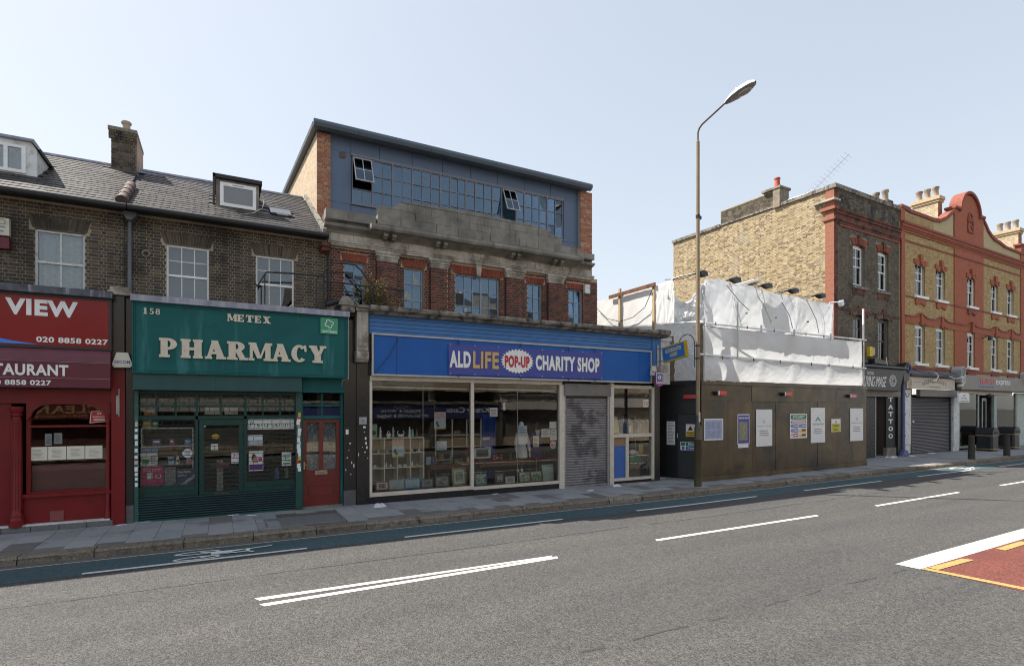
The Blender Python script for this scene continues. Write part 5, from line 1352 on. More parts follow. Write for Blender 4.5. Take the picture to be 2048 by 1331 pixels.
# ticket in its own flat frame: along -y, tilted up
T = Matrix.Translation((11.70, 12.22, 3.80)) @ Matrix.Rotation(R(-8), 4, 'X') @ Matrix.Rotation(R(-90), 4, 'Z')
def ticket(e, s_=1.0):
    pts = [(-.02-e,-.20-e)]
    n = 7
    for i in range(n):
        z = -.20-e + (.40+2*e)*i/n; st = (.40+2*e)/n
        pts += [(.86+e, z), (.82+e, z+st*.35), (.84+e, z+st*.7)]
    pts += [(.86+e,.20+e), (-.02-e,.20+e)]
    return pts
build('ticket_edge', MB().prism(ticket(.035), 'y', -.05, .05).rot(0, T), M('yellow_plastic', (.60,.42,.02), .4, .06), t)
build('ticket_face', MB().prism(ticket(-.005), 'y', -.060, -.051).prism(ticket(-.005), 'y', .051, .060).rot(0, T), M('blue_plastic', (.03,.16,.50), .4, .06), t)
mb = text_into(MB(), 'BLOCKBUSTER', .10, .74, .02, .13, -.0615, .03, .003); text_into(mb, 'VIDEO', .26, .56, -.13, -.02, -.0615, .03, .003)
build('lettering', mb.rot(0, T), M('yellow_lettering', (.70,.55,.10), .4), t)
build('bracket', MB().tube([(11.70,12.55,4.02),(11.70,12.20,4.0)], .014, 6).tube([(11.70,12.55,3.62),(11.70,12.20,3.65)], .014, 6).box(11.66,11.74,12.50,12.53,3.5,4.12), m_grey_metal, t)
t = thing('projecting_sign', 'small purple travel card sign with a round blue badge hanging at the charity shop corner', 'projecting sign', (11.5, 12.25, 2.85))
build('panel', MB().prism([(11.34,2.93),(11.49,2.85),(11.63,2.93),(11.63,3.28),(11.34,3.28)], 'y', 12.20, 12.24), M('purple_plastic', (.30,.05,.28), .4), t)
build('border', MB().box(11.355,11.615,12.196,12.2,3.245,3.265).box(11.355,11.615,12.196,12.2,2.95,2.965).box(11.355,11.37,12.196,12.2,2.965,3.245).box(11.60,11.615,12.196,12.2,2.965,3.245), m_letter_white, t)
build('badge', MB().lathe([(.105,0),(.105,.006)],0,0,20).rot(0, Matrix.Translation((11.485,12.2,3.13)) @ Matrix.Rotation(R(90),4,'X')), M('badge_blue', (.02,.20,.36), .4), t)
build('emblem', MB().ring(11.465,3.13,.05,.05,.022,.022,0,360,12.190,12.194,14).ring(11.535,3.13,.045,.05,.022,.022,100,260,12.1895,12.194,10), m_letter_white, t)
text(t, 'oyster', 11.40, 11.57, 2.975, 3.01, 12.197, m_letter_white, .02)
boxthing('wall_box', 'weathered grey box behind the purple sign at the charity shop corner', 'junction box', 11.62,11.90,12.30,12.62,3.30,3.52, m_stone_pale)
t = flatthing('plaque', 'square grey plaque with a chevron on the black granite pier', 'plaque', 2.79,2.96,1.845,2.01,12.652, c_grey); build('emblem', MB().prism([(2.83,1.90),(2.92,1.90),(2.875,1.96)], 'y', 12.649, 12.652), m_ink, t)
t = thing('wall_stickers', 'torn white stickers scattered down the black pier left of the big shop window', 'stickers', (2.9, 12.65, .8))
for x0, z0, w_, h_ in ((2.88,1.76,.06,.04),(2.92,1.49,.035,.06),(2.93,1.38,.035,.06),(2.90,1.66,.02,.02),(2.95,1.28,.03,.06),(2.86,1.31,.015,.015),(2.91,1.19,.03,.03),(2.77,1.12,.015,.07),(2.98,1.05,.012,.03)): build('sticker', MB().box(x0, x0+w_, 12.654, 12.658, z0, z0+h_), m_paper, t)
# ------------------------------------------------------------------ inside the charity shop windows
m_shelf = M('cream_shelf', (.76,.71,.60), .6, .06, 5)
m_china = M('white_china', (.82,.83,.82), .25, .06, 9)
sh = thing('shelf_unit', 'cream cube shelf unit, four by three, in the left charity window', 'shelves', (3.8, 13.2, .38))
for x in (3.15,3.47,3.79,4.12,4.46): build('upright', MB().box(x,x+.022,13.05,13.38,.40,1.49), m_shelf, sh)
for z in (.40,.755,1.11,1.475): build('shelf', MB().box(3.173,4.459,13.052,13.378,z,z+.022), m_shelf, sh)
build('back_panel', MB().box(3.15,4.48,13.385,13.39,.40,1.49), M('shelf_back', (.22,.20,.17), .8), sh)
def lathe_thing(name, label, cat, x, y, prof, mat, extra=None):
    t = thing(name, label, cat, (x, y, prof[0][1]))
    build('body', MB().lathe(prof, x, y, 12), mat, t, smooth=True)
    if extra: extra(t)
    return t
def figurine(x, z, h, label, mat, arms=True):
    t = thing('figurine', label, 'figurine', (x, 13.15, z))
    build('body', MB().lathe([(.034,z),(.036,z+h*.05),(.03,z+h*.3),(.020,z+h*.55),(.026,z+h*.7),(.012,z+h*.8),(.018,z+h*.88),(.017,z+h*.96),(.004,z+h)], x, 13.15, 10).tube([(x-.022,13.14,z+h*.70),(x-.02,13.11,z+h*.5),(x+.008,13.11,z+h*.48)], .007, 5).tube([(x+.022,13.14,z+h*.70),(x+.022,13.11,z+h*.5),(x,13.11,z+h*.52)], .007, 5), mat, t, smooth=True)
zt = 1.498
figurine(3.405, zt, .26, 'tall white robed figurine at the left end on top of the cube shelves', m_china)
figurine(3.72, zt, .26, 'white figurine with a bluish skirt beside the basket on the cube shelves', M('bluish_china', (.45,.52,.60), .3))
figurine(4.135, zt, .26, 'white figurine with its head bent, next to the green vase', m_china)
figurine(4.32, zt, .22, 'dark figurine with a pale head at the right end on the cube shelves', M('brown_china', (.20,.12,.09), .3))
def handle(t):
    build('handle', MB().ring(3.605,1.60,.035,.06,.010,.010,0,180,13.14,13.16), m_china, t)
lathe_thing('china_basket', 'white china basket with looped handle on the cube shelves', 'ornament', 3.605, 13.15, [(.035,zt),(.055,zt+.06),(.06,zt+.10),(.055,zt+.10)], m_china, handle)
t = thing('swan_pair', 'pair of white china swans facing apart on the cube shelves', 'ornament', (3.91, 13.15, zt))
for s_ in (-1, 1): build('swan', MB().ell(3.91+s_*.035,13.15,zt+.045,.045,.03,.04).tube([(3.91+s_*.06,13.15,zt+.05),(3.91+s_*.085,13.15,zt+.11),(3.91+s_*.07,13.15,zt+.16),(3.91+s_*.055,13.15,zt+.15)], .010, 6), m_china, t, smooth=True)
lathe_thing('vase', 'slim mint green vase on the cube shelves', 'vase', 4.225, 13.2, [(.03,zt),(.038,zt+.06),(.03,zt+.14),(.018,zt+.19),(.02,zt+.20)], M('mint_glaze', (.22,.48,.36), .3))
t = flatthing('book', 'pale green picture book standing at the left on the cube shelves', 'book', 3.16,3.34,zt,zt+.33,13.2, M('pale_green_cover', (.30,.48,.38), .5), d=.03)
build('print', MB().ell(3.25,13.197,zt+.12,.06,.002,.06), M('dark_green_print', (.05,.09,.05), .6), t)
pots = [(3.27,.777,'round white teapot','left bottom cell'),(3.55,.777,'white oil bottle','second bottom cell'),(3.66,.777,'small white box','second bottom cell'),(3.88,.777,'low white bowl','third bottom cell'),(4.02,.777,'white plate stack','third bottom cell'),(4.20,.777,'blue white jug','fourth bottom cell'),(4.34,.777,'cream basketwork bowl','fourth bottom cell'),
        (3.24,1.132,'glass tumbler pair','left middle cell'),(3.36,1.132,'small white cube pot','left middle cell'),(3.57,1.132,'greenish cup','second middle cell'),(3.98,1.132,'curly white ornament','third middle cell'),(4.19,1.132,'white lidded pot with dark base','right middle cell'),(4.27,1.132,'dark lidded pot','right middle cell'),(4.38,1.132,'white lidded pot with black band','right middle cell'),
        (3.27,.424,'clear dish','lowest left cell'),(3.58,.424,'amber glass mug','lowest second cell'),(3.88,.424,'clear bottle','lowest third cell'),(3.97,.424,'ribbed clear bottle','lowest third cell'),(4.28,.424,'small white dish','lowest right cell')]
m_clear = M('pale_glass', (.30,.34,.36), .15, .1)
for i, (x, z, nm, where) in enumerate(pots):
    tall = 'bottle' in nm or 'jug' in nm
    flat_ = 'plate' in nm or 'dish' in nm or 'bowl' in nm
    h = .13 if tall else .05 if flat_ else .08
    r = .022 if tall else .055 if flat_ else .035
    mt = M('amber', (.30,.12,.03), .2) if 'amber' in nm else m_clear if ('clear' in nm or 'glass' in nm) else M('dark_glaze', (.08,.07,.07), .3) if 'dark lidded' in nm else M('cream_glaze', (.5,.42,.28), .5) if 'cream' in nm else m_china
    t = thing('china_piece', f'{nm} in the {where} of the cube shelves', 'crockery', (x, 13.15, z))
    if flat_: build('body', MB().lathe([(r*.5,z),(r*.7,z+h*.3),(r,z+h),(r*.93,z+h),(r*.5,z+h*.4)], x, 13.15, 12), mt, t, smooth=True)
    elif tall: build('body', MB().lathe([(r,z),(r*1.1,z+h*.1),(r,z+h*.6),(r*.4,z+h*.75),(r*.45,z+h)], x, 13.15, 10), mt, t, smooth=True)
    else:
        build('body', MB().lathe([(r*.6,z),(r,z+h*.3),(r*.9,z+h*.7),(r*.6,z+h*.8),(r*.2,z+h*.88),(r*.25,z+h),(0.001,z+h)], x, 13.15, 12), mt, t, smooth=True)
        if 'teapot' in nm or 'mug' in nm or 'cup' in nm: build('handle', MB().ring(x+r*1.2,z+h*.45,.025,.025,.008,.008,-100,100,13.145,13.155), mt, t)
# pictures leaning along the window bottom
def picture(label, x0, x1, z1, z0, fcol, mount, art, y=12.86, text_=None, tcol=None, fw=.03):
    t = thing('picture_frame', label, 'framed picture', ((x0+x1)/2, y, z0), 'pictures leaning along the window bottom')
    T = Matrix.Translation((0, y, z0)) @ Matrix.Rotation(R(-9), 4, 'X') @ Matrix.Translation((0, -y, -z0))
    build('frame', MB().box(x0,x0+fw,y,y+.02,z0,z1).box(x1-fw,x1,y,y+.02,z0,z1).box(x0+fw,x1-fw,y,y+.02,z0,z0+fw).box(x0+fw,x1-fw,y,y+.02,z1-fw,z1).rot(0,T), fcol, t)
    build('mount', MB().box(x0+fw,x1-fw,y+.010,y+.016,z0+fw,z1-fw).rot(0,T), mount, t)
    w, h = x1-x0-2*fw, z1-z0-2*fw
    if text_:
        mb = MB(); n = len(text_)
        for i, s in enumerate(text_): text_into(mb, s, x0+fw+w*.1, x1-fw-w*.1, z0+fw+h*(1-(i+.82)/n), z0+fw+h*(1-(i+.2)/n), y+.008, .01, .002)
        build('lettering', mb.rot(0,T), tcol, t)
    else:
        m_ = .16
        build('picture', MB().box(x0+fw+w*m_, x1-fw-w*m_, y+.007, y+.010, z0+fw+h*m_, z1-fw-h*m_).rot(0,T), art, t)
    return t
def ART(name, a, b, sc=14):
    return M(name, a, .6, .2, 9, dirt=(b, sc, .42, .6))
f_br = M('brown_frame', (.11,.055,.035), .5); f_red = M('reddish_frame', (.22,.09,.06), .5); f_blu = M('blue_frame', (.10,.30,.52), .5); f_gr = M('grey_green_frame', (.09,.09,.08), .5); f_wh = M('white_frame', (.60,.60,.58), .5); f_gld = M('gilt_frame', (.28,.20,.09), .45, metal=.3)
mnt = M('white_mount', (.58,.58,.55), .8); mnt_g = M('mint_mount', (.45,.60,.54), .8)
picture('reddish framed small sepia print, first at the left of the window bottom', 3.22,3.54,.48,.265, f_red, mnt, ART('sepia_a', (.30,.27,.24), (.06,.05,.05), 26))
picture('hand-lettered sign THANK HEAVEN FOR LITTLE GIRLS in a pale frame', 3.55,3.92,.50,.26, M('pale_frame', (.40,.38,.34), .6), M('pale_blue_mount', (.42,.55,.62), .8), None, text_=('THANK','HEAVEN','FOR LITTLE','GIRLS'), tcol=m_ink)
picture('blue framed hand-lettered rhyme about puppy dog tails', 3.93,4.32,.51,.26, f_blu, M('sky_mount', (.40,.58,.70), .8), None, text_=('SLUGS AND','SNAILS &','PUPPY DOG','TAILS'), tcol=m_ink)
picture('dark grey landscape print right of the blue lettered frame', 4.34,4.66,.48,.25, f_gr, M('grey_mount', (.22,.25,.28), .8), ART('landscape_grey', (.20,.24,.28), (.05,.06,.07)))
picture('grey framed print of a church in trees', 4.71,5.08,.52,.25, f_gr, M('grey_mount_b', (.28,.29,.27), .8), ART('church_print', (.34,.36,.36), (.07,.07,.07), 20))
picture('large gilt framed print on a mint mount, the tallest of the row', 5.17,5.56,.70,.25, f_gld, mnt_g, ART('figure_print', (.36,.36,.33), (.08,.07,.06), 22), fw=.05)
picture('unframed green and white print just right of the window post', 5.80,6.13,.52,.225, M('green_edge', (.12,.22,.17), .6), ART('green_print_a', (.32,.48,.42), (.07,.12,.10), 12), ART('green_print', (.50,.60,.55), (.10,.16,.13), 18), fw=.012)
picture('dark framed oval print of a black tree on white', 6.37,6.65,.51,.225, f_br, M('dark_mount', (.10,.10,.09), .8), ART('tree_print', (.55,.58,.56), (.05,.05,.05), 24), fw=.02)
picture('small white framed beach print', 6.68,6.96,.40,.225, f_wh, mnt, ART('beach_print', (.30,.42,.55), (.36,.30,.22), 9), fw=.015)
picture('thin framed landscape with a green tree, left of a matching pair', 7.10,7.44,.49,.225, f_gld, ART('landscape_a', (.44,.55,.48), (.10,.18,.12), 8), ART('landscape_b', (.46,.54,.46), (.08,.14,.09), 10), fw=.018)
picture('thin framed landscape with dark trees, right of a matching pair', 7.46,7.81,.49,.225, f_gld, ART('landscape_c', (.40,.52,.46), (.08,.13,.09), 8), ART('landscape_d', (.34,.46,.40), (.05,.09,.06), 9), fw=.018)
picture('tall plain pale green panel at the right end of the window bottom', 7.84,8.20,.66,.225, M('pale_green_edge', (.36,.48,.43), .4), M('pale_green_panel', (.26,.37,.34), .3, .1, 3), M('pale_green_panel_b', (.27,.38,.35), .3, .1, 3), fw=.01)
for k, x in enumerate((7.17, 7.30)): lathe_thing('cup', ('left','right')[k]+' of two small pale cups behind the landscape pair', 'cup', x, 13.1, [(.03,.47),(.04,.55),(.037,.55)], m_china)
# window display floor, table, furniture
dk = thing('display_platform', 'low dark boarded platform running behind the charity windows', 'platform', (5.7, 13.2, 0))
build('boards', MB().box(3.1,8.22,12.78,13.42,.10,.215), M('platform_boards', (.09,.07,.055), .7, .2, 6), dk)
def table(label, x0, x1, y0, y1, h):
    t = thing('table', label, 'table', ((x0+x1)/2, (y0+y1)/2, .1))
    build('tabletop', MB().box(x0,x1,y0,y1,h-.035,h), m_wood, t); build('apron', MB().box(x0+.05,x1-.05,y0+.04,y0+.06,h-.12,h-.036), m_wood, t)
    for a in (x0+.04, x1-.10):
        for b in (y0+.04, y1-.10): build('leg', MB().box(a,a+.06,b,b+.06,.1,h-.036), m_wood, t)
table('long brown wooden table behind the left charity window, loaded with plates', 4.72, 6.05, 13.55, 14.2, .73)
table('dark brown sideboard table behind the right charity window, carrying the television', 6.12, 8.2, 13.5, 14.2, .73)
for k, (x, r_) in enumerate(((5.0,.13),(5.35,.15),(5.8,.17))): lathe_thing('plate', ('cream plate','white plate','large white plate')[k]+' lying on the brown table behind the left charity window', 'plate', x, 13.75, [(r_*.5,.731),(r_,.752),(r_*.95,.754),(r_*.5,.738)], m_china)
t = thing('cardholder', 'pale blue box on the brown table below the handwritten notice', 'box', (4.85, 13.8, .73)); build('pack', MB().box(4.78,4.92,13.75,13.83,.732,.93), c_pale, t)
t = thing('television', 'silver framed television on the table right of the window post', 'television', (6.4, 13.75, .73))
build('casing', MB().box(6.14,6.64,13.70,13.80,.83,1.12), M('silver_plastic', (.50,.53,.57), .35, .04), t); build('screen', MB().box(6.20,6.57,13.694,13.70,.88,1.08), M('dark_screen', (.02,.02,.022), .08, .1), t); build('foot', MB().box(6.28,6.50,13.70,13.85,.732,.79).box(6.36,6.42,13.73,13.77,.79,.83), M('dark_foot', (.05,.05,.055), .4), t); build('price_card', MB().box(6.44,6.66,13.690,13.693,1.08,1.15), c_pale, t)
t = thing('wrapped_gifts', 'heap of shiny wrapped ornaments with a red ball beside the television', 'ornaments', (6.95, 13.75, .73))
for i in range(16): build('ornament', MB().ell(6.75+random.uniform(0,.40),13.70+random.uniform(0,.15),.765+random.uniform(0,.13),.035,.035,.035), random.choice((m_china, M('silver', (.6,.6,.6), .2, metal=.8), c_redk, c_orange)), t, smooth=True)
t = thing('wrapped_gifts', 'small red and white wrapped ornament left of the television', 'ornaments', (6.06, 13.75, .73))
for i in range(5): build('ornament', MB().ell(6.04+random.uniform(0,.08),13.72,.765+random.uniform(0,.12),.03,.03,.035), random.choice((m_china, c_redk)), t, smooth=True)
bs = thing('bookcase', 'pale metal shelving standing deep inside behind the handwritten notice', 'shelves', (6.0, 14.6, .1))
for x in (5.30,5.80,6.25,6.70): build('upright', MB().box(x,x+.03,14.5,14.53,.1,1.9), m_alu, bs)
for z in (.74,1.1,1.44): build('shelf', MB().box(5.3,6.73,14.5,14.8,z,z+.02), m_alu, bs)
build('goods', MB().box(5.9,6.1,14.6,14.7,1.46,1.58).box(5.5,5.62,14.6,14.7,1.12,1.26).box(6.4,6.55,14.6,14.7,1.12,1.24).box(5.45,5.6,14.6,14.7,.76,.9), M('tan_goods', (.2,.15,.10), .7), bs)
t = thing('armchair', 'brown leather armchair facing into the shop behind the left window', 'armchair', (6.25, 14.2, .1))
build('backrest', MB().prism([(6.06,.45),(6.46,.45),(6.46,1.0),(6.40,1.10),(6.12,1.10),(6.06,1.0)], 'y', 14.15, 14.3), M('brown_leather', (.12,.06,.035), .45), t); build('seat', MB().box(6.06,6.46,14.3,14.75,.3,.48), t_m := bpy.data.materials['brown_leather'], t); build('arm', MB().box(6.02,6.08,14.28,14.75,.3,.68), t_m, t); build('arm', MB().box(6.44,6.50,14.28,14.75,.3,.68), t_m, t); build('base', MB().box(6.05,6.47,14.2,14.75,.1,.299), t_m, t)
t = thing('curtain', 'royal blue curtain hanging deep inside right of the window post', 'curtain', (6.95, 14.6, .1)); build('cloth', drape(MB(), 6.72, 7.18, 14.5, .1, 2.05, 22, .04), M('royal_blue', (.03,.09,.42), .8), t)
flatthing('sign', 'small pale card pinned on the blue curtain', 'card', 6.72,6.97,1.29,1.38,14.4, c_pale)
# two clothed dummies
def dummy(label, x, h0, cloth, skin, legs):
    t = thing('mannequin', label, 'mannequin', (x, 13.5, h0))
    b = h0
    build('stand', MB().lathe([(.12,.216),(.12,.23),(.015,.24),(.015,b+.1)], x, 13.5, 12), m_grey_metal, t)
    build('torso', MB().ell(x,13.5,b+.62,.15,.09,.26,14,8), cloth, t, smooth=True)
    build('skirt', MB().lathe([(.17,b+.10),(.155,b+.3),(.12,b+.48),(.13,b+.6)], x, 13.5, 14), cloth, t, smooth=True)
    build('head', MB().ell(x-.02,13.49,b+1.02,.075,.085,.105,12,8).tube([(x,13.5,b+.84),(x-.01,13.5,b+.96)], .042, 8).ell(x-.03,13.41,b+1.0,.012,.02,.018,6,4), skin, t, smooth=True)
    for s_ in (-1,1):
        build('sleeve', MB().tube([(x+s_*.13,13.5,b+.78),(x+s_*.20,13.48,b+.55),(x+s_*.21,13.42,b+.30)], [.055,.05,.045], 8), cloth, t, smooth=True)
        hand = MB().tube([(x+s_*.21,13.42,b+.30),(x+s_*.21,13.41,b+.24)], [.022,.025], 8).ell(x+s_*.21,13.405,b+.205,.026,.014,.045,8,6)
        for k in range(4): hand.tube([(x+s_*.21-.020+k*.0135,13.405,b+.175),(x+s_*.21-.022+k*.0145,13.40,b+.14-.008*(k in (1,2))),(x+s_*.21-.020+k*.0135,13.392,b+.118-.01*(k in (1,2)))], [.0075,.007,.005], 5)
        hand.tube([(x+s_*.185,13.40,b+.22),(x+s_*.17,13.39,b+.185),(x+s_*.172,13.385,b+.16)], [.008,.008,.006], 5)
        build('hand', hand, skin, t, smooth=True)
m_knit = M('white_knit', (.78,.81,.84), .95, .3, 60)
dummy('white mannequin in a pale knitted top behind the right charity window', 7.52, .72, m_knit, m_china, False)
dummy('mannequin in a violet dress with a white scarf behind the right charity window', 8.00, .72, M('violet_dress', (.08,.035,.20), .9, .15, 20), M('dark_skin_plastic', (.06,.045,.04), .5), False)
t = thing('scarf', 'white scarf round the neck of the violet-dressed mannequin', 'scarf', (8.0, 13.4, 1.45)); build('cloth', MB().prism([(7.90,1.60),(8.08,1.60),(8.04,1.48),(7.98,1.38),(7.93,1.48)], 'y', 13.385, 13.40), m_paper, t)
# paper on the glass
for (lab, x0, x1, z0, z1, mt, ln) in (('pale notice at the upper left of the group on the right charity pane', 6.99,7.26,1.53,1.75, c_pale, 3), ('white notice below the upper left one on the right charity pane', 7.00,7.27,1.26,1.46, m_paper, 0), ('cream sheet with rows of print at the middle of the right charity pane', 7.45,7.63,1.17,1.47, m_paper_warm, 7), ('pale picture notice right of centre on the right charity pane', 7.71,7.98,1.43,1.65, m_paper, 4), ('plain white sheet at the top right of the right charity pane', 7.97,8.19,1.66,1.85, m_paper, 0), ('tall white sheet below the top right one on the right charity pane', 8.00,8.20,1.34,1.64, m_paper, 6)):
    flatthing('notice', lab, 'notice', x0, x1, z0, z1, 12.735, mt, ln, ink=c_blue if mt is c_pale else m_ink)
t = thing('sticker', 'white round sticker with a red ring at the lower right of the right charity pane', 'sticker', (8.085, 12.735, 1.1)); build('disc', MB().lathe([(.10,0),(.10,.003)],0,0,22).rot(0, Matrix.Translation((8.085,12.737,1.21)) @ Matrix.Rotation(R(90),4,'X')), m_paper, t); build('print', MB().ring(8.085,1.21,.075,.075,.02,.02,0,360,12.732,12.734).ring(8.085,1.21,.03,.03,.018,.018,60,300,12.732,12.734), c_redk, t)
t = flatthing('notice', 'handwritten notice inside the left charity window above the brown table', 'notice', 4.69,4.96,1.18,1.40,12.735, M('blue_white_paper', (.52,.60,.68), .8)); text_into(mb := MB(), 'ALL', 4.74, 4.86, 1.33, 1.38, 12.733, 0, .002); text_into(mb, 'CHARITY', 4.72, 4.93, 1.26, 1.31, 12.733, 0, .002); text_into(mb, 'SHOP', 4.76, 4.90, 1.20, 1.245, 12.733, 0, .002); build('lettering', mb, m_ink, t)
def poster(label, x0, x1, z0, z1):
    t = flatthing('poster', label, 'poster', x0, x1, z0, z1, 12.736, c_pale)
    h = z1-z0
    build('print', MB().prism([(x0,z1-h*.38),(x1,z1-h*.38),(x1,z1-.01),(x0,z1-.01)], 'y', 12.733, 12.736), c_yel if False else M('pale_orange_print', (.55,.40,.30), .7, .3, 12), t)
    build('print', MB().ell((x0+x1)/2+.02, 12.7325, z1-h*.2, (x1-x0)*.38, .001, h*.13), M('pinkish_print', (.55,.33,.30), .7, .2, 30), t)
    build('print', MB().box(x0,x1,12.733,12.736,z0,z0+h*.07), c_yel, t); build('print', MB().ell(x0+.07,12.7325,z0+h*.36,.03,.001,.05).ell(x0+.10,12.7325,z0+h*.2,.035,.001,.035), M('dark_print', (.12,.07,.06), .6), t)
poster('pale blue and yellow poster on the glass across the cube shelves', 3.58,3.87,1.05,1.48); poster('pale blue and yellow poster high on the glass in mid pane', 4.63,4.93,1.70,2.12)
for (lab, x0, x1, z0, z1) in (('small red and white notice high on the glass by the window post', 6.07,6.37,2.0,2.23), ('higher and smaller red and white notice right of the window post', 6.46,6.60,2.16,2.36)):
    t = flatthing('notice', lab, 'notice', x0+.08, x1, z0, z1, 12.735, m_paper); lines_of(mb := MB(), x0+.10, x1-.02, z0+.03, z1-.03, 12.732, 4); build('print', mb, c_redk, t)
# right hand window: clothes rail and goods
t = thing('clothes_rail', 'metal clothes rail behind the narrow right charity window', 'clothes rail', (10.9, 13.3, .1))
build('rail', MB().tube([(10.25,13.3,.1),(10.25,13.3,1.95),(11.5,13.3,1.95),(11.5,13.3,.1)], .014, 6), m_grey_metal, t)
for i, (x, c, nm) in enumerate(((10.66,M('navy_cloth',(.02,.04,.12),.9),'dark navy jacket'),(10.80,M('blue_cloth',(.05,.12,.32),.9),'mid blue jacket'),(10.95,M('white_cloth',(.5,.5,.5),.9),'white shirt'),(11.10,M('pink_cloth',(.4,.3,.33),.9),'pale pink blouse'),(11.28,M('black_cloth',(.02,.02,.025),.9),'black top'),(11.42,M('turquoise_cloth',(.02,.22,.42),.9),'bright turquoise dress'))):
    g = thing('garment', f'{nm} hanging on the rail behind the narrow right charity window', 'garment', (x, 13.3, 1.3))
    build('cloth', MB().prism([(13.02,1.35),(13.0,1.75),(13.18,1.88),(13.3,1.90),(13.42,1.88),(13.6,1.75),(13.58,1.35)], 'x', x-.05, x+.06), c, g)
    build('hanger', MB().tube([(x,13.05,1.80),(x,13.3,1.90),(x,13.55,1.80)], .008, 5).tube([(x,13.3,1.90),(x,13.3,1.955)], .005, 5), m_grey_metal, g)
t = flatthing('board', 'slanted pale yellow board at the left of the narrow right charity window', 'board', 10.33,10.34,1.0,1.02,12.95, m_paper_warm)
build('panel', MB().prism([(10.30,1.47),(10.58,1.47),(10.50,1.95),(10.40,1.98)], 'y', 12.95, 12.96), M('pale_yellow_board', (.5,.48,.3), .7), t)
flatthing('price_tag', 'white price card hanging among the clothes in the narrow right window', 'card', 10.87,11.01,1.47,1.68,12.92, m_paper, 3)
t = flatthing('sticker', 'red and white sticker high on the narrow right charity window', 'sticker', 11.33,11.53,2.25,2.48,12.735, m_paper); build('print', MB().ring(11.40,2.37,.05,.07,.03,.03,0,360,12.732,12.735,14).ring(11.48,2.37,.04,.07,.025,.03,0,360,12.7315,12.735,14), c_redk, t); text(t, 'open', 11.36, 11.50, 2.56, 2.62, 12.735, c_yel, .02)
t = thing('storage_box', 'brown cardboard box on the floor of the narrow right charity window', 'box', (11.15, 13.2, .1)); build('carton', MB().box(10.88,11.45,13.0,13.4,.102,.55), M('cardboard_b', (.20,.14,.09), .9), t)
t = thing('crate', 'green and white crate of toys standing on the cardboard box', 'crate', (11.3, 13.15, .55)); build('crate_body', MB().box(11.06,11.50,13.02,13.3,.553,.80), M('green_plastic', (.02,.22,.09), .5), t); build('contents', MB().ell(11.22,13.1,.86,.15,.08,.09).ell(11.4,13.12,.84,.08,.08,.07), m_china, t, smooth=True); build('yellow_card', MB().box(11.38,11.55,12.99,13.0,.83,1.10), c_yel, t)
# ------------------------------------------------------------------ hoarding and wrapped scaffold (own bearing)
from mathutils import noise as mnoise
frame(FH)
def PLY(name, single):
    m, n, l, p = nodes(name)
    a = n.new('ShaderNodeObjectInfo').outputs['Random']
    base = mixc(n, l, (.054,.038,.019,1), (.100,.068,.027,1), a)  # brown-gold painted in for sunlit fronts mirrored on dark gloss ply
    f = ramp(n, l, noise(n, l, 2.2, 6, (1,1,.5), .62), .3, .7, (.5,.5,.5,1), (1.5,1.45,1.35,1))
    base = mixc(n, l, base, f, 1.0, 'MULTIPLY')
    d = ramp(n, l, noise(n, l, .8, 6, (1,1,1.3), .6), .5, .66)
    l.new(mixc(n, l, base, (.016,.015,.014,1), d), p.inputs['Base Color'])
    r = ramp(n, l, noise(n, l, 3, 4), .3, .7, (.26,)*3+(1,), (.48,)*3+(1,))
    l.new(r, p.inputs['Roughness']); p.inputs['Specular IOR Level'].default_value = .6
    b = n.new('ShaderNodeBump'); b.inputs['Strength'].default_value = .12; b.inputs['Distance'].default_value = .02
    l.new(noise(n, l, 2.5, 4), b.inputs['Height']); l.new(b.outputs[0], p.inputs['Normal'])
    return m
m_ply = PLY('plywood_painted_reflection', True)
m_ply_black = M('black_plywood', (.018,.019,.021), .42, .2, 3, dirt=((.05,.05,.05), 5, .62, .8))
hd = thing('hoarding', 'dark gloss plywood site hoarding, brown reflections painted on, with posters along its front', 'hoarding', (4.7, 0, 0))
us = [0.0,1.22,2.43,3.64,4.86,6.10,7.33,8.39,9.43]
for a, b in zip(us, us[1:]): build('plywood_panel', MB().box(a+.006,b-.006,random.uniform(-.004,.004),.018,.16,2.425), m_ply, hd)
uu = [0,2.38,4.69,7.29,9.43]
for a, b in zip(uu, uu[1:]): build('plywood_panel', MB().box(a+.006,b-.006,random.uniform(-.004,.004),.018,2.434,2.935), m_ply, hd)
build('top_rail', MB().box(-.02,9.45,-.035,.05,2.94,3.07), m_ply, hd)
build('kick_board', MB().box(-.01,9.44,-.022,.018,0.005,.155), m_ply, hd)
build('backing', MB().box(.0,9.43,.03,.06,.0,3.05), m_black, hd); build('frame_posts', MB().box(.02,.1,.07,.15,0,2.93).box(4.8,4.9,.07,.15,0,2.93).box(9.33,9.42,.07,.15,0,2.93), m_wood, hd)
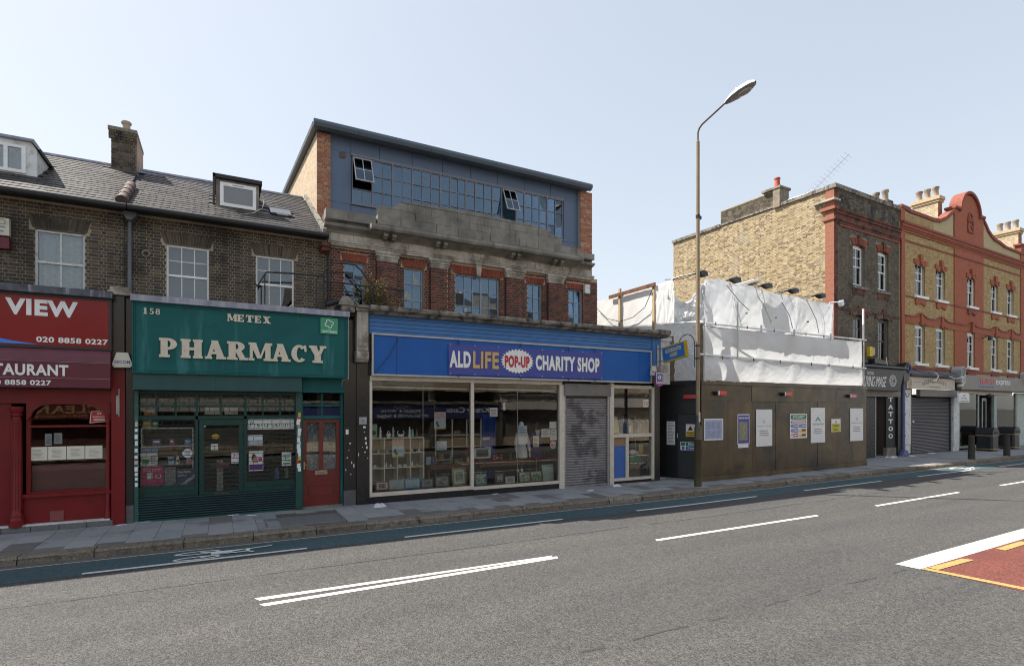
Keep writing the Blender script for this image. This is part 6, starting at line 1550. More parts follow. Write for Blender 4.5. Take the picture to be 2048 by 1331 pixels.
# return towards the charity shop
def ret(u0, u1, z0, z1, y0=0, y1=.02):
    """panel on the return: runs from the hoarding corner back to the shop"""
    return MB().box(u0, u1, y0, y1, z0, z1)
RT_ = Matrix.Translation((-.03, 1.42, 0)) @ Matrix.Rotation(R(-71), 4, 'Z')   # from the shop end to the corner
build('return_light_stop', ret(-.75,1.46,.0,3.06,.03,.06).rot(0, RT_), m_black, hd); build('return_panel', ret(-.7,-.004,.005,3.05).rot(0, RT_), m_ply_black, hd); build('return_panel', ret(0,1.46,2.05,2.95).rot(0, RT_), m_ply_black, hd); build('return_panel', ret(0,.40,.005,2.045).rot(0, RT_), m_ply_black, hd)  # black backing added to stop sun leaking through the panel gaps
build('return_rail', ret(0,1.47,2.955,3.08,-.03,.04).rot(0, RT_), m_ply_black, hd)
dr = build('hoarding_door', ret(.42,1.44,.03,2.03,-.012,.02).rot(0, RT_), M('dark_grey_door', (.028,.032,.038), .5, .15, 3, dirt=((.06,.065,.07), 6, .62, .8)), hd)
build('hinge', ret(.415,.43,1.28,1.42,-.03,-.013).rot(0, RT_), m_paper, dr)
build('door_frame', ret(.403,.418,.005,2.045,-.02,.02).rot(0, RT_), m_black, hd)
def rthing(name, label, cat, u0, u1, z0, z1, mat, extra=()):
    c = RT_ @ Vector(((u0+u1)/2, -.02, z0))
    t = thing(name, label, cat, tuple(c))
    build('sheet', ret(u0,u1,z0,z1,-.022,-.016).rot(0, RT_), mat, t)
    for nm, mb, mt in extra: build(nm, mb.rot(0, RT_), mt, t)
    return t
m_sig_y = M('sign_yellow', (.60,.36,.01), .5, .05); m_sig_g = M('sign_green', (.01,.20,.09), .5, .05); m_sig_b = M('sign_blue_print', (.02,.10,.38), .5, .05); m_sig_r = M('sign_red', (.42,.03,.03), .5, .05)
rthing('safety_sign', 'white and amber warning sign on the grey hoarding door', 'safety sign', .70,.99,1.33,1.72, m_paper, (('print', MB().box(.71,.98,-.025,-.022,1.34,1.49), m_sig_y), ('triangle', MB().prism([(.75,1.52),(.94,1.52),(.845,1.69)], 'y', -.025, -.022), m_sig_y), ('mark', MB().prism([(.775,1.535),(.915,1.535),(.845,1.66)], 'y', -.0265, -.025).box(.8,.8001,-.03,-.029,1.5,1.5001), m_black), ('lettering', text_into(text_into(MB(), 'Danger', .74,.95,1.43,1.475,-.027,.02,.002), 'Keep out', .76,.93,1.36,1.40,-.027,.02,.002), m_black)))
rthing('safety_sign', 'green and blue fire exit keep clear sign across the hoarding door', 'safety sign', .52,1.40,.90,1.16, m_paper, (('print', MB().box(.70,1.39,-.025,-.022,1.035,1.15), m_sig_g), ('print', MB().box(.70,1.39,-.025,-.022,.91,1.025), m_sig_b), ('pictogram', MB().box(.54,.68,-.025,-.022,1.04,1.145), m_sig_g), ('pictogram', MB().lathe([(.05,0),(.05,.003)],0,0,14).rot(0, Matrix.Translation((.61,-.022,.967)) @ Matrix.Rotation(R(90),4,'X')), m_sig_b), ('lettering', text_into(text_into(MB(), 'Fire exit', .78,1.30,1.06,1.13,-.027,.03,.002), 'Keep clear', .76,1.33,.93,1.0,-.027,.03,.002), m_letter_white)))
rthing('notice', 'tall white printed notice on the black hoarding strip beside the door', 'notice', .06,.34,1.05,1.80, m_paper, (('print', lines_of(MB(), .09,.31,1.10,1.76,-.0235,14), m_ink),))
def redlamp(u, z, lab, side=False):
    if side:
        c = RT_ @ Vector((u, -.05, z)); t = thing('warning_lamp', lab, 'warning lamp', tuple(c), 'red warning lamps along the hoarding top')
        build('lens', MB().box(u-.20,u+.20,-.12,-.03,z,z+.12).rot(0, RT_), m_lens, t); build('mount', MB().box(u-.23,u+.23,-.03,-.002,z+.01,z+.11).rot(0, RT_), m_paper, t)
    else:
        t = thing('warning_lamp', lab, 'warning lamp', (u, -.05, z), 'red warning lamps along the hoarding top')
        build('lens', MB().prism([(u-.09,z),(u+.23,z+.005),(u+.23,z+.12),(u-.09,z+.125)], 'y', -.13, -.03), m_lens, t)
        build('mount', MB().box(u-.15,u-.092,-.12,-.002,z-.002,z+.127), m_paper, t); build('cable', MB().box(u-.21,u-.152,-.11,-.002,z,z+.12).tube([(u-.20,-.06,z+.06),(u-.27,-.03,z+.09)], .02, 6), m_black, t)
m_lens = M('red_lens', (.62,.02,.02), .2, .1, 20, coat=.5)
redlamp(.78, 2.62, 'red warning lamp on the hoarding front nearest the street lamp')
redlamp(4.15, 2.64, 'middle red warning lamp on the hoarding front')
redlamp(8.22, 2.62, 'red warning lamp at the far right end of the hoarding')
redlamp(.86, 2.52, 'red warning lamp on the dark hoarding return above the grey door', True)
def hposter(name, lab, cat, u0, u1, z0, z1, mat=None): 
    t = thing(name, lab, cat, ((u0+u1)/2, -.01, z0)); build('sheet', MB().box(u0,u1,-.016,-.010,z0,z1), mat or m_paper, t); return t
def hp(t, nm, mb, mat): return build(nm, mb, mat, t)
Y0, Y1 = -.019, -.016
t = hposter('notice_board', 'white framed plan sheet nearest the street lamp on the hoarding', 'notice', .11,.97,1.24,1.90)
hp(t, 'plan', MB().box(.15,.93,Y0,Y1,1.28,1.86), M('pale_violet_print', (.38,.42,.56), .8)); mb = MB()
for i in range(3):
    for k in range(2): mb.box(.20+i*.23,.38+i*.23,Y0-.002,Y0,1.32+k*.26,1.54+k*.26)
hp(t, 'plan_blocks', mb, M('violet_print', (.30,.34,.50), .8))
t = hposter('poster', 'busy violet-bordered children\'s poster on the hoarding', 'poster', 1.66,2.25,1.07,2.03, m_paper)
hp(t, 'border', MB().box(1.69,2.23,Y0,Y1,1.10,2.0), M('violet_border', (.09,.08,.32), .6)); hp(t, 'picture', MB().box(1.74,2.14,Y0-.002,Y0,1.20,1.78), ART('busy_print', (.36,.30,.22), (.14,.20,.10), 22))
hp(t, 'lettering', text_into(MB(), 'Hunt the hazard', 1.72,2.20,1.88,1.95,Y0-.002,.03,.002), m_letter_white); hp(t, 'strip', MB().box(1.68,2.20,-.0155,-.0105,.96,1.065), m_paper)
def linea(u0, u1, z0, z1, lab, words, grey):
    t = hposter('poster', lab, 'poster', u0, u1, z0, z1); w, h = u1-u0, z1-z0; um = (u0+u1)/2
    hp(t, 'emblem', MB().box(um-.045,um-.03,Y0,Y1,z0+h*.62,z0+h*.73).box(um+.03,um+.045,Y0,Y1,z0+h*.62,z0+h*.73).ring(um,z0+h*.675,.04,.03,.012,.012,180,360,Y0-.001,Y1), grey)
    hp(t, 'lettering', text_into(MB(), words, u0+w*.08, u1-w*.08, z0+h*.535, z0+h*.565, Y0, 0, .002), grey)
    hp(t, 'print', lines_of(MB(), u0+w*.2, u1-w*.2, z0+h*.27, z0+h*.45, Y0, 3, jit=.15), grey)
g_ = M('pale_grey_ink', (.33,.32,.33), .7)
linea(2.59,3.44,.97,2.18, 'tall white developer poster left of the safety board on the hoarding', 'LINEA HOMES', g_)
linea(8.23,9.15,.98,2.22, 'tall white developer poster at the far right end of the hoarding', 'LINEA HOMES', g_)
t = hposter('safety_board', 'white site safety board with green heading and rows of coloured symbols', 'safety sign', 4.43,5.43,1.18,2.03)
hp(t, 'heading', MB().box(4.48,5.38,Y0,Y1,1.84,1.99), m_sig_g); hp(t, 'lettering', text_into(MB(), 'SITE SAFETY', 4.58,5.28,1.875,1.955,Y0-.003,.03,.002), m_letter_white); hp(t, 'red_strip', MB().box(4.48,5.38,Y0,Y1,1.71,1.77), m_sig_r)
hp(t, 'print', lines_of(MB(), 4.50,5.36,1.78,1.83,Y0,1), g_); hp(t, 'print', MB().box(4.54,5.32,Y0-.002,Y0,1.73,1.75), m_letter_white)
for r_ in range(3):
    for k in range(2):
        a = 4.48+k*.46; z = 1.22+(2-r_)*.16
        col = (m_sig_b, m_sig_b, m_sig_b, m_sig_y, m_sig_r, m_sig_y)[r_*2+k]
        hp(t, 'label_block', MB().box(a+.15,a+.43,Y0,Y1,z+.01,z+.13), col); hp(t, 'print', MB().box(a+.18,a+.40,Y0-.002,Y0,z+.05,z+.09), m_letter_white if col is not m_sig_y else m_black)
        if col is m_sig_y: hp(t, 'pictogram', MB().prism([(a+.01,z+.01),(a+.13,z+.01),(a+.07,z+.13)], 'y', Y0, Y1), m_sig_y)
        elif col is m_sig_r: hp(t, 'pictogram', MB().ring(a+.07,z+.07,.06,.06,.015,.015,0,360,Y0,Y1,14), m_sig_r)
        else: hp(t, 'pictogram', MB().ring(a+.07,z+.07,.06,.06,.035,.035,0,360,Y0,Y1,14), m_sig_b)
t = hposter('poster', 'tall white builder poster with a teal arrow on the hoarding', 'poster', 5.66,6.55,.99,2.24)
hp(t, 'emblem', MB().prism([(5.92,1.76),(6.10,1.92),(6.28,1.76),(6.20,1.76),(6.10,1.84),(6.0,1.76)], 'y', Y0, Y1), M('teal_print', (.02,.30,.28), .5)); hp(t, 'lettering', text_into(MB(), 'ADENBUILD', 5.76,6.46,1.62,1.69,Y0,0,.002), g_); hp(t, 'print', lines_of(MB(), 5.85,6.36,1.30,1.52,Y0,3,jit=.15), g_)
t = hposter('safety_sign', 'small yellow and white danger notice between the two right hoarding posters', 'safety sign', 6.96,7.57,1.35,1.83)
hp(t, 'yellow_field', MB().box(6.99,7.54,Y0,Y1,1.36,1.65), M('lemon_print', (.55,.50,.04), .5)); hp(t, 'triangle', MB().prism([(7.19,1.68),(7.34,1.68),(7.265,1.80)], 'y', Y0, Y1), m_sig_y); hp(t, 'lettering', text_into(MB(), 'Danger', 7.06,7.47,1.54,1.62,Y0-.002,.02,.002), m_black); hp(t, 'print', lines_of(MB(), 7.1,7.43,1.38,1.50,Y0-.003,2), m_black)

# scaffold wrapped in white sheeting
m_sheet = SHEET('white_sheeting')
m_tube = M('scaffold_tube', (.42,.42,.42), .4, .15, 8, metal=.7)
sc = thing('scaffold', 'scaffold wrapped in white plastic sheeting above the hoarding', 'scaffold', (4.7, .5, 3.05))
def sheetmesh(fn, nu, nv):
    """fn(s,t) -> point; s,t in 0..1"""
    mb = MB()
    for i in range(nu+1):
        for k in range(nv+1): mb.v.append(fn(i/nu, k/nv))
    for i in range(nu):
        for k in range(nv):
            a = i*(nv+1)+k
            mb.f.append((a, a+nv+1, a+nv+2, a+1)); mb.m.append(0)
    return mb
def creases(u, t, posts, amp):
    """folds raying out of the tie points, a slack swag between them, and crumple"""
    o = 0
    for i, p in enumerate(posts):
        for ta in (0.0, 1.0):
            du, dt = u-p, (t-ta)*.85
            r = math.hypot(du, dt)
            if r < 1.5:
                th = math.atan2(dt, du)
                o += amp*.5*min(1, r*4)*math.exp(-r/.5)*(abs(math.sin(th*8+i*1.7+ta*2))**.7-.5)*2
    o += amp*.35*mnoise.noise(Vector((u*1.3, t*1.6, posts[0]*3+amp*50)))*1.6
    o += amp*.3*(abs(mnoise.noise(Vector((u*2.2, t*3.6+u*.7, 4.1))))-.2)*2
    o += amp*.15*mnoise.noise(Vector((u*7.0, t*5.0, 9.3)))
    return o
def wr(s, t, a, b=0.0):
    """crumpled folds"""
    return a*(math.sin(s*37+t*5+2*math.sin(t*9+s*11))*.35 + math.sin(s*61-t*17)*.2 + math.sin(s*14+t*23)*.3) + b*math.sin(t*math.pi)
def front(u0, u1, za0, za1, zb0, zb1, y, amp, bulge, posts, sag=.05, nu=170, nv=26):
    def f(s, t):
        u = u0+(u1-u0)*s
        zb = za0+(za1-za0)*s; zt = zb0+(zb1-zb0)*s
        d = min([abs(u-p) for p in posts]+[9])
        pull = math.exp(-(d/.22)**2)
        yy = y - (bulge*math.sin(t*math.pi)*(1-.75*pull)) + creases(u, t, posts, amp)
        z = zb+(zt-zb)*t - (sag*math.sin(min(1,d/.7)*math.pi/2) if t > .99 else 0)
        return (u, yy, z)
    return sheetmesh(f, nu, nv)
P1 = [0.03,1.51,2.74,4.54,6.77,9.03]
build('sheet', front(.03,9.06,3.03,3.09,3.82,3.75,-.03,.028,.10,P1), m_sheet, sc, smooth=True)
build('sheet', front(.03,9.03,3.80,3.74,4.72,4.82,-.02,.022,.08,P1), m_sheet, sc, smooth=True)
P2 = [.45,1.95,3.5,5.35,7.58]
tops = {.45:6.2, 1.2:6.32, 1.95:6.22, 2.7:6.28, 3.5:6.2, 4.4:6.16, 5.35:6.18, 6.4:6.12, 7.58:6.16}
def topz(u):
    ks = sorted(tops)
    for a, b in zip(ks, ks[1:]):
        if a <= u <= b: return tops[a]+(tops[b]-tops[a])*(u-a)/(b-a)
    return 6.15
def up(s, t):
    u = .45+7.15*s
    d = min(abs(u-p) for p in P2); pull = math.exp(-(d/.25)**2)
    z = 4.78+(topz(u)-4.78)*t
    return (u, .28-.10*math.sin(t*math.pi)*(1-pull)+creases(u, t, P2, .05), z)
build('sheet', sheetmesh(up, 150, 30), m_sheet, sc, smooth=True)
# the sheet that sags and twists round the near corner
def corner(s, t):
    # from the shop side round to the front
    a = -.05+.55*s; y = 1.25-1.0*s
    zt = 6.12-.55*math.sin(min(1,s*1.15)*math.pi)*.9-.05*s
    z = 4.86+(zt-4.86)*t
    c_ = creases(s*1.4, t, (0,.7,1.4), .16)
    return (a+.08*math.sin(t*5+s*7)+c_, y+.10*math.sin(t*4-s*6)+c_*.6, z)
build('sheet', sheetmesh(corner, 50, 34), m_sheet, sc, smooth=True)
frame(FB)
def side(y0, y1, zb0, zb1, zt0, zt1, x, amp):
    def f(s, t):
        y = y0+(y1-y0)*s
        zb, zt = zb0+(zb1-zb0)*s, zt0+(zt1-zt0)*s
        return (x+creases(y, t, (y0, y1, (y0+y1)/2), amp*1.6), y, zb+(zt-zb)*t)
    return sheetmesh(f, 50, 24)
build('sheet', side(12.75,11.84,3.08,3.06,3.92,3.84,12.60,.04), m_sheet, sc, smooth=True)
build('sheet', side(12.75,11.84,3.90,3.82,4.84,4.78,12.58,.035), m_sheet, sc, smooth=True)
build('sheet', side(13.66,12.78,4.5,4.5,6.27,6.30,12.62,.02), m_sheet, sc, smooth=True)
ws = thing('timber_screen', 'timber framed screen of clear white sheeting behind the charity shop roof', 'screen', (12.6, 15, 4.5))
build('sheet', side(17.2,13.66,4.5,4.5,6.30,6.27,12.66,.012), m_sheet, ws, smooth=True)
build('post', MB().box(12.58,12.64,13.62,13.72,4.4,6.24), m_wood_pale, ws); build('post', MB().box(12.58,12.64,15.36,15.46,4.4,6.50), m_wood_pale, ws)
build('rail', MB().prism([(13.55,6.22),(15.95,6.22),(15.95,6.34),(13.55,6.34)], 'x', 12.53, 12.58), m_wood, ws)
cb = thing('cable', 'black cable looping across the timber framed screen', 'cable', (12.55, 15, 5.3))
build('wire', MB().tube([(12.55,13.7,6.1),(12.52,14.0,5.6),(12.52,14.6,5.35),(12.52,15.3,5.3),(12.52,16.0,5.5),(12.55,16.7,6.0)], .012, 5), m_black, cb)
frame(FH)
tb = MB()
for p in (.0, 9.03): tb.tube([(p,-.10,3.05),(p,-.10,6.0 if p else 4.9)], .024, 8)
for p in (1.51,): tb.tube([(p,-.13,3.8),(p,-.13,5.55)], .026, 8)
for p in (2.74,4.54,6.77): tb.tube([(p,-.10,4.70),(p,-.10,4.92)], .03, 8)
for i, (z, a, b) in enumerate(((4.80,-.25,9.25),)): build('ledger', MB().tube([(a,-.08,z-.03),(b,-.08,z+.05)], .028, 8), m_paper, sc)
m_cord = M('grey_cord', (.36,.37,.38), .8)
build('standard', tb, m_tube, sc)
build('ledger', MB().tube([(-.2,-.09,3.83),(9.2,-.09,3.76)], .03, 8), m_paper, sc)
build('ledger', MB().tube([(0,-.05,4.82),(-.2,1.3,4.90)], .03, 8), m_paper, sc)
build('brace', MB().tube([(.2,.02,4.75),(2.55,.02,3.85)], .026, 8), m_paper, sc)
for cord in (MB().tube([(1.3,.12,6.1),(1.7,.10,5.8),(2.0,.12,5.62),(2.4,.1,5.4)], .014, 5), MB().tube([(2.75,.12,6.2),(2.85,.1,5.9),(3.2,.1,5.6),(3.6,.12,5.1)], .014, 5), MB().tube([(4.1,.12,6.15),(4.2,.1,5.95),(4.15,.1,5.85),(4.6,.1,5.4),(4.8,.12,5.0)], .014, 5), MB().tube([(5.6,.12,6.1),(5.9,.1,5.75),(6.2,.1,5.4),(6.4,.12,4.95)], .014, 5)): build('tie_cord', cord, m_cord, sc)
build('unseen_sun_block', MB().box(.9,9.95,2.2,9,.1,5.95), m_terr, sc)  # unseen brick block added to keep a sun patch off the pavement
cl_ = MB()
for u in (1.95,3.5,5.35): 
    for i in (1,): cl_.box(u+.28+.02*i, u+.29+.02*i, .05, .13, 5.0+i*.27, 5.02+i*.27+random.uniform(0,.04))
for u in (.5,2.0,3.4,5.2,6.3,7.9): cl_.box(u, u+.02, -.12, -.10, 4.74, 4.84).box(u+.3, u+.32, -.14, -.12, 3.72, 3.82)
build('clip', cl_, m_black, sc)
t = thing('scaffold_pole', 'upright scaffold pole with a red and white striped top by the dark brick house', 'scaffold pole', (9.08, -.12, 4.8))
build('tube', MB().tube([(8.95,-.12,4.80),(8.95,-.12,5.42)], .035, 8), m_tube, t); build('striped_top', MB().tube([(8.95,-.12,5.42),(8.95,-.12,6.02)], .036, 8), m_paper, t); build('red_side', MB().box(8.965,8.99,-.15,-.09,5.5,6.0), m_sig_r, t)
frame(FH)
for i, u in enumerate((.23,1.81,3.44,4.94,6.6)):
    lab = ('first floodlight, behind the street lamp pole','second floodlight along the sheeting top','third floodlight, beside the tilted white board','fourth floodlight along the sheeting top','last floodlight, nearest the red brick corner')[i]
    t = thing('floodlight', 'black ' + lab, 'floodlight', (u, .2, 6.3), 'black floodlights on arms above the sheeting')
    build('head', MB().prism([(u-.17,6.36),(u-.10,6.41),(u+.12,6.40),(u+.15,6.26),(u+.02,6.28),(u-.15,6.33)], 'y', .06, .32), m_black_metal, t)
    build('arm', MB().tube([(u-.13,.25,6.36),(u-.30,.8,6.33),(u-.36,1.05,6.30)], .022, 6), m_black_metal, t)
    build('cable', MB().tube([(u-.16,.3,6.33),(u-.35,.6,6.22),(u-.5,1.2,6.30)], .012, 5), m_black, t)
t = thing('board', 'tilted white board lying over the sheeting between two floodlights', 'board', (3.3, .9, 6.3))
build('panel', MB().prism([(2.75,6.36),(3.9,6.70),(3.88,6.76),(2.7,6.42)], 'y', .7, 1.2), m_white_paint, t); build('under_frame', MB().prism([(3.1,6.30),(3.85,6.64),(3.6,6.40)], 'y', .75, 1.15), m_wood_pale, t)
t = thing('camera', 'small white security camera at the right end of the upper sheeting', 'security camera', (7.75, .1, 6.1))
build('casing', MB().prism([(7.62,6.20),(7.86,6.28),(7.90,6.12),(7.78,6.04)], 'y', .02, .14), m_paper, t); build('arm', MB().tube([(7.62,.1,6.2),(7.4,.3,6.18)], .02, 6), m_paper, t)
# ------------------------------------------------------------------ dark brick tattoo house
frame(FC)
th = thing('terraced_building', 'tall dark brick house with sunlit yellow side wall and red corner, above the tattoo shop', 'building', (-.5, 0, 0))
wins = [(-1.74,-.81,7.62,9.40),(.32,1.24,7.62,9.40),(-1.74,-.81,4.40,6.32),(.32,1.24,4.40,6.32)]
wl = build('wall', panel_holes(MB(), -3.16, 2.18, 3.0, 11.60, .0, .3, wins), m_mortar_grey, th)
bricks(wl, -2.84, 2.18, 4.15, 10.08, 0, wins+[(-1.95,-.6,9.3,9.72),(.11,1.45,9.3,9.72)], bk_grey, L=.20, Hd=.095, ch=.072, single=0)
bricks(wl, -2.84, 2.18, 10.70, 11.5, 0, [], pair('sooty_parapet_brick', [(.06,.055,.045),(.11,.10,.08),(.17,.155,.12),(.045,.042,.038)], dirt=[((.03,.03,.03), 2, .48, .6)]), L=.20, Hd=.095, ch=.072, single=0)
for a, b in ((-1.78,-.77),(.28,1.28)):
    for c in (7.45, 4.24): build('window_sill', MB().box(a-.1,b+.1,-.09,.1,c,c+.10), m_stone_ledge, th)
for z0, z1, pr in ((10.08,10.18,.05),(10.182,10.30,.09),(10.302,10.45,.07),(10.452,10.58,.12),(10.582,10.70,.16)): build('cornice', MB().box(-3.16,2.18,-pr,.02,z0,z1), m_red_old, th)
build('string_course', MB().box(-2.84,2.18,-.05,.02,9.98,10.06), m_orange_dark, th)
build('string_course', MB().box(-2.84,2.18,-.035,.02,6.42,6.52), m_red_old, th)
build('coping', MB().box(-3.24,2.22,-.10,.38,11.52,11.70), m_stone_ledge, th)
z = 3.0; k = 0
while z < 11.5:
    e = .0
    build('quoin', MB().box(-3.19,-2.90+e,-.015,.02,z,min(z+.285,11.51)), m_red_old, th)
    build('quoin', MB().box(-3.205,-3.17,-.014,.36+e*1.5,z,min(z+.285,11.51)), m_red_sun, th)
    z += .29; k += 1
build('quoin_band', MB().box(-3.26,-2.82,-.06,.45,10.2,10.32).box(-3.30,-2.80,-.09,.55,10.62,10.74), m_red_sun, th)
build('quoin_cap', MB().box(-3.32,-2.85,-.10,.85,11.0,11.08), m_stone_pale, th)
for i, (a, b, c, d) in enumerate(wins):
    m_ = m_white_paint if i < 2 else M('old_dark_sash', (.10,.085,.075), .6)
    w = sash(th, a+.02, b-.02, c, d-.10, .12, 2, 2, 1, m_, m_glass, .07, .03, arch=.08, mid=c+(d-c)*.47)
    build('curtain', drape(MB(), a+.05, b-.05, .28, c, d, 14, .02), M('grey_curtain', (.28,.28,.30), .9) if i < 2 else m_dim, w)
    if i < 2:
        voussoirs(wl, a-.06, b+.06, d-.08, d+.20, 0, bk_rubbed, 9, .14, rise=.08, proud=.04)
        build('keystone', MB().prism([((a+b)/2-.08,d-.02),((a+b)/2+.08,d-.02),((a+b)/2+.13,d+.38),((a+b)/2-.13,d+.38)], 'y', -.08, .03), m_red_old, th)
        build('apron', MB().prism([(a-.05,7.44),(b+.05,7.44),(b+.05,7.22),(b-.1,7.14),(b-.2,7.20),((a+b)/2+.1,7.20),((a+b)/2,7.26),((a+b)/2-.1,7.20),(a+.2,7.20),(a+.1,7.14),(a-.05,7.22)], 'y', -.03, .02), m_red_old, th)
    else:
        voussoirs(wl, a-.06, b+.06, d-.08, d+.10, 0, bk_grey, 9, .10, rise=.08, proud=.04)
        build('arch_hood', MB().ring((a+b)/2, d-.35, .95, .62, .10, .10, 35, 145, -.06, .02, 14), m_red_old, th)
        build('keystone', MB().box((a+b)/2-.09,(a+b)/2+.09,-.07,.02,d+.02,d+.42), m_red_old, th)
room(th, -2.9, 2.0, .31, 1.4, 4.0, 11.0, m_dark)
# side wall, stepped with a chimney breast
sdw = build('side_wall', MB().prism([(.30,0),(.30,11.60),(2.75,11.60),(2.75,12.35),(5.75,12.35),(5.75,11.60),(8.95,11.60),(8.95,0)], 'x', -3.17, -2.87), m_mortar_yellow, th)
bricks(sdw, .34, 8.95, 5.2, 11.5, -3.17, [], bk_yellow, L=.20, Hd=.095, ch=.072, axis='x', single=0)
bricks(sdw, 2.76, 5.74, 11.52, 12.3, -3.17, [], bk_soot, L=.20, Hd=.095, ch=.072, axis='x', single=0)
build('coping', MB().box(-3.26,-2.80,.39,2.39,11.52,11.66), m_stone_ledge, sdw); build('coping', MB().box(-3.26,-2.80,5.76,9.0,11.52,11.66), m_stone_ledge, sdw)
build('corbel_course', MB().box(-3.23,-3.16,2.70,5.80,11.56,11.64), m_stone_ledge, sdw)
build('chimney_stack', MB().box(-3.30,-2.6,2.4,2.74,11.5,12.40), m_mortar_dark, sdw); build('chimney_top', MB().box(-3.34,-2.5,2.36,3.3,12.36,12.46), m_mortar_dark, sdw)
build('chimney_pot', MB().lathe([(.14,12.46),(.13,12.52),(.11,12.9),(.135,12.92),(.135,12.98),(.10,12.98)], -2.95, 2.75, 12), M('red_clay_pot', (.40,.08,.04), .7), sdw, smooth=True)
build('rear_wall', MB().box(-2.86,2.18,8.7,8.95,0,11.5), m_terr, th); build('house_roof', MB().prism([(.31,10.9),(4.6,11.4),(8.69,10.9)], 'x', -2.86, 2.18), m_roofd, th)
bs_ = build('chimney', MB().box(1.85,2.25,.35,1.75,11.0,11.98).box(1.79,2.31,.29,1.81,11.982,12.10), bk_soot[1], th)
for y in (.52,.92,1.34): build('chimney_pot', MB().lathe([(.15,12.10),(.13,12.16),(.125,12.5),(.155,12.54),(.155,12.64),(.11,12.64)], 2.05, y, 12), m_pot, bs_, smooth=True)
t = thing('aerial', 'tall television aerial on a slanted mast above the yellow side wall', 'aerial', (-3.0, 2.2, 11.5))
build('mast', MB().tube([(-3.05,2.65,11.75),(-3.0,1.3,11.75),(-3.05,.9,11.78)], .022, 6).tube([(-3.05,1.1,11.3),(-3.05,.95,11.78)], .018, 6), m_grey_metal, t)
build('boom', MB().tube([(-3.05,1.45,11.45),(-3.05,-.55,12.75)], .009, 6), m_grey_metal, t)
el_ = MB()
for i in range(13):
    s_ = i/12; el_.tube([(-3.05+.18,1.2-1.7*s_-.06,11.62+1.1*s_-.10),(-3.05-.18,1.2-1.7*s_+.06,11.62+1.1*s_+.10)], .0045, 4)
build('elements', el_, m_grey_metal, t)
# shop front below
m_brown_sign = M('dark_brown_sign', (.055,.048,.046), .5, .1, 3)
ts = thing('shop_sign', 'dark brown sloping fascia lettered in white with a round emblem for the tattoo parlour', 'shop sign', (0, -.4, 3))
build('sign_board', MB().prism([(-2.3,3.02),(1.28,3.02),(1.72,3.96),(-2.3,3.96)], 'y', -.46, -.25), m_brown_sign, ts)
text(ts, 'LIVING IMAGE', -1.80, .0, 3.16, 3.62, -.464, m_letter_white, 0, shear=.25); text(ts, 'TATTOO', -1.50, -.95, 3.68, 3.80, -.464, m_letter_white, 0)
build('emblem', MB().ring(.66,3.46,.30,.26,.025,.022,0,360,-.464,-.46).ring(.66,3.46,.22,.19,.025,.02,0,360,-.464,-.46).ring(.66,3.46,.10,.11,.03,.03,30,300,-.464,-.46), m_letter_white, ts)
build('cornice', MB().prism([(.0,3.98),(-.5,3.98),(-.55,4.02),(-.5,4.10),(.0,4.2)], 'x', -2.6, 1.9), m_black_metal, th)
build('shop_beam', MB().box(-2.6,1.9,-.22,.1,2.75,3.0), M('grey_beam', (.20,.18,.17), .7), th)
gt = build('shutter_gate', MB().box(-2.4,-.02,-.02,.0,0,2.75), m_dark, th)
mb = MB()
for i in range(30):
    z = .03+i*.09; mb.box(-2.4,-.03,-.05,-.025,z,z+.045)
    for k in range(10): mb.box(-2.36+k*.235+(i%2)*.1,-2.26+k*.235+(i%2)*.1,-.048,-.027,z+.045,z+.09)
build('gate_links', mb, M('dark_steel', (.06,.06,.065), .4, metal=.5), gt)
build('guide_rail', MB().box(-.015,.06,-.06,.02,0,2.75), m_grey_metal, th)
build('wooden_door', MB().box(.9,2.05,.5,.55,.05,2.75), M('brown_door', (.075,.035,.02), .5, .2, 4, streak=((.03,.015,.01), 9, .5, .7)), th); build('lobby_wall', MB().box(.07,.12,.0,.5,0,2.75).box(.07,2.1,-.05,.55,2.752,2.9), m_dark, th); build('door_step', MB().box(.12,1.9,-.05,.5,.002,.06), m_stone, th)
tp = thing('upright_sign', 'tall black upright panel reading TATTOO in white', 'sign', (1.2, -.1, .42))
build('board', MB().box(.80,1.62,-.12,-.05,.42,2.92), m_black, tp)
for i, c in enumerate('TATTOO'):
    z = 2.52-i*.335; text(tp, c, .98 if c != 'O' else 1.0, 1.40 if c != 'O' else 1.38, z, z+.21, -.124, m_letter_white, .03)
build('plinth', MB().box(.80,1.66,-.14,.0,0,.415), m_stone, th)
pp = build('pilaster', MB().box(1.68,2.0,-.2,.05,0,3.3), m_black_metal, th)
m_violet_pipe = M('violet_grey_paint', (.11,.12,.26), .5, .15, 6)
build('soil_pipe', MB().tube([(2.12,-.22,3.4),(2.12,-.22,.25)], .075, 10).tube([(2.12,-.22,1.9),(2.12,-.22,1.98)], .1, 10).tube([(2.12,-.22,.9),(2.12,-.22,.98)], .1, 10), m_violet_pipe, th, smooth=True)
build('pipe_shoe', MB().prism([(1.75,0),(2.42,0),(2.35,.16),(2.2,.28),(2.0,.28),(1.85,.12)], 'y', -.34, -.1), m_violet_pipe, th)
build('console', MB().prism([(1.72,3.45),(2.05,3.45),(2.38,3.85),(2.40,4.25),(2.25,4.36),(2.05,4.34),(1.75,4.1)], 'y', -.42, -.1), m_black_metal, th); build('console_scroll', MB().ring(2.20,4.08,.14,.24,.05,.06,0,360,-.46,-.42), m_violet_pipe, th)
build('bracket_pipe', MB().tube([(1.0,-.05,4.15),(1.0,-.08,4.25),(.92,-.08,4.35),(.95,-.06,4.55)], .02, 6), m_paper, th)
boxthing('wall_box', 'bright yellow alarm box beside the lower right window of the dark brick house', 'alarm box', -.64,-.40,-.14,.0,4.53,4.96, M('alarm_yellow', (.60,.47,.03), .5))
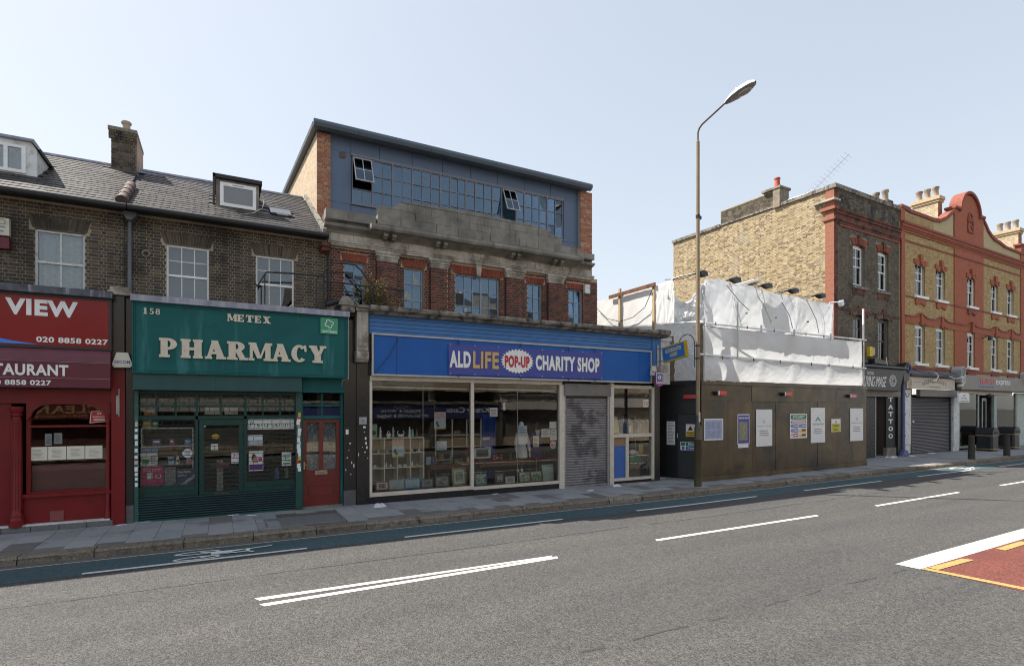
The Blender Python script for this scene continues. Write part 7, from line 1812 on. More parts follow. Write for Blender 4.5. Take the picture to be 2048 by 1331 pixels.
boxthing('wall_box', 'pale yellow grille box fixed next to the yellow alarm box', 'alarm box', -.38,-.12,-.10,.0,4.60,4.94, M('alarm_pale_yellow', (.45,.40,.16), .6))
boxthing('wall_box', 'small dark lamp box on the black cornice over the tattoo sign', 'lamp', -.55,-.2,-.3,.0,4.22,4.42, m_black_metal)
# ------------------------------------------------------------------ orange banded terrace
ot = thing('terraced_building', 'orange and yellow brick terrace with a curved Dutch gable above the beauty shop and supermarket', 'building', (9.5, 0, 0))
lo = [(3.70,4.72),(5.86,6.86),(9.28,10.25),(12.40,13.40),(14.62,15.60)]
wins = [(a,b,7.70,9.42) for a,b in lo]+[(a,b,4.42,6.33) for a,b in lo]
wl = build('wall', panel_holes(MB(), 2.2, 24, 3.2, 11.0, 0, .3, wins), m_mortar_gold, ot)
for a, b in ((2.68,7.81),(11.32,16.56)):
    bricks(wl, a, b, 4.12, 10.62, 0, wins, bk_gold, L=.22, Hd=.105, ch=.078, single=0, proud=.006)
build('parapet', MB().prism([(2.3,11.0),(7.79,11.0),(7.79,12.42),(7.4,12.2),(6.97,11.92),(6.31,11.67),(5.6,11.60),(3.15,11.60),(2.3,11.72)], 'y', 0, .3).prism([(11.34,11.0),(17.2,11.0),(17.2,11.5),(14.2,11.55),(13.66,11.65),(12.8,11.75),(12.3,11.92),(11.97,12.08),(11.6,12.4),(11.34,12.62)], 'y', 0, .3), m_mortar_gold, ot)
bricks(wl, 2.68, 5.6, 11.08, 11.52, 0, [], bk_gold, L=.22, Hd=.105, ch=.078, single=0, proud=.006)
cp = build('coping', MB().prism([(2.3,11.72),(3.15,11.60),(5.6,11.60),(6.31,11.67),(6.97,11.92),(7.4,12.2),(7.79,12.44),(7.79,12.60),(7.3,12.38),(6.85,12.08),(6.2,11.83),(5.5,11.76),(3.15,11.76),(3.15,11.84),(2.3,11.86)], 'y', -.08, .36), m_orange_dark, ot)
gpts = [(7.81,12.44),(7.81,12.68),(8.35,12.68),(8.45,12.95),(8.62,13.2),(8.9,13.45),(9.25,13.62),(9.6,13.68),(9.95,13.62),(10.3,13.45),(10.55,13.2),(10.72,12.95),(10.82,12.7),(11.32,12.7),(11.32,12.44)]
gbl = build('gable', MB().prism([(7.81,11.0)]+gpts[1:-1]+[(11.32,11.0)], 'y', -.05, .30), m_orange_paint, ot)
arc = [(9.58+1.16*math.cos(R(a)), 12.62+1.12*math.sin(R(a))) for a in range(0, 181, 12)]
mb = MB()
for (xa, za), (xb, zb) in zip(arc, arc[1:]):
    def o_(x, z, e): d = Vector((x-9.58, z-12.62)).normalized(); return (x+d.x*e, z+d.y*e)
    a0, b0, a1, b1 = o_(xa,za,-.02), o_(xb,zb,-.02), o_(xa,za,.12), o_(xb,zb,.12)
    mb.prism([a0, b0, b1, a1], 'y', -.16, .42)
mb.box(7.76,8.45,-.14,.4,12.68,12.80).box(10.72,11.38,-.14,.4,12.70,12.82)
build('gable_coping', mb, m_orange_dark, gbl)
build('coping', MB().prism([(11.34,12.62),(11.6,12.4),(11.97,12.08),(12.3,11.92),(12.8,11.75),(13.66,11.65),(14.2,11.55),(17.2,11.50),(17.2,11.62),(14.2,11.68),(13.7,11.80),(12.85,11.90),(12.4,12.06),(12.05,12.22),(11.7,12.52),(11.34,12.76)], 'y', -.08, .36), m_orange_dark, ot)
em = MB().ring(9.62,12.25,.34,.52,.08,.10,-20,200,-.10,-.05,14)
for i in range(7): em.ell(9.62+random.uniform(-.22,.22), -.07, 12.15+random.uniform(-.25,.35), .11,.05,.10)
em.box(9.30,9.98,-.11,-.05,11.66,11.78).box(9.28,9.36,-.10,-.05,11.80,12.25).box(9.90,9.98,-.10,-.05,11.80,12.25)
build('carved_relief', em, m_orange_dark, gbl)
bay = build('bay_pilaster', panel_holes(MB(), 7.81, 11.32, 4.12, 10.70, -.05, -.002, [(9.28,10.25,7.70,9.42),(9.28,10.25,4.42,6.33)]), m_orange_paint, ot)
build('end_pilaster', MB().box(2.28,2.68,-.05,-.002,4.1,11.7), m_orange_paint, ot); build('end_pilaster', MB().box(16.56,17.3,-.05,-.002,4.1,11.5), m_orange_paint, ot)
for z0, z1, pr in ((10.62,10.72,.07),(10.722,10.82,.11),(10.822,10.94,.15),(10.942,11.05,.20)): build('cornice', MB().box(2.26,18,-pr,-.052,z0,z1), m_orange_dark if pr in (.11,.20) else m_orange_paint, ot)
build('string_course', MB().box(2.68,7.8,-.04,.0,10.18,10.26).box(7.81,11.32,-.09,-.052,10.18,10.26).box(11.33,17.2,-.04,.0,10.18,10.26), m_orange_dark, ot)
build('string_course', MB().box(2.68,7.8,-.03,.0,7.55,7.63).box(7.81,11.32,-.08,-.052,7.55,7.63).box(11.33,17.2,-.03,.0,7.55,7.63), m_orange_dark, ot)
build('string_course', MB().box(2.68,17.2,-.06,.0,4.14,4.24), m_orange_dark, ot)
for i, (a, b) in enumerate(lo):
    yb = -.05 if i == 2 else 0
    for top, (c, d) in ((True,(7.70,9.42)),(False,(4.42,6.33))):
        w = sash(ot, a+.03, b-.03, c, d-.10, yb+.10, 2, 2, 1, m_white_paint, m_glass, .08, .035, arch=.09, mid=c+(d-c)*.46)
        build('curtain', drape(MB(), a+.06, b-.06, .27, c, d, 12, .02), M('grey_drape', (.28,.28,.29), .9), w)
        build('window_sill', MB().box(a-.09,b+.12,yb-.14,yb+.09,c-.12,c-.005), m_white_paint, ot)
        um = (a+b)/2
        if top:
            build('arch', MB().ring(um, d-.55, .62, .62, .22, .20, 38, 142, yb-.05, yb-.003, 10), m_orange_paint, ot)
            build('keystone', MB().prism([(um-.10,d-.08),(um+.10,d-.08),(um+.15,d+.30),(um-.15,d+.30)], 'y', yb-.11, yb-.001), m_orange_paint, ot)
            build('arch_ear', MB().box(a-.13,a+.10,yb-.06,yb-.001,d-.16,d+.05).box(b-.10,b+.13,yb-.06,yb-.001,d-.16,d+.05), m_orange_paint, ot)
            build('apron', MB().prism([(a,7.57),(b,7.57),(b,7.32),(b-.12,7.24),(b-.22,7.30),(um+.12,7.30),(um,7.38),(um-.12,7.30),(a+.22,7.30),(a+.12,7.24),(a,7.32)], 'y', yb-.07, yb-.001), m_orange_dark if i == 2 else m_orange_paint, ot)
        else:
            build('keystone', MB().box(um-.10,um+.10,yb-.12,yb-.001,d-.02,d+.48).box(um-.14,um+.14,yb-.14,yb-.001,d+.482,d+.54), m_orange_paint, ot)
            build('sill_block', MB().box(a,b,yb-.06,yb-.001,3.96,4.135), m_orange_dark, ot)
band = []
n = 60
top_, bot_ = [], []
for i in range(n+1):
    u = 2.68+(16.56-2.68)*i/n
    z = 6.62
    for a, b in lo:
        um = (a+b)/2
        z = max(z, 6.62+.20*math.exp(-((u-um)/.42)**2))
    top_.append((u, z))
mb = MB()
for (ua, za), (ub, zb) in zip(top_, top_[1:]):
    def low(u):
        for a, b in lo:
            if a-.02 <= u <= b+.02:
                q = (u-(a+b)/2)/((b-a)/2); return 6.33+.10*(1-min(1,q*q))
        return 6.30
    mb.prism([(ua,low(ua)),(ub,low(ub)),(ub,zb),(ua,za)], 'y', -.062, -.003)
build('arcade_band', mb, m_orange_paint, ot)
mb = MB()
for (ua, za), (ub, zb) in zip(top_, top_[1:]): mb.prism([(ua,za),(ub,zb),(ub,zb+.06),(ua,za+.06)], 'y', -.10, -.003)
build('hood_moulding', mb, m_orange_dark, ot)
room(ot, 2.6, 17, .31, 1.6, 3.9, 10.6, m_dark)
build('rear_wall', MB().box(2.2,24,9.0,9.3,0,11).box(2.2,2.35,.31,9,0,11.0), m_terr, ot); build('house_roof', MB().prism([(.32,11.0),(4.6,12.4),(9.0,11.0)], 'x', 2.3, 24), m_roofd, ot)
bk_sun = pair('sunlit_chimney_brick', [(.50,.40,.26),(.58,.48,.34),(.42,.32,.19),(.62,.55,.43)], dirt=[((.2,.15,.1), 3, .62, .7)])  # pale brick mix puts sun into the colour of the stacks' left faces
for k, (u0, u1, z1, yy) in enumerate(((7.35,7.78,13.42,.5),(16.8,17.3,13.2,.15))):
    c_ = build('chimney', MB().box(u0,u1,yy,yy+1.15,11.0,z1-.05), m_mortar_yellow, ot)
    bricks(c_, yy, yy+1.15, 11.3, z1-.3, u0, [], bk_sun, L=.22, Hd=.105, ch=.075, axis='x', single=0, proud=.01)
    bricks(c_, u0, u1, 11.3, z1-.3, yy, [], bk_orange, L=.22, Hd=.105, ch=.075, single=0, proud=.01)
    build('chimney_corbel', MB().box(u0-.06,u1+.06,yy-.06,yy+1.21,z1-.30,z1-.18).box(u0-.11,u1+.11,yy-.11,yy+1.26,z1-.178,z1), bk_sun[1], c_)
    for q in range(3):
        yq = yy+.2+q*.38; build('chimney_pot', MB().lathe([(.16,z1),(.14,z1+.06),(.135,z1+.42),(.165,z1+.46),(.17,z1+.55),(.12,z1+.55)], (u0+u1)/2, yq, 12), m_pot, c_, smooth=True)
build('skylight_frame', MB().prism([(15.2,11.5),(16.4,11.5),(16.4,11.95),(15.2,12.1)], 'y', .9, 2.4), m_black_metal, ot)
build('dormer_pier', MB().box(16.7,17.6,-.02,.3,11.5,12.1).box(16.6,17.7,-.06,.34,12.1,12.2), m_orange_dark, ot)
t = thing('wall_lamp', 'small black bracket lamp on the orange bay between the lower windows', 'wall lamp', (11.0, -.1, 6.05))
build('bracket', MB().tube([(11.15,-.06,6.1),(11.1,-.3,6.2),(11.0,-.45,6.1)], .025, 6), m_black_metal, t); build('head', MB().lathe([(.05,6.0),(.12,5.95),(.10,6.12),(.04,6.18)], 11.0, -.45, 8), m_black_metal, t)
# beauty shop front
m_cream_sign = M('cream_sign', (.56,.50,.43), .5, .06)
bs1 = thing('shop_sign', 'cream beauty shop fascia with arched brown lettering', 'shop sign', (4.7, -.25, 3.15))
build('sign_board', MB().box(2.35,7.25,-.27,-.12,3.17,3.72), m_cream_sign, bs1)
m_brown_l = M('brown_lettering', (.22,.13,.06), .5)
word = 'ACCESS BEAUTY'
mb = MB()
for i, c in enumerate(word):
    if c == ' ': continue
    a = (i-(len(word)-1)/2)/((len(word)-1)/2); u = 5.05+a*1.15; z = 3.58-.17*a*a
    st = len(mb.v); text_into(mb, c, u-.075, u+.075, z-.09, z+.10, -.275, .03, .003); mb.rot(st, Matrix.Translation((u,0,z)) @ Matrix.Rotation(a*.28, 4, 'Y') @ Matrix.Translation((-u,0,-z)))
text_into(mb, '020 8858 4422', 4.5, 5.7, 3.23, 3.31, -.275, .02, .003) if False else lines_of(mb, 4.5, 5.7, 3.22, 3.32, -.272, 1, jit=0)
build('lettering', mb, m_brown_l, bs1)
build('side_scroll', MB().ring(2.62,3.42,.20,.22,.04,.04,0,360,-.276,-.27).ring(2.62,3.42,.10,.12,.04,.04,0,360,-.276,-.27), m_brown_l, bs1); build('rule', MB().box(3.0,3.7,-.275,-.27,3.46,3.475), m_brown_l, bs1)
build('beauty_cornice', MB().prism([(.0,3.75),(-.42,3.75),(-.46,3.84),(-.38,3.95),(-.1,4.08),(.0,4.08)], 'x', 2.4, 7.4), M('lead_grey', (.10,.105,.12), .6, .2, 6), ot)
def console(u, z0, z1, mat, nm='console'):
    c_ = build(nm, MB().prism([(u-.24,z0),(u+.05,z0),(u+.25,z0+.35),(u+.25,z1-.12),(u+.1,z1),(u-.12,z1),(u-.26,z1-.15)], 'y', -.5, -.06), mat, ot); build('scroll', MB().ring(u,z1-.26,.14,.22,.04,.05,0,360,-.54,-.5), m_grey_metal, c_)
console(7.65, 3.55, 4.38, M('pale_grey_console', (.40,.42,.42), .7)); console(16.6, 3.6, 4.4, bpy.data.materials['pale_grey_console'])
rs2 = build('roller_shutter', MB().box(3.40,7.36,.03,.05,0,2.75), m_dim, ot)
mb = MB(); ns = 38
for i in range(ns):
    z = .04+i*2.7/ns; h_ = 2.7/ns
    mb.prism([(.03,z),(.012,z+h_*.1),(-.012,z+h_*.5),(.012,z+h_*.93),(.03,z+h_*.98)], 'x', 3.42, 7.34)
build('shutter_slats', mb, M('brown_grey_slat', (.135,.12,.12), .45, .12, 5, metal=.3), rs2)
build('shutter_box', MB().box(3.85,7.75,-.18,.0,2.80,3.15), M('grey_brown_box', (.20,.175,.165), .6, .1), ot); build('lock_plate', MB().box(3.46,3.62,-.02,-.012,1.55,1.63), m_paper, rs2)
build('guide_rail', MB().box(3.28,3.40,-.03,.05,0,2.8), m_black_metal, ot); build('guide_rail', MB().box(7.36,7.48,-.03,.05,0,2.8), m_black_metal, ot)
build('white_panel', MB().box(2.50,3.20,-.06,.05,.5,3.12).box(2.52,3.18,-.05,.05,.06,.48), m_white_old, ot); build('round_vent', MB().ring(2.85,2.95,.2,.2,.05,.05,180,360,-.075,-.061), m_brown_l, ot)
build('pier', MB().box(7.50,8.20,-.10,.1,0,3.17), m_white_old, ot); build('pier_stripe', MB().box(7.52,7.60,-.11,-.101,.2,3.1), M('mint_paint', (.38,.48,.43), .6), ot)
t = thing('swan_neck_lamp', 'white swan-neck lamp with a round silver head at the left of the beauty shop sign', 'sign lamp', (4.3, -.5, 3.5))
build('neck', MB().tube([(4.35,-.4,3.95),(4.45,-.6,3.93),(4.42,-.7,3.75),(4.25,-.65,3.6)], .022, 6), m_paper, t); build('head', MB().ell(4.18,-.6,3.52,.15,.14,.09), m_alu, t, smooth=True)
t = thing('swan_neck_lamp', 'white swan-neck lamp curling over the right end of the beauty shop sign', 'sign lamp', (7.0, -.5, 3.5))
build('neck', MB().tube([(6.1,-.4,3.85),(6.5,-.6,3.70),(6.9,-.7,3.80),(7.25,-.7,3.78),(7.3,-.68,3.55),(7.1,-.65,3.42)], .022, 6), m_paper, t); build('head', MB().ell(7.0,-.6,3.36,.15,.14,.09), m_alu, t, smooth=True)
t = thing('hanging_sign', 'white arched hanging sign reading All Beauty Treatments', 'hanging sign', (7.4, -.6, 2.54))
build('board', MB().prism([(6.75,2.54),(7.98,2.54),(7.98,2.95),(7.8,3.02),(6.93,3.02),(6.75,2.95)], 'y', -.62, -.58), m_paper, t)
mb = text_into(MB(), 'All', 7.22,7.5,2.82,2.92,-.624,.0,.003); text_into(mb, 'Beauty', 7.05,7.7,2.68,2.79,-.624,.0,.003); text_into(mb, 'Treatments', 6.85,7.88,2.57,2.65,-.624,.0,.003); build('lettering', mb, m_ink, t)
# supermarket front
m_taupe = M('taupe_fascia', (.22,.19,.175), .5, .06, 2)
tsn = thing('shop_sign', 'taupe supermarket fascia with red TESCO and white express lettering', 'shop sign', (12.2, -.3, 3.22))
build('sign_board', MB().box(7.86,18.5,-.32,-.12,3.22,3.98), m_taupe, tsn); build('sign_underside', MB().box(7.9,18.5,-.30,-.1,3.16,3.218), m_black, tsn)
build('sign_joint', MB().box(9.84,9.86,-.324,-.32,3.23,3.97).box(14.0,14.02,-.324,-.32,3.23,3.97), m_ink, tsn)
text(tsn, 'TESCO', 10.0, 11.93, 3.53, 3.88, -.33, M('red_lettering', (.50,.035,.03), .4), .03, .02); text(tsn, 'express', 12.15, 14.07, 3.44, 3.80, -.33, m_letter_white, 0, .02)
mb = MB()
for i in range(5): mb.prism([(9.98+i*.40,3.36),(10.25+i*.40,3.36),(10.33+i*.40,3.43),(10.06+i*.40,3.43)], 'y', -.335, -.32)
build('blue_dashes', mb, m_sig_b, tsn)
m_sframe = M('sage_frame', (.30,.35,.33), .5)
tf = build('shopfront', MB().box(8.40,8.48,-.02,.1,.1,3.1).box(10.72,10.84,-.02,.1,0,3.0).box(12.80,13.16,-.02,.1,0,3.0).box(15.86,16.0,-.02,.1,0,3.1).box(8.48,10.72,-.02,.1,.1,.22).box(13.16,15.86,-.02,.1,.05,.16), m_sframe, ot)
build('header_beam', MB().box(8.3,15.0,-.12,.1,3.0,3.158), M('sand_beam', (.50,.42,.33), .6), ot); build('side_pier', MB().box(16.0,18.5,-.04,.1,0,3.15), M('sage_render', (.42,.47,.42), .7), ot)
build('shop_window', MB().box(8.47,10.73,.03,.036,.2,3.0), m_glass_shop, ot); build('shop_window', MB().box(13.15,15.87,.03,.036,.15,3.0), m_glass_shop, ot)
build('automatic_door', MB().box(11.9,12.0,.22,.28,0,2.8).box(12.4,12.5,.22,.28,0,2.8).box(12.0,12.4,.22,.28,0,.15).box(12.0,12.4,.22,.28,2.65,2.8), m_grey_metal, ot); build('door_glass', MB().box(12.0,12.4,.245,.25,.15,2.65), m_glass_shop, ot)
room(ot, 8.4, 16, .30, 4, .02, 3.0, M('shop_interior', (.18,.18,.18), .8)); build('red_display', MB().box(10.2,10.7,.15,.2,.22,1.2).box(10.35,10.7,.15,.2,1.2,2.9), m_sig_r, ot); build('blue_display', MB().box(13.2,14.6,.15,.2,.16,.9), m_sig_b, ot)
build('poster_reflection', MB().box(13.3,15.0,.14,.15,.95,2.9).box(8.7,10.1,.14,.15,.9,2.6), M('poster_reflection_white', (.80,.80,.75), .7, .2, 3, dirt=((.30,.26,.2), 1.5, .5, .65)), ot)  # posters whitened to stand for the sunlit street mirrored in the glass
build('shelf_stock', MB().box(10.9,11.7,.8,1.2,.1,.9).box(10.9,11.7,.8,1.2,1.0,1.4).box(10.9,11.7,.8,1.2,1.5,1.9), ART('stock', (.25,.18,.1), (.05,.05,.05), 6), ot); build('door_camera', MB().ell(11.9,-.1,2.95,.28,.12,.10), m_black, ot)
build('beyond', MB().box(18.5,24,-.3,-.05,0,4.2), m_taupe, ot)
bw = thing('satellite_box', 'pale round-topped bracket at the right end of the supermarket fascia', 'bracket', (16.6, -.4, 3.9)) if False else None
# ------------------------------------------------------------------ street furniture
frame(FB)
m_lamp_up = M('lamp_paint_lit', (.25,.185,.115), .42, .1, 3, dirt=((.35,.30,.22), 6, .6, .8)); m_lamp_lo = M('lamp_paint_shaded', (.065,.055,.028), .45, .15, 4, dirt=((.12,.11,.08), 9, .62, .8))  # one column in lit and shaded colours; the olive paints its cast shadow
LX, LY = 11.94, 11.16
lp = thing('street_lamp', 'tall tan lamp column with an olive shade-toned base and a white drop-head lantern', 'street lamp', (LX, LY, 0))
build('base', MB().lathe([(.108,0),(.108,.02),(.104,.05),(.10,1.32),(.104,1.325),(.104,1.335),(.10,1.34),(.098,1.66),(.085,1.71),(.058,1.75),(.056,2.02)], LX, LY, 18), m_lamp_lo, lp, smooth=True)
build('pole', MB().lathe([(.056,2.021),(.054,4),(.050,9.75),(.050,9.78),(.03,9.80)], LX, LY, 16), m_lamp_up, lp, smooth=True)
build('number_plate', MB().box(LX-.025,LX+.025,LY-.066,LY-.054,1.83,2.10), m_paper, lp); lines_of(mb := MB(), LX-.015, LX+.015, 1.85, 2.08, LY-.067, 7, jit=.05); build('numbers', mb, m_black, lp)
build('arm', MB().tube([(LX,LY,9.8),(LX,LY,10.02),(LX,LY-.05,10.13),(LX,LY-.16,10.20),(LX,LY-1.02,10.42)], .026, 10), M('dark_arm', (.13,.10,.085), .4), lp, smooth=True)
def lantern():
    mb = MB(); n = 12; m = 14
    prof = [(0,.05,.06),(.10,.10,.09),(.30,.15,.14),(.55,.165,.16),(.75,.14,.14),(.88,.09,.09),(.93,.03,.04)]
    for s, w, h in prof:
        for k in range(m): 
            a = math.pi*k/(m-1); mb.v.append((LX+w*math.cos(a), LY-.96-s, 10.38+.09*s+h*math.sin(a)))
    for i in range(len(prof)-1):
        for k in range(m-1): mb.f.append((i*m+k, i*m+k+1, (i+1)*m+k+1, (i+1)*m+k)); mb.m.append(0)
    return mb
build('lantern_top', lantern(), M('lantern_white', (.70,.71,.70), .35), lp, smooth=True)
mb = MB(); prof = [(0,.048,.02),(.10,.098,.03),(.30,.148,.05),(.55,.163,.05),(.75,.138,.04),(.88,.088,.02),(.93,.028,.01)]
for s, w, h in prof:
    for k in range(9): mb.v.append((LX+w*math.cos(math.pi+math.pi*k/8), LY-.96-s, 10.38+.09*s+h*math.sin(math.pi+math.pi*k/8)))
for i in range(6):
    for k in range(8): mb.f.append((i*9+k, i*9+k+1, (i+1)*9+k+1, (i+1)*9+k)); mb.m.append(0)
build('lantern_canopy', mb, M('lantern_grey', (.24,.24,.26), .4), lp, smooth=True)
bw_ = MB().ell(LX, LY-.96-.60, 10.385, .10, .22, .07, 14, 8)
build('lamp_bowl', bw_, M('lamp_bowl', (.30,.28,.24), .15, .1), lp, smooth=True)
build('photocell', MB().lathe([(.025,10.57),(.025,10.62),(.015,10.63)], LX, LY-1.3, 8), m_paper, lp, smooth=True)
build('clamp', MB().lathe([(.066,3.61),(.066,3.65)], LX, LY, 12).lathe([(.066,3.97),(.066,4.01)], LX, LY, 12).box(LX+.05,LX+.11,LY-.02,LY+.02,3.615,3.645).box(LX+.05,LX+.11,LY-.02,LY+.02,3.975,4.005).lathe([(.058,7.6),(.062,7.61),(.062,7.70),(.058,7.71)], LX, LY, 12), m_black_metal, lp)
build('signal_bud', MB().ell(LX+.07,LY-.03,7.62,.035,.035,.06), M('blue_bud', (.05,.06,.15), .4), lp)
hb_ = thing('hanging_bracket', 'thin black hooped bracket clamped to the street lamp, reaching over the ticket sign', 'bracket', (LX, LY+.1, 3.4))
hoop = [(LX-.02,LY+.10,3.38),(LX-.02,LY+.10,4.05)] + [(LX-.02,LY+.10+.31-.31*math.cos(R(a)),4.05+.31*math.sin(R(a))) for a in range(20,181,20)] + [(LX-.02,LY+.72,3.96)]
build('hoop', MB().tube(hoop, .013, 6), m_black_metal, hb_, smooth=True); build('stub', MB().tube([(LX-.02,LY+.10,3.63),(LX,LY,3.63)], .012, 5).tube([(LX-.02,LY+.10,3.99),(LX,LY,3.99)], .012, 5), m_black_metal, hb_)
m_boll = M('weathered_bollard', (.045,.042,.035), .8, .2, 9, bump=.3)
for k, (x, y) in enumerate(((28.98,11.57),(32.52,11.62))):
    b = thing('bollard', ('nearer','farther')[k]+' of the two dark grey bollards at the kerb by the supermarket', 'bollard', (x, y, 0), 'bollards at the kerb')
    build('post', MB().lathe([(.135,0),(.130,.06),(.118,.5),(.112,.95),(.118,.97),(.118,1.02),(.09,1.045)], x, y, 12), m_boll, b, smooth=True)
m_bin = M('black_bin', (.018,.022,.026), .35, .1, 5); m_band = M('gold_band', (.45,.33,.08), .4)
for k, (x, y) in enumerate(((35.4,13.46),(38.3,13.60))):
    b = thing('litter_bin', ('black domed litter bin with gold bands in front of the supermarket door','black domed litter bin with gold bands behind the farther bollard')[k], 'litter bin', (x, y, 0), 'litter bins outside the supermarket')
    build('body', MB().prism([(x-.36,y-.28),(x-.28,y-.36),(x+.28,y-.36),(x+.36,y-.28),(x+.36,y+.28),(x+.28,y+.36),(x-.28,y+.36),(x-.36,y+.28)], 'z', .03, .86), m_bin, b)
    build('hood', MB().prism([(x-.38,.86),(x+.38,.86),(x+.375,.96),(x+.32,1.08),(x+.22,1.17),(x+.09,1.22),(x-.09,1.22),(x-.22,1.17),(x-.32,1.08),(x-.375,.96)], 'y', y-.37, y+.37), m_bin, b)
    build('opening', MB().box(x-.22,x+.22,y-.385,y-.371,.90,1.02), m_black, b)
    build('band', MB().box(x-.365,x+.365,y-.372,y+.366,.80,.83).box(x-.365,x+.365,y-.372,y+.366,.10,.13), m_band, b); build('foot', MB().box(x-.3,x+.3,y-.3,y+.3,0,.029), m_black, b)
# railings over the pharmacy fascia
rl = thing('railing', 'bent black tube railings above the green fascia and charity shop corner', 'railing', (1.9, 12.6, 4.35))
Y = 12.52; r_ = .014
def rp(pts, r=.019, nm='rail'): build(nm, MB().tube([(x, Y, z) for x, z in pts], r, 7), m_black_metal, rl, smooth=True)
rp([(.66,4.74),(.84,5.07),(1.37,5.10),(2.0,5.11)]); rp([(.47,4.81),(.59,4.94),(.66,4.74)], .012); rp([(.81,4.36),(.81,5.02)], .012, 'post')
rp([(1.84,4.36),(1.84,5.02),(1.90,5.09),(2.0,5.16)], .015, 'post'); rp([(2.0,4.37),(2.0,5.21),(2.20,5.44),(2.66,5.45),(2.80,5.34),(3.05,5.04)]); rp([(3.06,4.62),(3.05,5.04)], .013, 'post')
rp([(2.0,5.20),(2.46,5.24),(2.56,5.17),(2.84,4.88),(2.83,4.81),(2.61,4.66),(2.38,5.0)], .012); rp([(2.0,5.01),(2.37,5.01),(3.04,4.99),(3.80,4.98)]); rp([(1.84,4.83),(2.82,4.82)], .012); rp([(3.74,4.97),(3.74,4.58)], .012, 'post'); rp([(3.80,4.98),(3.64,4.87),(3.2,4.70)], .012)
# shrub rooted on the ledge
bu = thing('shrub', 'straggly shrub with tips coloured sunlit yellow, growing out of the stone ledge by the railings', 'shrub', (3.15, 12.7, 4.55))
m_twig = M('twig', (.13,.10,.06), .9); m_leaf = PM('sunlit_tip_leaf', [(.34,.32,.08),(.52,.46,.16),(.20,.21,.06),(.62,.54,.24)], False, rough=.7); m_leaf2 = PM('dull_leaf', [(.07,.08,.03),(.11,.11,.045)], False, rough=.8)  # paler leaf colour puts sun on the tips
tw = MB(); lf = MB(); lf2 = MB()
for i in range(34):
    a = random.uniform(-1.2, 1.2); L = random.uniform(.25,.72); x, y, z = 3.12, 12.62, 4.56
    pts = [(x, y, z)]
    for s in range(4):
        x += math.sin(a)*L/4+random.uniform(-.03,.03); z += math.cos(a)*L/4; y += random.uniform(-.05,.03); a += random.uniform(-.2,.3); pts.append((x, y, z))
        q_ = lf if (s > 1 and L > .4) else lf2
        for k in range(7):
            px, py, pz = x+random.gauss(0,.045), y+random.gauss(0,.04), z+random.gauss(0,.045); d = Vector((random.gauss(0,1),random.gauss(0,1),random.gauss(0,1))).normalized()*random.uniform(.016,.030); e = d.cross(Vector((random.gauss(0,1),random.gauss(0,1),random.gauss(0,1)))).normalized()*d.length*.6
            p0 = Vector((px,py,pz)); q_.quad(tuple(p0-d), tuple(p0+e), tuple(p0+d), tuple(p0-e))
    tw.tube(pts, [.008,.006,.005,.004,.003], 5)
build('stem', tw, m_twig, bu); build('foliage', lf, m_leaf, bu, kind='stuff'); build('lower_foliage', lf2, m_leaf2, bu, kind='stuff')
def weed(x, y, lab, s=1.0):
    t = thing('weed', lab, 'weed', (x, y, 0)); mb = MB()
    for i in range(40):
        a = random.uniform(0, 6.28); r0 = random.uniform(0,.10)*s; px, py = x+r0*math.cos(a)*1.8, y+r0*math.sin(a)*.5; h = random.uniform(.03,.10)*s
        mb.poly([(px-.008*s,py,0),(px+.008*s,py,0),(px+random.uniform(-.05,.05)*s,py-random.uniform(0,.05),h)])
    build('leaves', mb, m_soil, t)
weed(11.62, 12.60, 'tuft of weeds at the foot of the charity shop corner'); weed(1.50, 12.66, 'small weed at the foot of the green post by the red door', .8)
# litter
def crumple(x, y, w, d, h, lab, mat=None, z=0.0):
    t = thing('litter', lab, 'litter', (x, y, z)); mb = MB(); n = 7
    g = [[(x-w/2+w*i/(n-1)+random.uniform(-.1,.1)*w, y-d/2+d*k/(n-1)+random.uniform(-.1,.1)*d, z+.004+(0 if i in (0,n-1) or k in (0,n-1) else random.uniform(.1,1)*h)) for k in range(n)] for i in range(n)]
    for i in range(n-1):
        for k in range(n-1): mb.quad(g[i][k], g[i+1][k], g[i+1][k+1], g[i][k+1])
    build('paper', mb, mat or m_litter, t)
crumple(3.15,12.20,.30,.16,.08, 'crumpled white paper on the pavement under the large left charity window')
crumple(9.90,12.25,.26,.16,.07, 'crumpled white tissue on the pavement in front of the grey roller shutter')
crumple(8.75,11.92,.20,.10,.02, 'flat pale scrap on the pavement left of the grey roller shutter')
crumple(11.0,12.37,.35,.14,.02, 'pinkish torn paper on the pavement under the narrow charity window', M('pink_litter', (.5,.38,.36), .9))
crumple(10.45,12.50,.22,.08,.02, 'orange and green wrapper at the foot of the narrow charity window', M('orange_litter', (.35,.22,.08), .9))
crumple(-1.35,12.72,.30,.10,.01, 'violet-white leaflet lying at the foot of the left green post', M('violet_paper', (.5,.48,.62), .9))
crumple(-1.66,12.60,.16,.08,.01, 'white leaflet lying before the black pier by the red pilaster')
crumple(.22,12.66,.22,.05,.01, 'thin white leaflet at the foot of the green shutter'); crumple(.55,12.45,.22,.05,.01, 'thin white strip of paper before the green shutter')
crumple(12.25,12.95,.26,.10,.015, 'white wrapper by the purple can'); crumple(6.26,12.62,.18,.06,.01, 'small white scrap under the middle of the charity window')
crumple(26.6,13.6,.5,.3,.08, 'white litter heap in the tattoo shop doorway'); crumple(28.3,13.6,.35,.2,.05, 'white scrap on the pavement by the violet pipe'); crumple(31.0,14.0,.4,.2,.05, 'white scrap before the brown roller shutter')
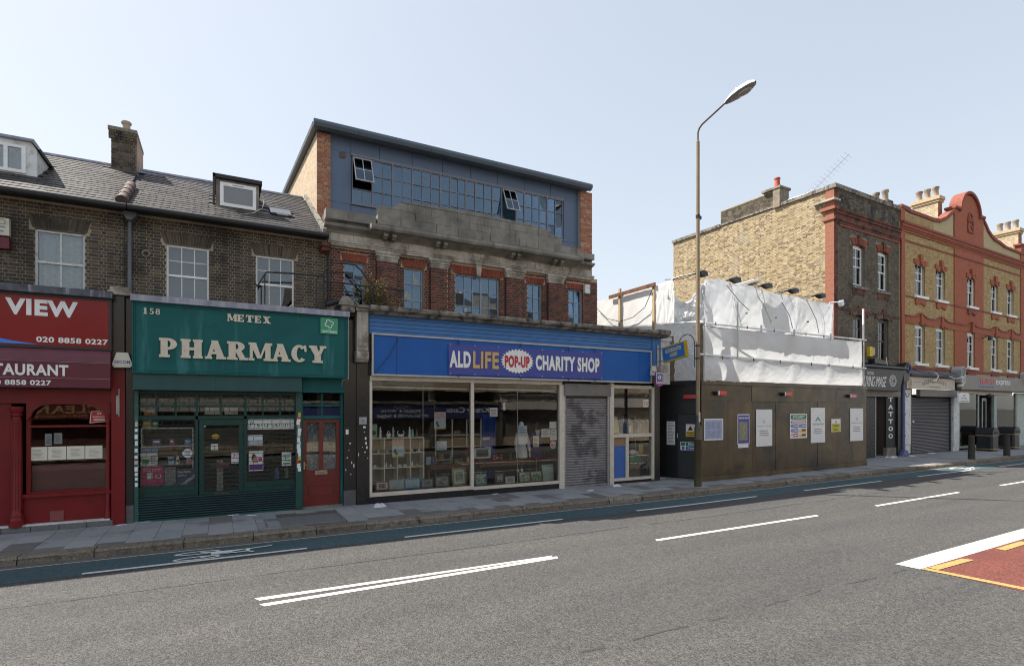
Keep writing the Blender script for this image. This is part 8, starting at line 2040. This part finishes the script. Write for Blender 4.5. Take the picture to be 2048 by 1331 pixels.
crumple(13.9,10.75,.10,.05,.02, 'bright pink scrap on the kerb beyond the street lamp', M('pink_scrap', (.5,.08,.2), .9)); crumple(25.0,10.6,.3,.12,.04, 'white scrap in the gutter before the bollards', z=-.12)
t = thing('can', 'purple drink can standing at the foot of the hoarding return', 'drink can', (12.19, 12.98, 0)); build('body', MB().lathe([(.028,0),(.034,.012),(.034,.155),(.027,.168)], 12.19, 12.98, 12), M('purple_can', (.13,.04,.32), .3, metal=.4), t, smooth=True); build('rim', MB().lathe([(.027,.168),(.025,.172)], 12.19, 12.98, 12), m_alu, t)

# loose cables along the right-hand fronts, and more stock in the charity shop
frame(FC)
for lab, pts in (('thin black cable sagging along the grey cornice over the beauty shop', [(2.3,-.5,4.05),(3.4,-.52,3.88),(4.6,-.52,3.95),(5.8,-.52,3.86),(7.3,-.5,4.1)]), ('thin cable running down the joint between the dark and the orange house', [(2.25,-.08,10.2),(2.24,-.07,8.1),(2.26,-.08,6.0),(2.24,-.09,4.4)])):
    t = thing('cable', lab, 'cable', pts[0]); build('wire', MB().tube(pts, .016, 5), m_black, t)
frame(FB)
for (x, y, z, r, h, col, lab) in ((4.95,13.7,.732,.045,.24,(.10,.16,.30),'tall dark blue vase at the left end of the brown table'),(5.12,13.95,.732,.05,.18,(.35,.10,.06),'rust red jug standing behind the plates on the brown table'),(5.55,13.95,.732,.04,.28,(.30,.28,.20),'slender olive vase near the middle of the brown table'),(5.95,13.7,.732,.05,.16,(.45,.40,.30),'squat cream pot at the right end of the brown table'),(7.30,13.75,.732,.045,.22,(.08,.20,.14),'bottle green vase on the sideboard left of the mannequins'),(7.75,13.75,.732,.05,.15,(.40,.12,.10),'red lidded jar on the sideboard between the mannequins')):
    t = thing('vase', lab, 'vase', (x, y, z)); build('body', MB().lathe([(r*.7,z),(r,z+h*.25),(r*1.1,z+h*.5),(r*.5,z+h*.78),(r*.45,z+h*.9),(r*.65,z+h)], x, y, 12), M('glaze', col, .25, .15), t, smooth=True)
for k, (x, n) in enumerate(((5.6,4),(7.45,5),(8.1,3))):
    t = thing('book_stack', ('stack of worn hardbacks on the brown table by the olive vase','taller stack of hardbacks on the sideboard','short stack of books at the right end of the sideboard')[k], 'books', (x, 13.65, .732))
    for i in range(n): build('book', MB().box(x-.09+random.uniform(-.01,.01), x+.09+random.uniform(-.01,.01), 13.58, 13.72, .733+i*.032, .733+i*.032+.029), M('book_cover', random.choice(((.25,.06,.04),(.05,.10,.22),(.35,.30,.20),(.06,.16,.08),(.4,.38,.34))), .7), t)
